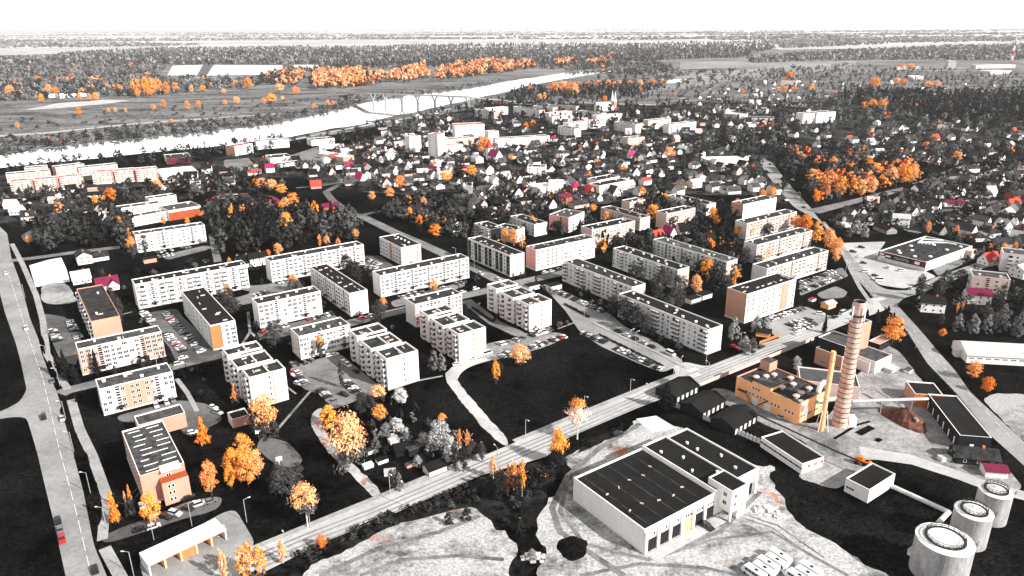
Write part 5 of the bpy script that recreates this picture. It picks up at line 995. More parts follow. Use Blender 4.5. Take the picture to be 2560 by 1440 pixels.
for args in ((10, 8, 3.2, 48, 'gable'), (9, 8.5, 5.4, 42, 'gable'), (11, 8, 3.4, 50, 'dormer'), (12, 9, 5.6, 30, 'gable'), (11, 10, 3.4, 38, 'hip'), (12, 8, 3.2, 46, 'ell'), (14, 8, 3.0, 30, 'gable'), (9, 7.5, 3.0, 55, 'gable'), (7, 5, 2.6, 25, 'gable'), (8, 5, 2.8, 0, 'flat')): HP.append(make_house(*args))
SW = win_mesh('hw', 1.1, 1.2, 1)
WALLN = {'wall_white': 'white', 'wall_cream': 'cream', 'wall_grey': 'grey', 'wall_brick': 'brick', 'wall_tan': 'tan', 'wall_peach': 'peach', 'wall_black': 'black', 'wall_dim': 'dull grey'}
ROOFN = {'roof_dark': 'dark', 'roof_black': 'black', 'roof_grey': 'grey', 'roof_pale': 'pale', 'roof_white': 'white', 'roof_magenta': 'magenta', 'roof_red': 'red', 'roof_rose': 'rose', 'roof_wine': 'wine-red'}
HOUSES = []
def set_mat(o, m):
    o.material_slots[0].link = 'OBJECT'; o.material_slots[0].material = M(m)
def house(px, py, ang, k, wall, roof, s=1.0, xy=None):
    if xy is None: c = G(px, py); x, y = c.x, c.y
    else: x, y = xy
    w, r, ch, wins, (L_, W_) = HP[k]; small = k >= 8
    R = link('shed' if small else 'house', None, None, (x, y, 0), ang); R.scale = (s, s, s); R['category'] = 'shed' if small else 'house'; R['group'] = 'garden sheds' if small else 'detached houses in gardens'
    a = link('wall', w, R); set_mat(a, wall); b = link('roof', r, R); set_mat(b, roof)
    if not small: link('chimney', ch, b)
    D_ = math.hypot(x, y)
    if D_ < 760 and not small:
        for (wx, wy, wz, rz) in wins: link('window', SW, R, (wx, wy, wz), rz)
    later(R, '%s %s with %s roof' % (WALLN[wall], ('shed' if small else 'house'), ROOFN[roof]), px, py)
    HOUSES.append((x, y)); q = max(L_, W_) * s / 2 + 1.0; keep_clear([(x - q, y - q), (x + q, y - q), (x + q, y + q), (x - q, y + q)])
D35 = math.radians(35); 
# houses with coloured roofs or a place of their own, then gardens full of houses
for (x, y, k, w, rf, a) in ((270, 720, 5, 'wall_white', 'roof_wine', 35), (212, 655, 3, 'wall_white', 'roof_dark', -55), (243, 650, 6, 'wall_white', 'roof_dark', 35), (205, 705, 0, 'wall_white', 'roof_pale', 35), (2070, 768, 8, 'wall_tan', 'roof_rose', 35),
    (2482, 1185, 8, 'wall_white', 'roof_wine', -10), (2432, 1150, 6, 'wall_black', 'roof_dark', -12), (1087, 1178, 8, 'wall_grey', 'roof_black', 35), (1010, 1130, 8, 'wall_black', 'roof_black', 20), (1040, 1128, 9, 'wall_black', 'roof_grey', 35),
    (1640, 602, 2, 'wall_tan', 'roof_red', 35), (1672, 592, 7, 'wall_white', 'roof_magenta', -55), (1706, 583, 7, 'wall_white', 'roof_black', 20), (1770, 608, 7, 'wall_white', 'roof_black', 30), (1908, 838, 8, 'wall_tan', 'roof_black', -20),
    (1732, 755, 9, 'wall_white', 'roof_black', 35), (1760, 745, 9, 'wall_white', 'roof_black', 35), (2440, 755, 3, 'wall_white', 'roof_wine', -15), (2325, 775, 3, 'wall_white', 'roof_black', -15), (2470, 660, 2, 'wall_white', 'roof_red', 20), (2550, 690, 3, 'wall_white', 'roof_rose', 30), (2250, 560, 3, 'wall_white', 'roof_pale', -20),
    (2170, 560, 2, 'wall_white', 'roof_dark', -10), (2110, 560, 2, 'wall_white', 'roof_dark', -30), (675, 430, 1, 'wall_white', 'roof_magenta', 30), (637, 436, 6, 'wall_white', 'roof_red', 20), (873, 427, 1, 'wall_white', 'roof_magenta', 30), (900, 452, 7, 'wall_white', 'roof_magenta', -30), (836, 400, 0, 'wall_peach', 'roof_red', 20),
    (1082, 427, 6, 'wall_white', 'roof_wine', -30), (1055, 430, 3, 'wall_white', 'roof_dark', 10), (1160, 425, 6, 'wall_peach', 'roof_magenta', 20), (1437, 475, 4, 'wall_peach', 'roof_magenta', 30), (1472, 485, 7, 'wall_peach', 'roof_red', -50), (1410, 506, 3, 'wall_brick', 'roof_wine', 30), (1384, 352, 4, 'wall_white', 'roof_magenta', 10),
    (1578, 395, 7, 'wall_white', 'roof_magenta', 20), (1570, 335, 7, 'wall_white', 'roof_rose', 10), (2385, 515, 6, 'wall_white', 'roof_wine', -20), (2180, 515, 7, 'wall_white', 'roof_rose', -20), (2530, 520, 2, 'wall_peach', 'roof_red', 15), (2336, 350, 0, 'wall_tan', 'roof_red', 15), (825, 522, 6, 'wall_brick', 'roof_wine', 30), (790, 470, 0, 'wall_peach', 'roof_red', 20), (1745, 338, 1, 'wall_white', 'roof_rose', 0),
    (1735, 468, 3, 'wall_white', 'roof_rose', 30), (1700, 470, 0, 'wall_tan', 'roof_grey', 30), (1136, 575, 3, 'wall_white', 'roof_dark', -55), (1230, 545, 3, 'wall_white', 'roof_dark', -55), (645, 660, 3, 'wall_white', 'roof_black', 35), (612, 665, 0, 'wall_white', 'roof_black', 35), (30, 520, 0, 'wall_white', 'roof_rose', 10), (45, 535, 0, 'wall_white', 'roof_pale', 10), (180, 485, 1, 'wall_white', 'roof_black', 35), (232, 478, 9, 'wall_peach', 'roof_pale', 20), (375, 655, 9, 'wall_peach', 'roof_black', 35), (1385, 722, 9, 'wall_white', 'roof_black', 35), (1330, 722, 9, 'wall_grey', 'roof_black', 35)):
    house(x, y, math.radians(a), k, w, rf)
ZONES = [([(600, 445), (690, 400), (860, 370), (1000, 322), (1120, 295), (1200, 318), (1230, 370), (1400, 345), (1560, 352), (1700, 345), (1890, 395), (1985, 515), (1850, 490), (1660, 482), (1480, 515), (1300, 535), (1190, 545), (1080, 480), (900, 470), (800, 455), (740, 440)], 138, 30, 19),
         ([(2060, 548), (2285, 480), (2330, 440), (2440, 415), (2590, 405), (2590, 650), (2440, 605), (2300, 578), (2200, 585), (2100, 575)], 56, 12, 17.5),
         ([(1440, 305), (1560, 322), (1660, 262), (1760, 255), (2000, 262), (1960, 320), (1860, 340), (1700, 342), (1560, 348)], 38, 0, 20),
         ([(395, 478), (440, 446), (620, 412), (700, 404), (640, 440), (520, 482)], 14, 20, 22), ([(20, 500), (120, 490), (290, 492), (280, 530), (60, 570)], 8, 20, 24), ([(2150, 345), (2330, 330), (2590, 335), (2590, 380), (2300, 400), (2150, 380)], 16, 10, 26),
         ([(1240, 300), (1380, 325), (1390, 340), (1230, 340)], 7, 0, 22), ([(900, 310), (1040, 290), (1130, 275), (1120, 305), (980, 330)], 6, 0, 22), ([(1380, 440), (1500, 490), (1480, 515), (1300, 530), (1200, 510), (1150, 470), (1300, 430)], 14, 30, 19)]
for poly, n, da, gap in ZONES:
    xs = [p_[0] for p_ in poly]; ys = [p_[1] for p_ in poly]; gw = [G(x, y) for x, y in poly]; wx0, wx1 = min(g.x for g in gw), max(g.x for g in gw); wy0, wy1 = min(g.y for g in gw), max(g.y for g in gw); wp = [(g.x, g.y) for g in gw]
    X = RNG.uniform(wx0, wx1, n * 40); Y = RNG.uniform(wy0, wy1, n * 40); ok = inpoly(X, Y, wp); cnt = 0
    for x, y in zip(X[ok], Y[ok]):
        if cnt >= n: break
        if any((x - a) ** 2 + (y - b_) ** 2 < gap * gap for a, b_ in HOUSES) or blocked(np.array([x]), np.array([y]))[0]: continue
        px, py = project(x, y, 0)
        if px < -20 or px > 2590: continue
        k = random.choices(range(10), (3, 3, 3, 2, 2, 3, 2, 3, 1.5, 1))[0]; w = random.choices(('wall_white', 'wall_cream', 'wall_grey', 'wall_brick', 'wall_dim'), (7, 3, 3, 0.5, 2))[0]; rf = random.choices(('roof_dark', 'roof_black', 'roof_grey', 'roof_pale', 'roof_red'), (5, 4, 3, 0.9, 0.3))[0]
        house(px, py, math.radians(random.choice((da, da - 90)) + random.uniform(-8, 8)), k, w, rf, random.uniform(0.85, 1.15), (x, y)); cnt += 1
for (x, y, k, w, rf, a, sc) in ((985, 1105, 9, 'wall_grey', 'roof_pale', 35, 0.5), (1000, 1095, 9, 'wall_white', 'roof_grey', 20, 0.4), (955, 1155, 9, 'wall_grey', 'roof_black', 35, 0.5), (920, 1168, 9, 'wall_white', 'roof_white', 35, 0.45), (975, 1185, 9, 'wall_grey', 'roof_pale', 10, 0.5), (1025, 1165, 9, 'wall_peach', 'roof_grey', 35, 0.4), (1060, 1150, 8, 'wall_black', 'roof_black', 35, 0.7), (930, 1130, 9, 'wall_grey', 'roof_grey', 35, 0.5), (2270, 930, 9, 'wall_white', 'roof_grey', 40, 0.5), (2360, 1150, 9, 'wall_grey', 'roof_pale', 10, 0.5), (2385, 1142, 9, 'wall_black', 'roof_grey', 10, 0.5), (1800, 1140, 9, 'wall_black', 'roof_black', 35, 0.7), (2290, 1385, 9, 'wall_white', 'roof_pale', 35, 0.6), (1890, 705, 9, 'wall_grey', 'roof_black', 35, 0.6), (2030, 752, 9, 'wall_white', 'roof_magenta', 35, 0.5)):
    house(x, y, math.radians(a), k, w, rf, sc)
# garden sheds and glasshouses between the houses
cnt = 0
for poly, n, da, gap in ZONES:
    gw = [G(x, y) for x, y in poly]; wp = [(g.x, g.y) for g in gw]; X = RNG.uniform(min(p_[0] for p_ in wp), max(p_[0] for p_ in wp), n * 30); Y = RNG.uniform(min(p_[1] for p_ in wp), max(p_[1] for p_ in wp), n * 30); ok = inpoly(X, Y, wp) & ~blocked(X, Y); c_ = 0
    for x, y in zip(X[ok], Y[ok]):
        if c_ >= n * 0.6: break
        px, py = project(x, y, 0)
        if px < 0 or px > 2560: continue
        w = random.choices(('wall_white', 'wall_cream', 'wall_grey', 'wall_black'), (3, 2, 4, 3))[0]; rf = random.choices(('roof_white', 'roof_pale', 'roof_grey', 'roof_black'), (1.5, 3, 4, 4))[0]
        house(px, py, math.radians(random.choice((da, da - 90)) + random.uniform(-8, 8)), random.choice((8, 9)), w, rf, random.uniform(0.5, 0.9), (x, y)); c_ += 1
# houses too far to single out, as one mass
fh = MB(); zs = [([(1480, 300), (1660, 258), (2000, 245), (2100, 300), (2560, 300), (2590, 400), (2300, 420), (2100, 385), (1960, 380), (1700, 345), (1500, 350)], 120), ([(1000, 318), (1200, 318), (1230, 370), (1560, 352), (1890, 395), (1960, 480), (1480, 500), (1100, 480), (700, 430), (860, 372)], 110), ([(1700, 230), (2000, 200), (2560, 215), (2560, 240), (1960, 250), (1700, 255)], 70), ([(2070, 545), (2300, 480), (2590, 410), (2590, 640), (2300, 575)], 30)]
for poly, n in zs:
    px = RNG.uniform(min(p_[0] for p_ in poly), max(p_[0] for p_ in poly), n * 8); py = RNG.uniform(min(p_[1] for p_ in poly), max(p_[1] for p_ in poly), n * 8); ok = inpoly(px, py, poly); X, Y = GN(px[ok], py[ok]); k_ = ~blocked(X, Y); c_ = 0
    for x, y in zip(X[k_], Y[k_]):
        if c_ >= n: break
        c_ += 1; L_, W_, hw, rh = random.uniform(8, 13), random.uniform(6.5, 9), random.uniform(2.8, 5.2), random.uniform(2.5, 4.5); a = random.choice((0.5, -1.07)) + random.uniform(-0.3, 0.3); ca, sa = math.cos(a), math.sin(a); wm = random.choices((0, 1, 2), (6, 3, 3))[0]; rm = 3 + random.choices((0, 1, 2, 3), (5, 4, 1.3, 0.08))[0]
        T = lambda u, v, z: (x + u * ca - v * sa, y + u * sa + v * ca, z)
        for (u0, v0, u1, v1) in ((-1, -1, 1, -1), (1, -1, 1, 1), (1, 1, -1, 1), (-1, 1, -1, -1)): fh.quad(T(u0 * L_ / 2, v0 * W_ / 2, 0), T(u1 * L_ / 2, v1 * W_ / 2, 0), T(u1 * L_ / 2, v1 * W_ / 2, hw), T(u0 * L_ / 2, v0 * W_ / 2, hw), wm)
        for s_ in (-1, 1):
            fh.poly([T(s_ * L_ / 2, -W_ / 2, hw), T(s_ * L_ / 2, W_ / 2, hw), T(s_ * L_ / 2, 0, hw + rh)], wm); fh.quad(T(-L_ / 2 - 0.4, s_ * (W_ / 2 + 0.4), hw - 0.2), T(L_ / 2 + 0.4, s_ * (W_ / 2 + 0.4), hw - 0.2), T(L_ / 2 + 0.4, 0, hw + rh + 0.1), T(-L_ / 2 - 0.4, 0, hw + rh + 0.1), rm)
        keep_clear([(x - 6, y - 6), (x + 6, y - 6), (x + 6, y + 6), (x - 6, y + 6)])
tag(fh.obj('distant_houses', ['wall_white', 'wall_dim', 'wall_grey', 'roof_dark', 'roof_grey', 'roof_pale', 'roof_red']), 'small gabled houses crowded between the gardens of the far town', 'houses', kind='stuff')
# ------------------------------------------------------------------ trees
def crown_arrays(kind, seed, clumps, per, leaf):
    """unit crown (x, y within 0.5 of the axis, z 0..1): leaf faces set round clump centres"""
    r = np.random.default_rng(seed); C = []
    while len(C) < clumps:
        u = r.uniform(-1, 1, 3); z = (u[2] + 1) / 2
        if kind == 'round': rad = 0.46 * math.sqrt(max(0, 1 - (2 * z - 1) ** 2)) ; z = 0.16 + 0.84 * z
        elif kind == 'poplar': rad = 0.42 * math.sin(math.pi * min(1, 0.12 + z * 0.86)) ** 0.8; z = 0.10 + 0.9 * z
        elif kind == 'spruce': rad = 0.5 * (1 - z) ** 0.85 * (0.75 + 0.25 * math.cos(z * 40)); z = 0.05 + 0.95 * z
        elif kind == 'willow': rad = 0.48 * math.sqrt(max(0, 1 - (1.25 * z - 0.35) ** 2 / 0.85)) if z < 0.98 else 0; z = 0.03 + 0.97 * z
        else: rad = 0.5 * math.sqrt(max(0, 1 - z * z)); z = z
        d = math.hypot(u[0], u[1])
        if d > 1 or d < 0.35 * r.uniform(0, 1): continue
        C.append((u[0] * rad * r.uniform(0.75, 1.12), u[1] * rad * r.uniform(0.75, 1.12), z * r.uniform(0.94, 1.04)))
    V = []
    for c in C:
        cr = (0.15 if kind in ('round', 'bush', 'willow') else 0.11) * r.uniform(0.7, 1.25) * (1.0 if kind != 'spruce' else (0.4 + 0.9 * (1 - c[2])))
        for k in range(per):
            n = r.normal(size=3); n /= np.linalg.norm(n); n[2] = abs(n[2]) * 0.8 + n[2] * 0.2
            if kind == 'willow': p = np.array(c) + n * cr * np.array((1, 1, 1.3)) - np.array((0, 0, r.uniform(0, 0.12)))
            else: p = np.array(c) + n * cr * r.uniform(0.55, 1.1)
            o = n + r.normal(size=3) * 0.45 + np.array((c[0], c[1], c[2] - 0.4)) * 0.9; o /= np.linalg.norm(o); a = np.cross(o, r.normal(size=3)); a /= np.linalg.norm(a) + 1e-9; b = np.cross(o, a); s = leaf * r.uniform(0.6, 1.35)
            V.append(np.stack([p - a * s - b * s * 0.6, p + a * s - b * s * 0.7, p + a * s * 0.8 + b * s * 0.7, p - a * s * 0.7 + b * s * 0.6]))
    V = np.concatenate(V).astype(np.float32); V[:, 2] = np.maximum(V[:, 2], 0.0); return V
def quads_mesh(name, V, mat, colr=None):
    me = bpy.data.meshes.new(name); n = len(V) // 4; me.vertices.add(len(V)); me.vertices.foreach_set('co', V.astype(np.float32).ravel()); me.loops.add(n * 4); me.loops.foreach_set('vertex_index', np.arange(n * 4, dtype=np.int32)); me.polygons.add(n); me.polygons.foreach_set('loop_start', np.arange(0, n * 4, 4, dtype=np.int32))
    if colr is not None:
        at = me.color_attributes.new('col', 'FLOAT_COLOR', 'POINT'); at.data.foreach_set('color', np.concatenate([colr, np.ones((len(colr), 1))], 1).astype(np.float32).ravel())
    me.materials.append(M(mat)); me.update(); me.validate(); return me
CROWN = {}
for kd, cl, pe, lf in (('round', 64, 34, 0.024), ('poplar', 50, 26, 0.03), ('spruce', 130, 18, 0.034), ('willow', 70, 34, 0.024), ('bush', 42, 40, 0.032)):
    CROWN[kd] = [quads_mesh('crown', crown_arrays(kd, 11 + i * 7 + len(kd), cl, pe, lf), 'foliage') for i in range(4)]
def trunk_mesh(tall, mat):
    b = MB(); b.ring([(0, 0, 0, 0.022), (0.004, 0, tall * 0.5, 0.017), (0, 0.004, tall, 0.009)], 0, True, 7)
    for k in range(5):
        a = k * 1.9; z = tall * (0.45 + 0.1 * k); b.tube((0, 0, z), (0.26 * math.cos(a), 0.26 * math.sin(a), min(0.92, z + 0.22)), 0.007, 0, 4)
    return b.mesh('trunk', [mat])
TRUNK = {'dark': trunk_mesh(0.8, 'trunk_dark'), 'pale': trunk_mesh(0.88, 'trunk_pale')}
TREES = 0
KN = {'round': 'round tree', 'poplar': 'slender tree', 'spruce': 'conifer', 'willow': 'drooping tree', 'bush': 'bush'}
def tree(px, py, w, h, kind, colr, orange, xy=None, desc=None, bare=0.0):
    global TREES
    if xy is None: g = G(px, py); x, y = g.x, g.y
    else: x, y = xy
    nm = {'spruce': 'conifer_tree', 'bush': 'bush'}.get(kind, 'tree')
    R = link(nm, None, None, (x, y, 0), random.uniform(0, 6.28)); R['category'] = 'bush' if kind == 'bush' else 'tree'; R['group'] = 'garden bushes' if kind == 'bush' else 'town trees'
    lift = h * bare
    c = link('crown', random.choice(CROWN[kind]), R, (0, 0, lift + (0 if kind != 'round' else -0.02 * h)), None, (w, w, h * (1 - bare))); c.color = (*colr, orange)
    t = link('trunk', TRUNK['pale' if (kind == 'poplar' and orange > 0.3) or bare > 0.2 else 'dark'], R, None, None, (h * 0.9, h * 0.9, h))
    if desc is None:
        lum = colr[0]; desc = ('orange' if orange > 0.48 else 'orange-topped grey' if orange > 0.12 else 'white blossoming' if lum > 0.3 else 'pale grey' if lum > 0.1 else 'dark') + ' ' + KN[kind]
    later(R, desc, px, py); TREES += 1
def grey(lo=0.02, hi=0.09):
    v = random.uniform(lo, hi); return (v, v, v * 0.98)
def ptree(x, yt, yb, w, kind='round', orange=1.0, colr=None, bare=0.0):
    """tree from its photo outline: middle x, top and foot rows, width in photo pixels"""
    g = G(x, yb); sl = g.y * math.cos(PITCH) + CAMH * math.sin(PITCH); W_ = w * sl / FPX / (1 + 0.5 * (g.x / max(sl, 1)) ** 2)
    lo, hi = 0.5, 60.0
    for _ in range(24):
        m_ = (lo + hi) / 2
        if project(g.x, g.y, m_)[1] > yt: lo = m_
        else: hi = m_
    tree(x, yb, W_ * 1.02, max(2.2, lo), kind, colr or grey(0.03, 0.12), orange, bare=bare)
OR = """665,990,1085,75;510,1045,1112,46,s;612,1090,1148,46,,.75;588,1125,1205,50;622,1140,1218,62;580,1165,1222,30;646,1130,1195,36;530,1160,1240,46;383,1240,1310,54;290,1230,1310,42,s;335,1215,1292,25,s,.3;322,1232,1292,22,s,.25;770,1215,1318,80,,.36,.25;875,1040,1160,95,w,.5;822,1018,1066,50,b;947,965,1004,45,,.4;950,1015,1054,38,,.5;1105,1035,1052,24;1150,1078,1132,18,p;1170,1075,1132,18,p
1395,1078,1158,46,w,.5;1233,1140,1196,25,p,.55;1250,1172,1220,18,p,.6;1270,1160,1240,20,p,.6;1285,1155,1245,26,p,.6;1305,1146,1240,22,p,.6;1300,865,915,52,,.5;632,1358,1450,50,p;612,1366,1452,40,p;655,1372,1448,40,p;563,1375,1452,28,p;708,1350,1408,26,p;805,1340,1372,28;590,960,1008,28,s;805,838,896,32,p,.3;1240,905,960,22
2230,800,862,62;2430,905,948,46;2465,945,982,38;2355,823,842,22;2010,540,584,42;2040,555,606,42,p;2070,575,625,40;2087,598,645,40;2088,625,660,22;1985,540,578,30;1740,690,738,32;1765,650,700,34;1837,668,720,28,p;1875,605,645,38;1910,612,648,36;1985,595,626,28;1845,565,594,28;1870,560,594,30;1800,595,618,16;1825,607,628,14
1555,630,662,22,p,.5;1576,638,668,15,p,.6;1262,570,608,26,p;1285,572,614,28,p;1306,588,620,20,p;1333,540,578,22,p,.6;1088,562,596,32,,.6;1070,540,568,16,,.5;1050,540,572,20,,.5;1025,520,550,26;1020,490,518,20,,.6;1060,495,522,18,,.5;1630,515,560,36;1662,485,510,28;1780,520,554,26;1792,540,564,22;1840,500,534,24;1930,470,494,26;1905,475,498,20;1515,530,556,18;1482,512,530,20
585,515,572,22,p;606,512,552,12,p;613,512,552,11,p;637,508,548,28,p;660,502,528,9,p;677,495,530,11,p;720,535,586,32;735,485,520,32;715,495,524,22;703,505,530,16;845,525,550,42,,.5;770,515,542,22,,.6;655,447,474,30,,.7;680,450,478,32;705,462,486,30;640,448,468,20;240,490,518,18,,.6;262,490,514,15;280,472,510,32;395,450,478,32
300,545,586,30;325,572,600,16;333,595,646,32,,.3;360,535,556,42;410,540,564,16;470,545,564,14;510,525,545,20;75,590,616,16,,.5;698,610,640,26;672,625,644,13;800,587,616,13,p;818,588,616,20,p;846,597,616,13;575,645,664,11;595,638,660,9;735,690,728,28,,.3;960,745,786,24,,.3;1085,700,732,24,,.5;570,715,740,24;890,575,602,18,,.4
1000,440,474,28;975,470,494,28,,.6;930,480,502,20;1180,415,444,28;1115,430,460,32,,.5;1205,342,384,26;1220,345,384,24;1280,388,402,14;1472,428,450,13;1492,398,414,17;1560,415,432,22;1585,422,436,15;1672,370,400,30;1605,470,492,20;1315,306,326,15,,.6;1332,300,318,16;1110,540,570,16,,.4
2030,425,456,38,,.7;2040,480,512,18;2060,450,505,26;2098,445,500,36;2150,452,494,34;2175,450,494,34;2200,440,474,26;2225,422,470,36;2258,415,470,40;2278,412,466,28;2050,393,420,26,,.5;2170,393,420,26,,.5;2000,380,402,34;1975,380,400,24;2240,400,430,24,,.5;2120,405,440,30,,.3;2080,395,430,30,,.25;2388,380,410,28,,.5;2318,555,586,16;2388,565,596,16;2505,610,646,22;2535,605,630,16;2392,755,782,9,p;2405,752,778,9,p
1974,180,198,22;1945,218,232,18;1960,216,232,20;1985,217,230,18;2028,210,230,20;2180,195,222,22;2190,198,224,18;2240,195,214,22;2258,198,214,22;2320,203,220,26;2340,203,220,26;2160,255,274,20;2180,250,274,28;2205,250,274,28;2270,258,276,18;2290,260,276,18;2250,160,174,24;2275,160,174,24
1385,206,238,30;1408,205,238,30;1430,206,240,30;1438,215,242,22;1350,235,252,16;1362,232,252,10;1512,240,256,14;1535,205,224,16;1445,205,222,18;1470,204,220,18;1495,202,220,18;1520,200,218,18;1550,202,218,16;1575,202,218,16;1600,200,216,18;1630,198,214,20;1655,198,214,14;1855,222,236,14
125,212,238,26;140,218,240,22;105,236,258,20;30,214,240,20;20,218,242,14;200,235,254,14;240,232,252,20;225,234,254,14;335,205,240,16;350,200,242,20;368,195,242,24;385,196,240,22;400,200,238,22;418,205,238,18;440,208,232,20;480,214,232,13;508,214,232,18;345,224,244,16;375,222,244,18;268,208,222,18;300,212,228,16;180,184,196,14;170,192,204,10;95,190,204,20
45,306,322,13;198,270,290,16;272,270,284,11;290,270,284,11;315,271,282,9;385,262,276,16;410,250,271,16;470,252,276,14;498,252,271,14;430,298,314,11;563,250,264,13;592,242,260,20;680,234,260,30;660,245,262,14;707,240,254,11;785,260,274,15;820,252,268,14;835,254,268,14;700,210,234,24;740,217,238,22;588,200,218,11;620,197,222,26;560,222,234,16"""
for row in OR.replace('\n', ';').split(';'):
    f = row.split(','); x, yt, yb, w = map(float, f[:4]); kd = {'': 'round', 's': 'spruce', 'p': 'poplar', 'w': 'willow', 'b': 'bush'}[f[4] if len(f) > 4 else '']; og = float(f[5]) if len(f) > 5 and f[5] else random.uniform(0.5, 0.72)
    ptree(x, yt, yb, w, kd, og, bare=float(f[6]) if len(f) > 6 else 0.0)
ptree(1443, 1005, 1098, 58, 'round', 0.22, (0.85, 0.64, 0.54), 0.3)
# grey, dark and blossoming trees with a place of their own
GY = """150,880,940,32,s,.012;170,878,952,38,s,.012;192,912,960,36,s,.012;245,877,938,28,s,.014;1665,960,1022,54,s,.012;2190,775,812,30,s,.012;2212,768,825,40,s,.014;2228,785,830,34,s,.014;2165,775,805,22,s,.012;1580,588,636,24,s,.012;2060,785,832,18,s,.02;2022,850,880,16,s,.02
1003,973,1012,40,,.6;990,1048,1088,46,b,.45;1100,1058,1135,62,,.35;1128,1098,1155,46,b,.4;1180,1105,1150,34,,.05;705,1165,1242,52,,.06;728,1178,1240,50,,.06;745,1160,1225,40,,.05;690,1185,1240,40,,.04;1835,798,848,30,b,.3;1890,793,832,30,b,.35;1912,795,828,26,b,.3;1862,845,880,34,b,.25;1880,850,890,26,,.1;1990,893,930,22,,.4
1580,655,705,34,p,.05;1600,660,715,34,p,.05;1640,688,736,40,,.04;1662,670,725,36,,.06;1690,718,775,46,,.06;1560,748,806,40,,.03;1590,768,826,42,,.03;1612,788,840,36,,.04;1528,744,796,36,,.03;1645,715,770,36,,.05;1670,745,790,34,,.06;1700,690,735,38,,.06;1815,690,745,30,p,.05;1860,620,665,38,,.05;1895,640,670,34,,.05;1920,560,590,30,,.04
950,755,806,36,,.05;940,770,820,30,,.03;870,640,695,42,,.03;890,655,705,36,,.03;735,700,745,34,,.1;750,705,748,28,,.09;560,735,790,44,,.04;585,745,790,40,,.05;575,720,770,30,,.06;690,805,872,44,,.06;305,745,800,20,,.05;285,720,770,22,,.04;365,590,640,22,,.05;855,905,970,16,,.05;1085,880,925,26,b,.15;1105,885,925,22,b,.2;1250,905,935,20,,.03
2295,690,752,30,,.04;2340,700,748,30,,.04;2362,678,726,42,,.05;2395,676,724,44,,.05;2500,715,770,26,,.06;2395,788,828,34,b,.2;2430,788,832,34,b,.22;2465,793,832,28,b,.2;2500,768,828,44,b,.15;2540,785,842,36,b,.15;2470,770,800,26,b,.1;2350,785,815,24,,.05;1985,300,340,26,,.03;2140,552,585,28,b,.35;2160,565,592,24,b,.3;2120,570,592,20,b,.1
905,985,1040,36,,.04;925,990,1030,34,,.03;930,1000,1040,30,b,.04;860,1130,1165,34,b,.1;985,1175,1222,30,,.05;1000,1185,1225,22,b,.15;1140,1110,1180,26,,.04;1160,1120,1180,24,,.03;1205,1110,1155,24,,.06;1395,1120,1165,34,w,.02;1250,1185,1250,46,,.02;1290,1190,1250,40,,.02;1225,1195,1235,30,,.03;1165,1270,1300,30,b,.03;1120,1285,1310,26,b,.03;1330,1375,1400,24,b,.2;1300,1300,1335,24,b,.02;640,1030,1090,36,,.05;665,1060,1095,40,b,.05;690,1055,1090,26,b,.05
1015,1072,1102,26,b,.4;1060,1085,1122,30,,.32;1045,1140,1165,24,b,.3;965,1060,1095,26,,.2;940,1095,1130,26,b,.12;1075,1110,1140,26,b,.25;432,920,938,8,s,.01;452,918,935,8,s,.01;475,913,930,9,s,.01;494,908,926,9,s,.01;513,903,922,9,s,.01;532,901,918,9,s,.01;191,985,1006,9,s,.01;213,978,1000,9,s,.01;1134,722,745,7,s,.01;1148,712,735,7,s,.01;1163,708,730,7,s,.01;1180,702,726,8,s,.01;1194,698,722,8,s,.01;1208,697,715,8,s,.01
1283,682,700,8,,.03;1302,680,697,8,,.04;1311,678,694,8,,.05;1340,690,708,8,,.01;370,888,915,18,,.02;352,890,918,18,,.02;290,915,940,16,,.03;415,895,915,14,,.03;255,985,1010,16,b,.02;1165,760,785,14,b,.02;1640,420,470,22,,.04;1958,440,482,24,,.02"""
for row in GY.replace('\n', ';').split(';'):
    f = row.split(','); x, yt, yb, w = map(float, f[:4]); v = float(f[5]); ptree(x, yt, yb, w, {'': 'round', 's': 'spruce', 'p': 'poplar', 'w': 'willow', 'b': 'bush'}[f[4]], 0.0, (v, v, v))
# hedges in the parking street and the yard
for px, lb, hh in (([(1500, 838), (1560, 868), (1660, 918)], 'low dotted hedge between the two car rows of the parking street', 0.9), ([(1412, 762), (1450, 782), (1475, 796)], 'dense dark hedge at the top of the parking street', 1.2), ([(1250, 786), (1232, 806), (1180, 770)], 'dark hedge beside the narrow street left of the stepped tower', 1.2), ([(2065, 760), (2120, 745)], 'thin hedge by the small pitch', 1.0), ([(2210, 560), (2300, 600), (2318, 585)], 'black hedge round the pale-roofed house', 2.2)):
    P_ = [G(*q_) for q_ in px]; o = P_[0]; pts = []
    for a, b_ in zip(P_, P_[1:]):
        n = max(2, int((b_ - a).length / 0.9))
        for i in range(n): pts.append(a.lerp(b_, i / n) - o)
    V = []
    T0 = crown_arrays('bush', 3, 5, 8, 0.2)
    for p_ in pts:
        s_ = random.uniform(0.8, 1.25); V.append(T0 * np.array((1.5 * s_, 1.5 * s_, hh * s_)) + np.array((p_.x, p_.y, 0)))
    V = np.concatenate(V); me = quads_mesh('hedge', V, 'foliage_mass', np.full((len(V), 3), 0.02)); tag(link('hedge', me, None, (o.x, o.y, 0)), lb, 'hedge')
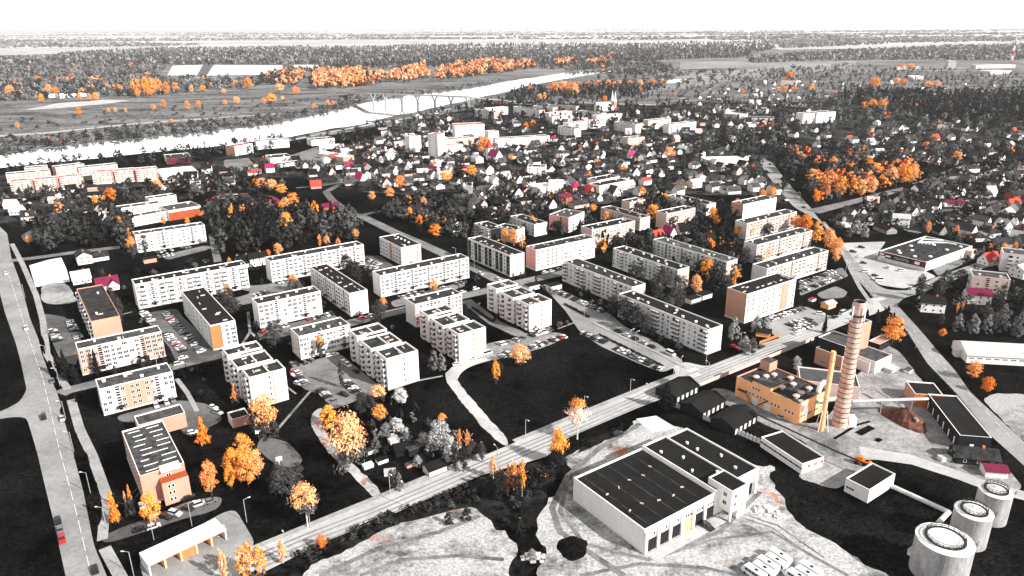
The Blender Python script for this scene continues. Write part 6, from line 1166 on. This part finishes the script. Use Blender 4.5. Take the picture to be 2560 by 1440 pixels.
# scattered trees: the largest stand alone, the rest form masses
def scatter(poly, n, hmin, hmax, lum, conif=0.0, orange=0.0, wfac=(0.65, 0.95), avoid=True, pxspace=False, pal=None):
    xs = [p_[0] for p_ in poly]; ys = [p_[1] for p_ in poly]; m_ = n * 6
    if pxspace:
        px = RNG.uniform(min(xs), max(xs), m_); py = RNG.uniform(min(ys), max(ys), m_); ok = inpoly(px, py, poly); X, Y = GN(px[ok], py[ok])
    else:
        gw = [G(x, y) for x, y in poly]; X = RNG.uniform(min(g.x for g in gw), max(g.x for g in gw), m_ * 3); Y = RNG.uniform(min(g.y for g in gw), max(g.y for g in gw), m_ * 3); ok = inpoly(X, Y, [(g.x, g.y) for g in gw]); X, Y = X[ok], Y[ok]
    if avoid: k = ~blocked(X, Y); X, Y = X[k], Y[k]
    X, Y = X[:n], Y[:n]; n = len(X); H_ = RNG.uniform(hmin, hmax, n); Wd = H_ * RNG.uniform(wfac[0], wfac[1], n); co = RNG.random(n) < conif; og = RNG.random(n) < orange; Lm = lum[0] * 0.6 + (lum[1] - lum[0] * 0.6) * RNG.random(n) ** 2.2
    Lm = np.where(co, Lm * 0.4, Lm); return [X, Y, H_, Wd, co, og, Lm]
POOL = []
def pool(*a, **k): POOL.append(scatter(*a, **k))
for poly, n, da, gap in ZONES: pool(poly, int(n * 5.5), 2.5, 6.5, (0.012, 0.2), 0.06, 0.012, (0.8, 1.25)); pool(poly, int(n * 1.9), 6, 11, (0.02, 0.09), 0.12, 0.012)
pool([(530, 480), (700, 530), (870, 545), (900, 560), (880, 600), (660, 640), (530, 640), (520, 560)], 210, 8, 18, (0.015, 0.09), 0.15, 0.012)
pool([(90, 560), (300, 550), (330, 570), (320, 640), (270, 620), (90, 640)], 90, 7, 15, (0.015, 0.07), 0.1, 0.01)
pool([(1935, 395), (2060, 385), (2290, 410), (2290, 465), (2040, 515), (1990, 500), (1950, 450)], 150, 10, 17, (0.02, 0.16), 0.04, 0.10)
pool([(2030, 470), (2290, 425), (2292, 464), (2040, 512)], 70, 11, 17, (0.03, 0.12), 0.0, 0.75, (0.75, 1.0))
pool([(1950, 262), (2100, 235), (2590, 245), (2590, 345), (2150, 350), (1960, 360), (1900, 345)], 620, 7, 13, (0.03, 0.26), 0.06, 0.02)
pool([(2100, 235), (2590, 238), (2590, 330), (2380, 328), (2240, 270), (2100, 258)], 420, 12, 19, (0.012, 0.05), 0.25, 0.0, (0.6, 0.85))
pool([(2060, 362), (2590, 372), (2590, 410), (2440, 415), (2320, 440), (2290, 410), (2060, 385)], 200, 7, 12, (0.03, 0.2), 0.05, 0.02)
pool([(1560, 225), (1760, 215), (1960, 185), (2300, 170), (2590, 190), (2590, 238), (2100, 235), (1950, 262), (1700, 252), (1560, 255)], 800, 6, 12, (0.06, 0.30), 0.05, 0.012)
pool([(1170, 258), (1300, 256), (1560, 266), (1640, 275), (1640, 330), (1480, 335), (1180, 310)], 260, 7, 15, (0.02, 0.1), 0.1, 0.012)
pool([(1300, 225), (1560, 215), (1640, 225), (1560, 256), (1260, 250)], 300, 10, 17, (0.03, 0.1), 0.1, 0.012)
pool([(1080, 500), (1190, 548), (1300, 540), (1400, 555), (1480, 560), (1640, 610), (1500, 640), (1400, 590), (1180, 600), (1080, 600), (1000, 560), (900, 540)], 170, 6, 14, (0.015, 0.09), 0.1, 0.012)
pool([(1640, 500), (1850, 540), (1850, 600), (1740, 590), (1600, 560), (1560, 520)], 90, 7, 14, (0.015, 0.08), 0.1, 0.012)
pool([(1500, 640), (1640, 680), (1800, 740), (1840, 700), (1860, 620), (1850, 590), (1640, 600)], 80, 7, 13, (0.015, 0.07), 0.0, 0.012)
pool([(380, 470), (640, 440), (720, 480), (520, 490), (330, 545), (230, 540), (100, 490)], 130, 5, 12, (0.02, 0.09), 0.1, 0.012)
pool([(0, 425), (330, 392), (640, 358), (720, 356), (620, 400), (400, 420), (0, 440)], 90, 5, 13, (0.015, 0.07), 0.1, 0.012)
pool([(0, 480), (220, 470), (230, 500), (0, 520)], 60, 4, 9, (0.02, 0.12), 0.1, 0.012)
pool([(2300, 600), (2590, 655), (2590, 800), (2440, 800), (2250, 770), (2345, 700), (2460, 640)], 60, 4, 8, (0.02, 0.12), 0.05, 0.012)
pool([(960, 1000), (1105, 1060), (1200, 1140), (1000, 1225), (960, 1190), (870, 1090)], 26, 2.5, 5, (0.02, 0.2), 0.0, 0.012)
pool([(600, 350), (760, 350), (1000, 300), (1180, 262), (1180, 300), (1000, 330), (850, 370)], 120, 5, 10, (0.02, 0.1), 0.1, 0.02)
pool([(740, 1390), (1060, 1255), (1180, 1215), (1210, 1255), (1040, 1290), (780, 1410)], 90, 1.2, 2.6, (0.015, 0.08), 0, 0.0, (1.0, 1.6), True)
pool([(1220, 1215), (1400, 1165), (1330, 1260), (1300, 1340), (1260, 1310)], 60, 1.2, 2.8, (0.012, 0.06), 0, 0.02, (1.0, 1.6), True)
pool([(2290, 570), (2440, 615), (2580, 650), (2590, 700), (2460, 640)], 40, 4, 8, (0.02, 0.15), 0.0, 0.08)
pool([(1690, 345), (1860, 338), (1950, 322), (1965, 395), (1935, 398), (1890, 392)], 130, 6, 13, (0.02, 0.13), 0.05, 0.01)
pool([(1640, 255), (1980, 250), (1960, 320), (1650, 300)], 150, 6, 12, (0.03, 0.16), 0.05, 0.01)
pool([(190, 700), (620, 640), (950, 640), (1230, 700), (1400, 720), (1480, 830), (1300, 840), (1140, 900), (960, 860), (840, 900), (560, 880), (440, 930), (240, 860)], 190, 1.2, 5.0, (0.01, 0.16), 0.1, 0.01, (0.8, 1.3))
pool([(240, 930), (480, 900), (560, 930), (520, 1000), (300, 1060), (250, 1040)], 30, 1.2, 3.5, (0.01, 0.06), 0.2, 0.0, (0.8, 1.2))
pool([(1390, 690), (1560, 740), (1800, 860), (1720, 890), (1500, 790)], 60, 1.5, 5, (0.01, 0.1), 0.05, 0.0, (0.8, 1.2))
A_ = [np.concatenate([q[i] for q in POOL]) for i in range(7)]
size = A_[2] * A_[3] / (np.hypot(A_[0], A_[1]) ** 2); order = np.argsort(-size); single = max(0, 300 - sum(1 for t in PEND if t[0].get('category') == 'tree'))
pxa = np.array([project(A_[0][i], A_[1][i], 0) for i in range(len(A_[0]))]); inside = (pxa[:, 0] > 0) & (pxa[:, 0] < 2560) & (pxa[:, 1] < 1440)
chosen = [i for i in order if inside[i] and A_[2][i] > 4][:single]; cs = set(chosen)
for i in chosen: tree(pxa[i, 0], pxa[i, 1], A_[3][i], A_[2][i], 'spruce' if A_[4][i] else random.choice(('round', 'round', 'round', 'poplar')), (A_[6][i],) * 3, 0.55 if A_[5][i] else 0.0, (A_[0][i], A_[1][i]))
rest = np.array([i for i in range(len(A_[0])) if i not in cs])
ORF = np.array([(0.72, 0.26, 0.10), (0.80, 0.40, 0.20), (0.78, 0.36, 0.20)])  # far orange washed towards peach, haze put into the leaf colour
ORC = np.array([(0.70, 0.17, 0.03), (0.78, 0.27, 0.05), (0.76, 0.27, 0.12)])
def mass(name, label, cat, arr, temps_r, temps_c, orc=None):
    orc = ORC if orc is None else orc
    X, Y, H_, Wd, co, og, Lm = arr; V = []; Cc = []
    for i in range(len(X)):
        T = (temps_c if co[i] else temps_r)[i % len(temps_c if co[i] else temps_r)]; a = RNG.uniform(0, 6.28); c_, s_ = math.cos(a), math.sin(a); w_ = Wd[i] * (0.6 if co[i] else 1.0)
        P_ = np.empty_like(T); P_[:, 0] = (T[:, 0] * c_ - T[:, 1] * s_) * w_ + X[i]; P_[:, 1] = (T[:, 0] * s_ + T[:, 1] * c_) * w_ + Y[i]; P_[:, 2] = T[:, 2] * H_[i]; V.append(P_)
        g_ = np.array((Lm[i], Lm[i], Lm[i] * 0.98)); cc = np.repeat(g_[None], len(T), 0)
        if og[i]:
            zq = T[:, 2].reshape(-1, 4).mean(1) + RNG.normal(0, 0.18, len(T) // 4); k_ = np.repeat(zq > 0.38, 4); cc[k_] = orc[i % 3] * RNG.uniform(0.75, 1.1)  # sunlit tops painted orange, shaded lower crown left grey
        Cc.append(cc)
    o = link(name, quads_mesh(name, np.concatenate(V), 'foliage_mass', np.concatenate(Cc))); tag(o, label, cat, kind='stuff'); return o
TR = [crown_arrays('round', 50 + i, 13, 9, 0.085) for i in range(5)]; TC = [crown_arrays('spruce', 60 + i, 18, 6, 0.085) for i in range(4)]
near = rest[A_[1][rest] < 1150]; far = rest[A_[1][rest] >= 1150]
mass('garden_trees', 'grey garden and street trees filling the spaces between the houses', 'trees', [q[near] for q in A_], TR, TC)
FR = [crown_arrays('round', 70 + i, 7, 6, 0.15) for i in range(5)]; FC = [crown_arrays('spruce', 80 + i, 9, 5, 0.14) for i in range(4)]
mass('upper_woods', 'grey woods around the upper right of the town', 'trees', [q[far] for q in A_], FR, FC)
# bank bushes, orange hillside woods, far forests: sampled evenly over the picture, larger clumps farther away
def band(poly, n, h, lum, conif, orange, wf): return scatter(poly, n, h[0], h[1], lum, conif, orange, wf, True, True)
def cat_(*L_): return [np.concatenate([q[i] for q in L_]) for i in range(7)]
mass('bank_bushes', 'grey bushes lining the far bank of the river', 'bushes', cat_(
    band([(-20, 350), (120, 345), (330, 318), (560, 300), (700, 290), (800, 270), (905, 252), (900, 262), (829, 280), (673, 313), (560, 326), (333, 349), (120, 370), (-20, 390)], 620, (4, 8.5), (0.04, 0.26), 0, 0.005, (0.9, 1.4)),
    band([(800, 262), (900, 240), (1100, 224), (1260, 198), (1260, 204), (1190, 220), (1100, 231), (920, 254)], 160, (3, 8), (0.06, 0.26), 0, 0.03, (1.0, 1.6)),
    band([(0, 300), (500, 262), (900, 235), (900, 250), (600, 285), (0, 330)], 160, (2, 5), (0.04, 0.12), 0, 0.0, (1.2, 2.2))), TR[:3], TC)
mass('hillside_wood', 'orange autumn wood on the slope beyond the river', 'wood', cat_(
    band([(655, 196), (700, 184), (760, 182), (765, 196), (740, 214), (690, 212)], 70, (12, 22), (0.04, 0.1), 0.05, 0.75, (0.8, 1.1)), band([(775, 212), (800, 184), (860, 176), (950, 190), (960, 200), (955, 210), (860, 222), (790, 224)], 240, (14, 26), (0.04, 0.1), 0.03, 0.85, (0.8, 1.1)),
    band([(960, 202), (990, 184), (1060, 166), (1075, 196), (1010, 208)], 130, (14, 26), (0.04, 0.1), 0.03, 0.85, (0.8, 1.1)), band([(1085, 196), (1110, 170), (1200, 160), (1240, 156), (1340, 164), (1340, 172), (1250, 186), (1180, 192), (1100, 202)], 260, (14, 28), (0.04, 0.1), 0.03, 0.85, (0.8, 1.1)),
    band([(1385, 158), (1435, 150), (1440, 162), (1390, 168)], 36, (14, 26), (0.05, 0.1), 0, 0.8, (0.9, 1.2)), band([(1465, 156), (1530, 150), (1530, 160), (1470, 164)], 34, (14, 26), (0.05, 0.1), 0, 0.8, (0.9, 1.2))), FR, FC, ORF)
mass('valley_woods', 'grey mixed woods behind and around the orange hillside', 'woods', cat_(
    band([(640, 200), (700, 176), (860, 168), (1060, 156), (1240, 148), (1640, 150), (1640, 166), (1340, 172), (1060, 168), (860, 178), (760, 186), (680, 214)], 900, (11, 20), (0.04, 0.16), 0.3, 0.01, (0.7, 1.1)),
    band([(-30, 200), (300, 185), (420, 192), (640, 195), (680, 205), (640, 218), (420, 238), (200, 246), (-30, 258)], 900, (8, 15), (0.04, 0.28), 0.1, 0.05, (0.8, 1.2)),
    band([(-30, 170), (300, 160), (420, 168), (400, 185), (300, 188), (-30, 196)], 600, (8, 15), (0.08, 0.28), 0.1, 0.03, (0.9, 1.4)),
    band([(1340, 172), (1640, 160), (1700, 178), (1640, 190), (1480, 186), (1420, 178)], 260, (8, 16), (0.08, 0.24), 0.1, 0.03, (1.0, 1.6)),
    band([(1500, 190), (1900, 175), (2130, 163), (2200, 165), (2000, 190), (1750, 212), (1560, 220), (1480, 205)], 240, (6, 14), (0.1, 0.24), 0.1, 0.0, (1.0, 1.8))), FR, FC, ORF)
G2 = [crown_arrays('round', 90 + i, 5, 4, 0.26) for i in range(5)]; G3 = [crown_arrays('spruce', 95 + i, 7, 4, 0.2) for i in range(4)]
mass('forest', 'broad dark forest stretching across the plain below the horizon', 'forest', cat_(  # forest greys lightened with distance: haze painted into the foliage
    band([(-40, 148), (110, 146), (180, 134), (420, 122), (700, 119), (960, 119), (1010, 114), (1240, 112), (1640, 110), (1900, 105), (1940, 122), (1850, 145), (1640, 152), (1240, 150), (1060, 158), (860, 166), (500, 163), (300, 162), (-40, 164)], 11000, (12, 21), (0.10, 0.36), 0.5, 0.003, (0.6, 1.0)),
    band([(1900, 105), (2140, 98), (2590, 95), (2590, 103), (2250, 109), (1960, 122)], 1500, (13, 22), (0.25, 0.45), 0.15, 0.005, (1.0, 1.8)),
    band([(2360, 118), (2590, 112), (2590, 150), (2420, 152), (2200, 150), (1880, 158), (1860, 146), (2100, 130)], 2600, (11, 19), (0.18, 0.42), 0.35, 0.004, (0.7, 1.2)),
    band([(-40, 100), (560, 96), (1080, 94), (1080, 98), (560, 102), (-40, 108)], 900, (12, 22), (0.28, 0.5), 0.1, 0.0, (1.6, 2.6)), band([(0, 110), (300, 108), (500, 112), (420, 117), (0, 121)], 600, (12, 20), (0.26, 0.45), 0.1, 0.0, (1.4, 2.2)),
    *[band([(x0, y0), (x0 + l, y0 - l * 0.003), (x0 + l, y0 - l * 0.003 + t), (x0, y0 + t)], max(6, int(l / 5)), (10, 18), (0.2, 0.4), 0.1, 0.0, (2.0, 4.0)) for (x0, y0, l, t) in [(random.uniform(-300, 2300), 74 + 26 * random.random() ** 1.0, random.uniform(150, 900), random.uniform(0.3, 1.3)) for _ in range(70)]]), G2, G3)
# ------------------------------------------------------------------ cars and buses
b = MB()
def shape(prof_bottom, prof_top, w0, w1): pass
def car_body(L_, W_, hb, ht, cab, hood):
    b = MB(); b.prism([(-L_ / 2, 0.28), (L_ / 2, 0.28), (L_ / 2, hb * 0.82), (hood, hb), (-L_ / 2 + 0.25, hb), (-L_ / 2, hb * 0.9)], -W_ / 2, W_ / 2, 0); x0, x1 = cab; iw = W_ / 2 - 0.18
    b.quad((-iw, x0 + 0.35, ht), (iw, x0 + 0.35, ht), (iw, x1 - 0.5, ht), (-iw, x1 - 0.5, ht), 0); b.quad((-iw, x0 + 0.35, ht - 0.07), (-iw, x1 - 0.5, ht - 0.07), (iw, x1 - 0.5, ht - 0.07), (iw, x0 + 0.35, ht - 0.07), 0)
    for sx in (-1, 1):
        b.quad((sx * iw, x0 + 0.35, ht - 0.07), (sx * iw, x1 - 0.5, ht - 0.07), (sx * iw, x1 - 0.5, ht), (sx * iw, x0 + 0.35, ht), 0)
    me = b.mesh('body', ['car_paint']); g = MB(); n = 0; wb = W_ / 2 - 0.06; iw -= 0.005; t = ht - 0.03
    B = [(-wb, x0, hb), (wb, x0, hb), (wb, x1, hb), (-wb, x1, hb)]; T = [(-iw, x0 + 0.35, t), (iw, x0 + 0.35, t), (iw, x1 - 0.5, t), (-iw, x1 - 0.5, t)]
    for j in range(4): g.quad(B[j], B[(j + 1) % 4], T[(j + 1) % 4], T[j])
    return me, g.mesh('windows', ['glass'])
CARS = [car_body(4.4, 1.8, 0.92, 1.45, (-1.7, 1.0), 1.0), car_body(4.1, 1.75, 0.95, 1.5, (-2.0, 0.9), 0.9), car_body(4.6, 1.85, 1.05, 1.75, (-2.2, 1.0), 1.0), car_body(5.2, 2.0, 1.2, 2.3, (-2.5, 2.0), 1.9)]
b = MB(); b.tube((-0.1, 0, 0), (0.1, 0, 0), 0.32, 0, 10); WHEEL = b.mesh('wheel', ['tyre'])
CCOL = {'white': (0.75, 0.75, 0.75), 'silver': (0.45, 0.45, 0.46), 'grey': (0.14, 0.14, 0.145), 'black': (0.012, 0.012, 0.014), 'red': (0.4, 0.015, 0.02)}
ROWS = {}
def car(x, y, ang, colr, row, px, py, k=None):
    k = random.choices((0, 1, 2), (4, 3, 2))[0] if k is None else k
    R = link('van' if k == 3 else 'car', None, None, (x, y, 0.1), ang); R['category'] = 'van' if k == 3 else 'car'; R['group'] = 'parked and driving cars'
    o = link('body', CARS[k][0], R); o.color = (*CCOL[colr], 1); link('windows', CARS[k][1], R)
    for sx in (-0.82, 0.82):
        for sy in (-1.35, 1.3): link('wheel', WHEEL, R, (sx, sy, 0.3))
    ROWS.setdefault((row, colr, 'van' if k == 3 else 'car'), []).append((px, py, R))
NC = 0
def row(name, a, b_, n, turn=0.0, fill=0.88, along=False):
    p0, p1 = G(*a), G(*b_); d = (p1 - p0); base = math.atan2(d.y, d.x) - math.pi / 2
    for i in range(n):
        if random.random() > fill: continue
        p = p0.lerp(p1, (i + 0.5) / n); ang = base + (math.pi / 2 if not along else 0) + math.radians(turn) + random.uniform(-0.04, 0.04)
        if random.random() < 0.4: ang += math.pi
        px, py = project(p.x, p.y, 0); car(p.x, p.y, ang, random.choices(list(CCOL), (28, 18, 20, 32, 2))[0], name, px, py)
row('the long row by the grey slab', (1376, 724), (1512, 782), 19, 15); row('the upper row along the black lawn', (1456, 834), (1515, 858), 9, 10); row('the lower row along the black lawn', (1540, 872), (1655, 926), 14, 10)
row('the kerbside line below the grey slab', (1536, 826), (1640, 874), 5, 0, 1, True); row('the row at the black lawn top', (1322, 872), (1412, 843), 12, 10); row('the row before the right stepped tower', (1325, 842), (1380, 826), 7, 10); row('the row left of the right stepped tower', (1246, 863), (1310, 847), 8, 10); row('the four-car row beside the orange bush', (1244, 897), (1276, 886), 4, 10)
row('the row right of the garage-side tower', (734, 930), (764, 964), 7, 10); row('the row before the four-storey white block', (727, 917), (784, 903), 6, 10); row('the row at the head of the dirt track', (802, 977), (833, 1009), 8, 10); row('the row facing the middle stepped tower', (865, 956), (892, 983), 7, 10); row('the line beside the middle stepped tower', (855, 904), (905, 942), 5, 0, 0.8, True)
row('the long row along the rust-ended slab', (413, 784), (506, 884), 19, 10); row('the upper left row in the long lot', (358, 783), (386, 813), 8, 10); row('the lower left row in the long lot', (411, 831), (460, 882), 11, 10); row('the right row by the left road', (173, 803), (200, 853), 12, 10); row('the left row by the left road', (130, 828), (146, 856), 7, 10)
row('the row before the lone left block', (388, 634), (486, 617), 11, 5); row('the bays across from the lone block', (392, 645), (436, 637), 4, 5, 0.8); row('the row behind the short white block', (632, 742), (672, 731), 7, 8); row('the front row of the short white block', (652, 834), (726, 813), 9, 8, 0.8); row('the bays right of the short block', (752, 805), (835, 785), 7, 8, 0.7)
row('the pair row beside the second long block', (682, 713), (716, 704), 4, 8); row('the upper row of the office car park', (915, 650), (950, 663), 8, 8); row('the lower row of the office car park', (915, 668), (942, 672), 6, 8); row('the row before the junction block', (988, 750), (1060, 732), 9, 8, 0.8); row('the bays right of the junction block', (1090, 728), (1160, 708), 6, 8, 0.6)
row('the lower row beside the small pitch', (1999, 730), (2104, 692), 17, 5); row('the upper row under the pale block', (2002, 711), (2086, 680), 10, 5, 0.85); row('the row at the foot of the peach block', (1920, 803), (2014, 770), 14, 8); row('the inner row by the peach block', (1972, 815), (2026, 801), 10, 8); row('the outer row by the peach block', (1987, 828), (2038, 811), 9, 8)
row('the row behind the bay-fronted block', (1445, 592), (1462, 584), 6, 5, 0.9); 
SP = """1187,897,35,white,the dirt road bend;1218,886,35,white,the dirt road bend,3;1143,913,20,white,the dirt road bend;1676,887,-55,white,the parking street mouth,3;1835,869,-50,red,the junction by the bright end wall;1902,870,40,black,the main road;1545,1088,35,black,the grass strip below the main road,2;1768,1320,-55,black,the warehouse gates,2;15,686,-55,white,the left road;66,823,-55,white,the left road;110,1046,-55,black,the left road,2;131,955,-55,grey,the left road lay-by;156,1050,-55,silver,the left road lay-by;146,1306,-55,black,the left road edge;151,1330,-55,grey,the left road edge;156,1352,-55,red,the left road edge;238,1428,-55,black,the left road
1202,686,-55,white,the street beside the loggia slab;1246,700,-55,white,the street beside the loggia slab;1363,684,35,white,the street before the pink-sided block;1379,680,35,silver,the street before the pink-sided block;1397,676,35,black,the street before the pink-sided block;1157,732,35,white,the street by the junction block;1189,724,35,white,the street by the junction block;1992,836,35,white,the main road by the peach block;2051,787,-20,white,the peach block exit;2087,795,35,black,the peach block exit;2107,785,35,silver,the peach block exit,3
2153,620,-20,black,the supermarket car park;2132,631,-20,black,the supermarket car park,2;2149,644,0,white,the supermarket car park;2158,659,-15,black,the supermarket car park;2164,681,-10,white,the supermarket car park;2187,691,-20,black,the supermarket car park;2198,702,-10,white,the supermarket car park,3;2222,671,40,white,the supermarket car park;2254,678,0,white,the supermarket car park;2278,723,35,silver,the side street below the supermarket;2322,717,35,white,the side street below the supermarket
929,791,35,white,the street behind the four-storey block;907,798,35,red,the street behind the four-storey block;356,1269,-55,white,the yard of the stripe-roofed building;438,1287,-20,white,the yard of the stripe-roofed building;500,1263,35,silver,the yard of the stripe-roofed building;527,1256,35,grey,the yard of the stripe-roofed building;471,1247,35,black,the yard of the stripe-roofed building;416,1296,-20,black,the yard of the stripe-roofed building;470,1275,-20,black,the yard of the stripe-roofed building;353,1326,35,black,the bay behind the wash building;385,1320,35,silver,the bay behind the wash building
391,1017,-55,white,the forecourt of the peach-centred block;417,1009,-55,white,the forecourt of the peach-centred block;433,1004,-55,grey,the forecourt of the peach-centred block;533,1021,-30,white,the lot above the orange conifer;545,1034,-30,silver,the lot above the orange conifer;482,1084,20,white,the lot above the orange conifer;458,897,35,white,the street by the peach-striped block;447,912,35,silver,the street by the peach-striped block;824,891,35,white,the bays by the orange-topped birch;836,889,35,white,the bays by the orange-topped birch;1956,1045,20,silver,the foot of the boiler house;522,1342,44,white,the right wash bay
1982,451,-75,white,the wide road;1993,495,-75,white,the wide road;2010,520,-75,black,the wide road;1925,412,-75,black,the wide road;745,962,-30,white,the garage-side stepped tower;860,990,-30,black,the row facing the middle stepped tower"""
for r_ in SP.replace('\n', ';').split(';'):
    f = r_.split(','); g = G(float(f[0]), float(f[1])); car(g.x, g.y, math.radians(float(f[2]) - 90), f[3], f[4], float(f[0]), float(f[1]), int(f[5]) if len(f) > 5 else None)
OL = ['first', 'second', 'third', 'fourth', 'fifth', 'sixth', 'seventh', 'eighth', 'ninth', 'tenth', 'eleventh', 'twelfth', 'thirteenth', 'fourteenth', 'fifteenth']
for (nm, colr, kd), L_ in ROWS.items():
    L_.sort(key=lambda t: (t[0], t[1]))
    for i, t in enumerate(L_): t[2]['label'] = ('only %s %s in %s' % (colr, kd, nm)) if len(L_) == 1 else '%s %s %s from the left in %s' % (OL[i], colr, kd, nm)
# white minibuses on the warehouse yard
def bus_parts():
    b = MB(); b.prism([(-3.7, 0.4), (3.0, 0.4), (3.7, 0.6), (3.75, 1.3), (3.1, 1.5), (2.7, 2.75), (-3.6, 2.85), (-3.72, 2.6)], -1.1, 1.1, 0); body = b.mesh('body', ['roof_white'])
    g = MB()
    for s in (-1, 1):
        for k in range(5): x = -3.3 + k * 1.15; g.quad((s * 1.112, x, 1.5), (s * 1.112, x + 1.05, 1.5), (s * 1.112, x + 1.05, 2.35), (s * 1.112, x, 2.35))
    side = g.mesh('side_windows', ['glass']); w = MB(); w.quad((-0.95, 3.08, 1.56), (0.95, 3.08, 1.56), (0.95, 2.76, 2.6), (-0.95, 2.76, 2.6)); wd = w.mesh('windscreen', ['glass']); h = MB(); h.box(-0.4, 0.4, -1.2, -0.2, 2.84, 2.93); ht = h.mesh('roof_hatch', ['steel_dark']); return body, side, wd, ht
BUS = bus_parts(); bl = [((1941, 1392), 'farthest'), ((1926, 1401), 'second farthest'), ((1917, 1412), 'middle'), ((1903, 1418), 'second nearest'), ((1890, 1428), 'nearest')]
for (x, y), w in bl + [((2017, 1424), 'r'), ((2005, 1433), 'r2'), ((1996, 1446), 'r3')]:
    g = G(1946, 1402) if not w.startswith('r') else G(2021, 1434); kk = {'farthest': 0, 'second farthest': 1, 'middle': 2, 'second nearest': 3, 'nearest': 4, 'r': 0, 'r2': 1, 'r3': 2}[w]
    g = g + Vector((-math.cos(D35), -math.sin(D35), 0)) * 2.9 * kk + Vector((math.cos(A55), math.sin(A55), 0)) * (0.7 * (kk % 2)); R = link('minibus', None, None, (g.x, g.y, 0.2), math.radians(35)); lb = ('white minibus, %s of the five on the left of the yard' % w) if not w.startswith('r') else {'r': 'white minibus, farthest of the right-hand group at the bottom edge', 'r2': 'white minibus, middle of the right-hand group at the bottom edge', 'r3': 'white minibus cut by the bottom edge, nearest of the right-hand group'}[w]
    tag(R, lb, 'minibus', 'white minibuses on the yard')
    for nm, me in zip(('body', 'side_windows', 'windscreen', 'roof_hatch'), BUS): link(nm, me, R)
    for sx in (-1.0, 1.0):
        for sy in (-2.2, 2.3): link('wheel', WHEEL, R, (sx, sy, 0.38), None, (1.2, 1.2, 1.2))
# ------------------------------------------------------------------ street lamps
b = MB(); b.tube((0, 0, 0), (0, 0, 8.5), 0.11, 0, 6); POLE = b.mesh('pole', ['steel']); b = MB(); b.tube((0, 0, 8.5), (1.6, 0, 8.8), 0.07, 0, 5); ARM = b.mesh('arm', ['steel']); b = MB(); b.box(1.4, 2.2, -0.15, 0.15, 8.72, 8.9); HEAD = b.mesh('lamp_head', ['frame_white'])
for (x, y, a) in ((776, 1320, -55), (720, 1396, 125), (976, 1236, -55), (1014, 1266, 125), (1147, 1166, -55), (1314, 1097, -55), (1575, 992, -55), (1622, 1010, 125), (1683, 947, -55), (1770, 950, 125), (1460, 1036, -55), (1244, 1170, 125), (617, 1305, 30), (480, 1315, 30), (385, 1350, 30), (227, 1235, 180), (268, 1325, 180), (185, 1130, 180), (165, 1050, 180), (335, 1440, 180), (1575, 865, 30), (1460, 800, 30), (1588, 870, 30), (2112, 690, 0), (2140, 690, 160), (2176, 740, 160), (2110, 650, 160), (2235, 800, 160), (2289, 870, 160), (2363, 955, 160), (1765, 910, -55), (1850, 870, -55), (1872, 905, 125), (1700, 938, 60), (63, 745, 180), (120, 905, 180), (150, 965, 180), (1998, 505, 180), (1960, 470, 180), (1140, 650, 180), (1186, 672, 180), (560, 905, -55), (395, 925, -55)):
    g = G(x, y); R = link('street_lamp', None, None, (g.x, g.y, 0), math.radians(a)); R['category'] = 'street lamp'; R['group'] = 'street lamps along the roads'; link('pole', POLE, R); arm = link('arm', ARM, R); link('lamp_head', HEAD, arm); later(R, 'thin grey street lamp', x, y)
# roadside fence posts below the main road
# ------------------------------------------------------------------ labels and haze
write_labels()
b = MB(); b.box(-36000, 36000, -500, 47000, -1.0, 158.0)
me = bpy.data.meshes.new('haze'); me.from_pydata(b.v, [], b.f); me.update(); hz = link('haze', me); tag(hz, kind='stuff')
hm = bpy.data.materials.new('haze'); hm.use_nodes = True; hn = hm.node_tree.nodes; hn.remove(hn['Principled BSDF']); pv = hn.new('ShaderNodeVolumePrincipled'); pv.inputs['Color'].default_value = (0.95, 0.95, 0.95, 1); pv.inputs['Density'].default_value = 3.2e-5; pv.inputs['Anisotropy'].default_value = 0.2
hm.node_tree.links.new(pv.outputs[0], hn['Material Output'].inputs['Volume']); me.materials.append(hm)
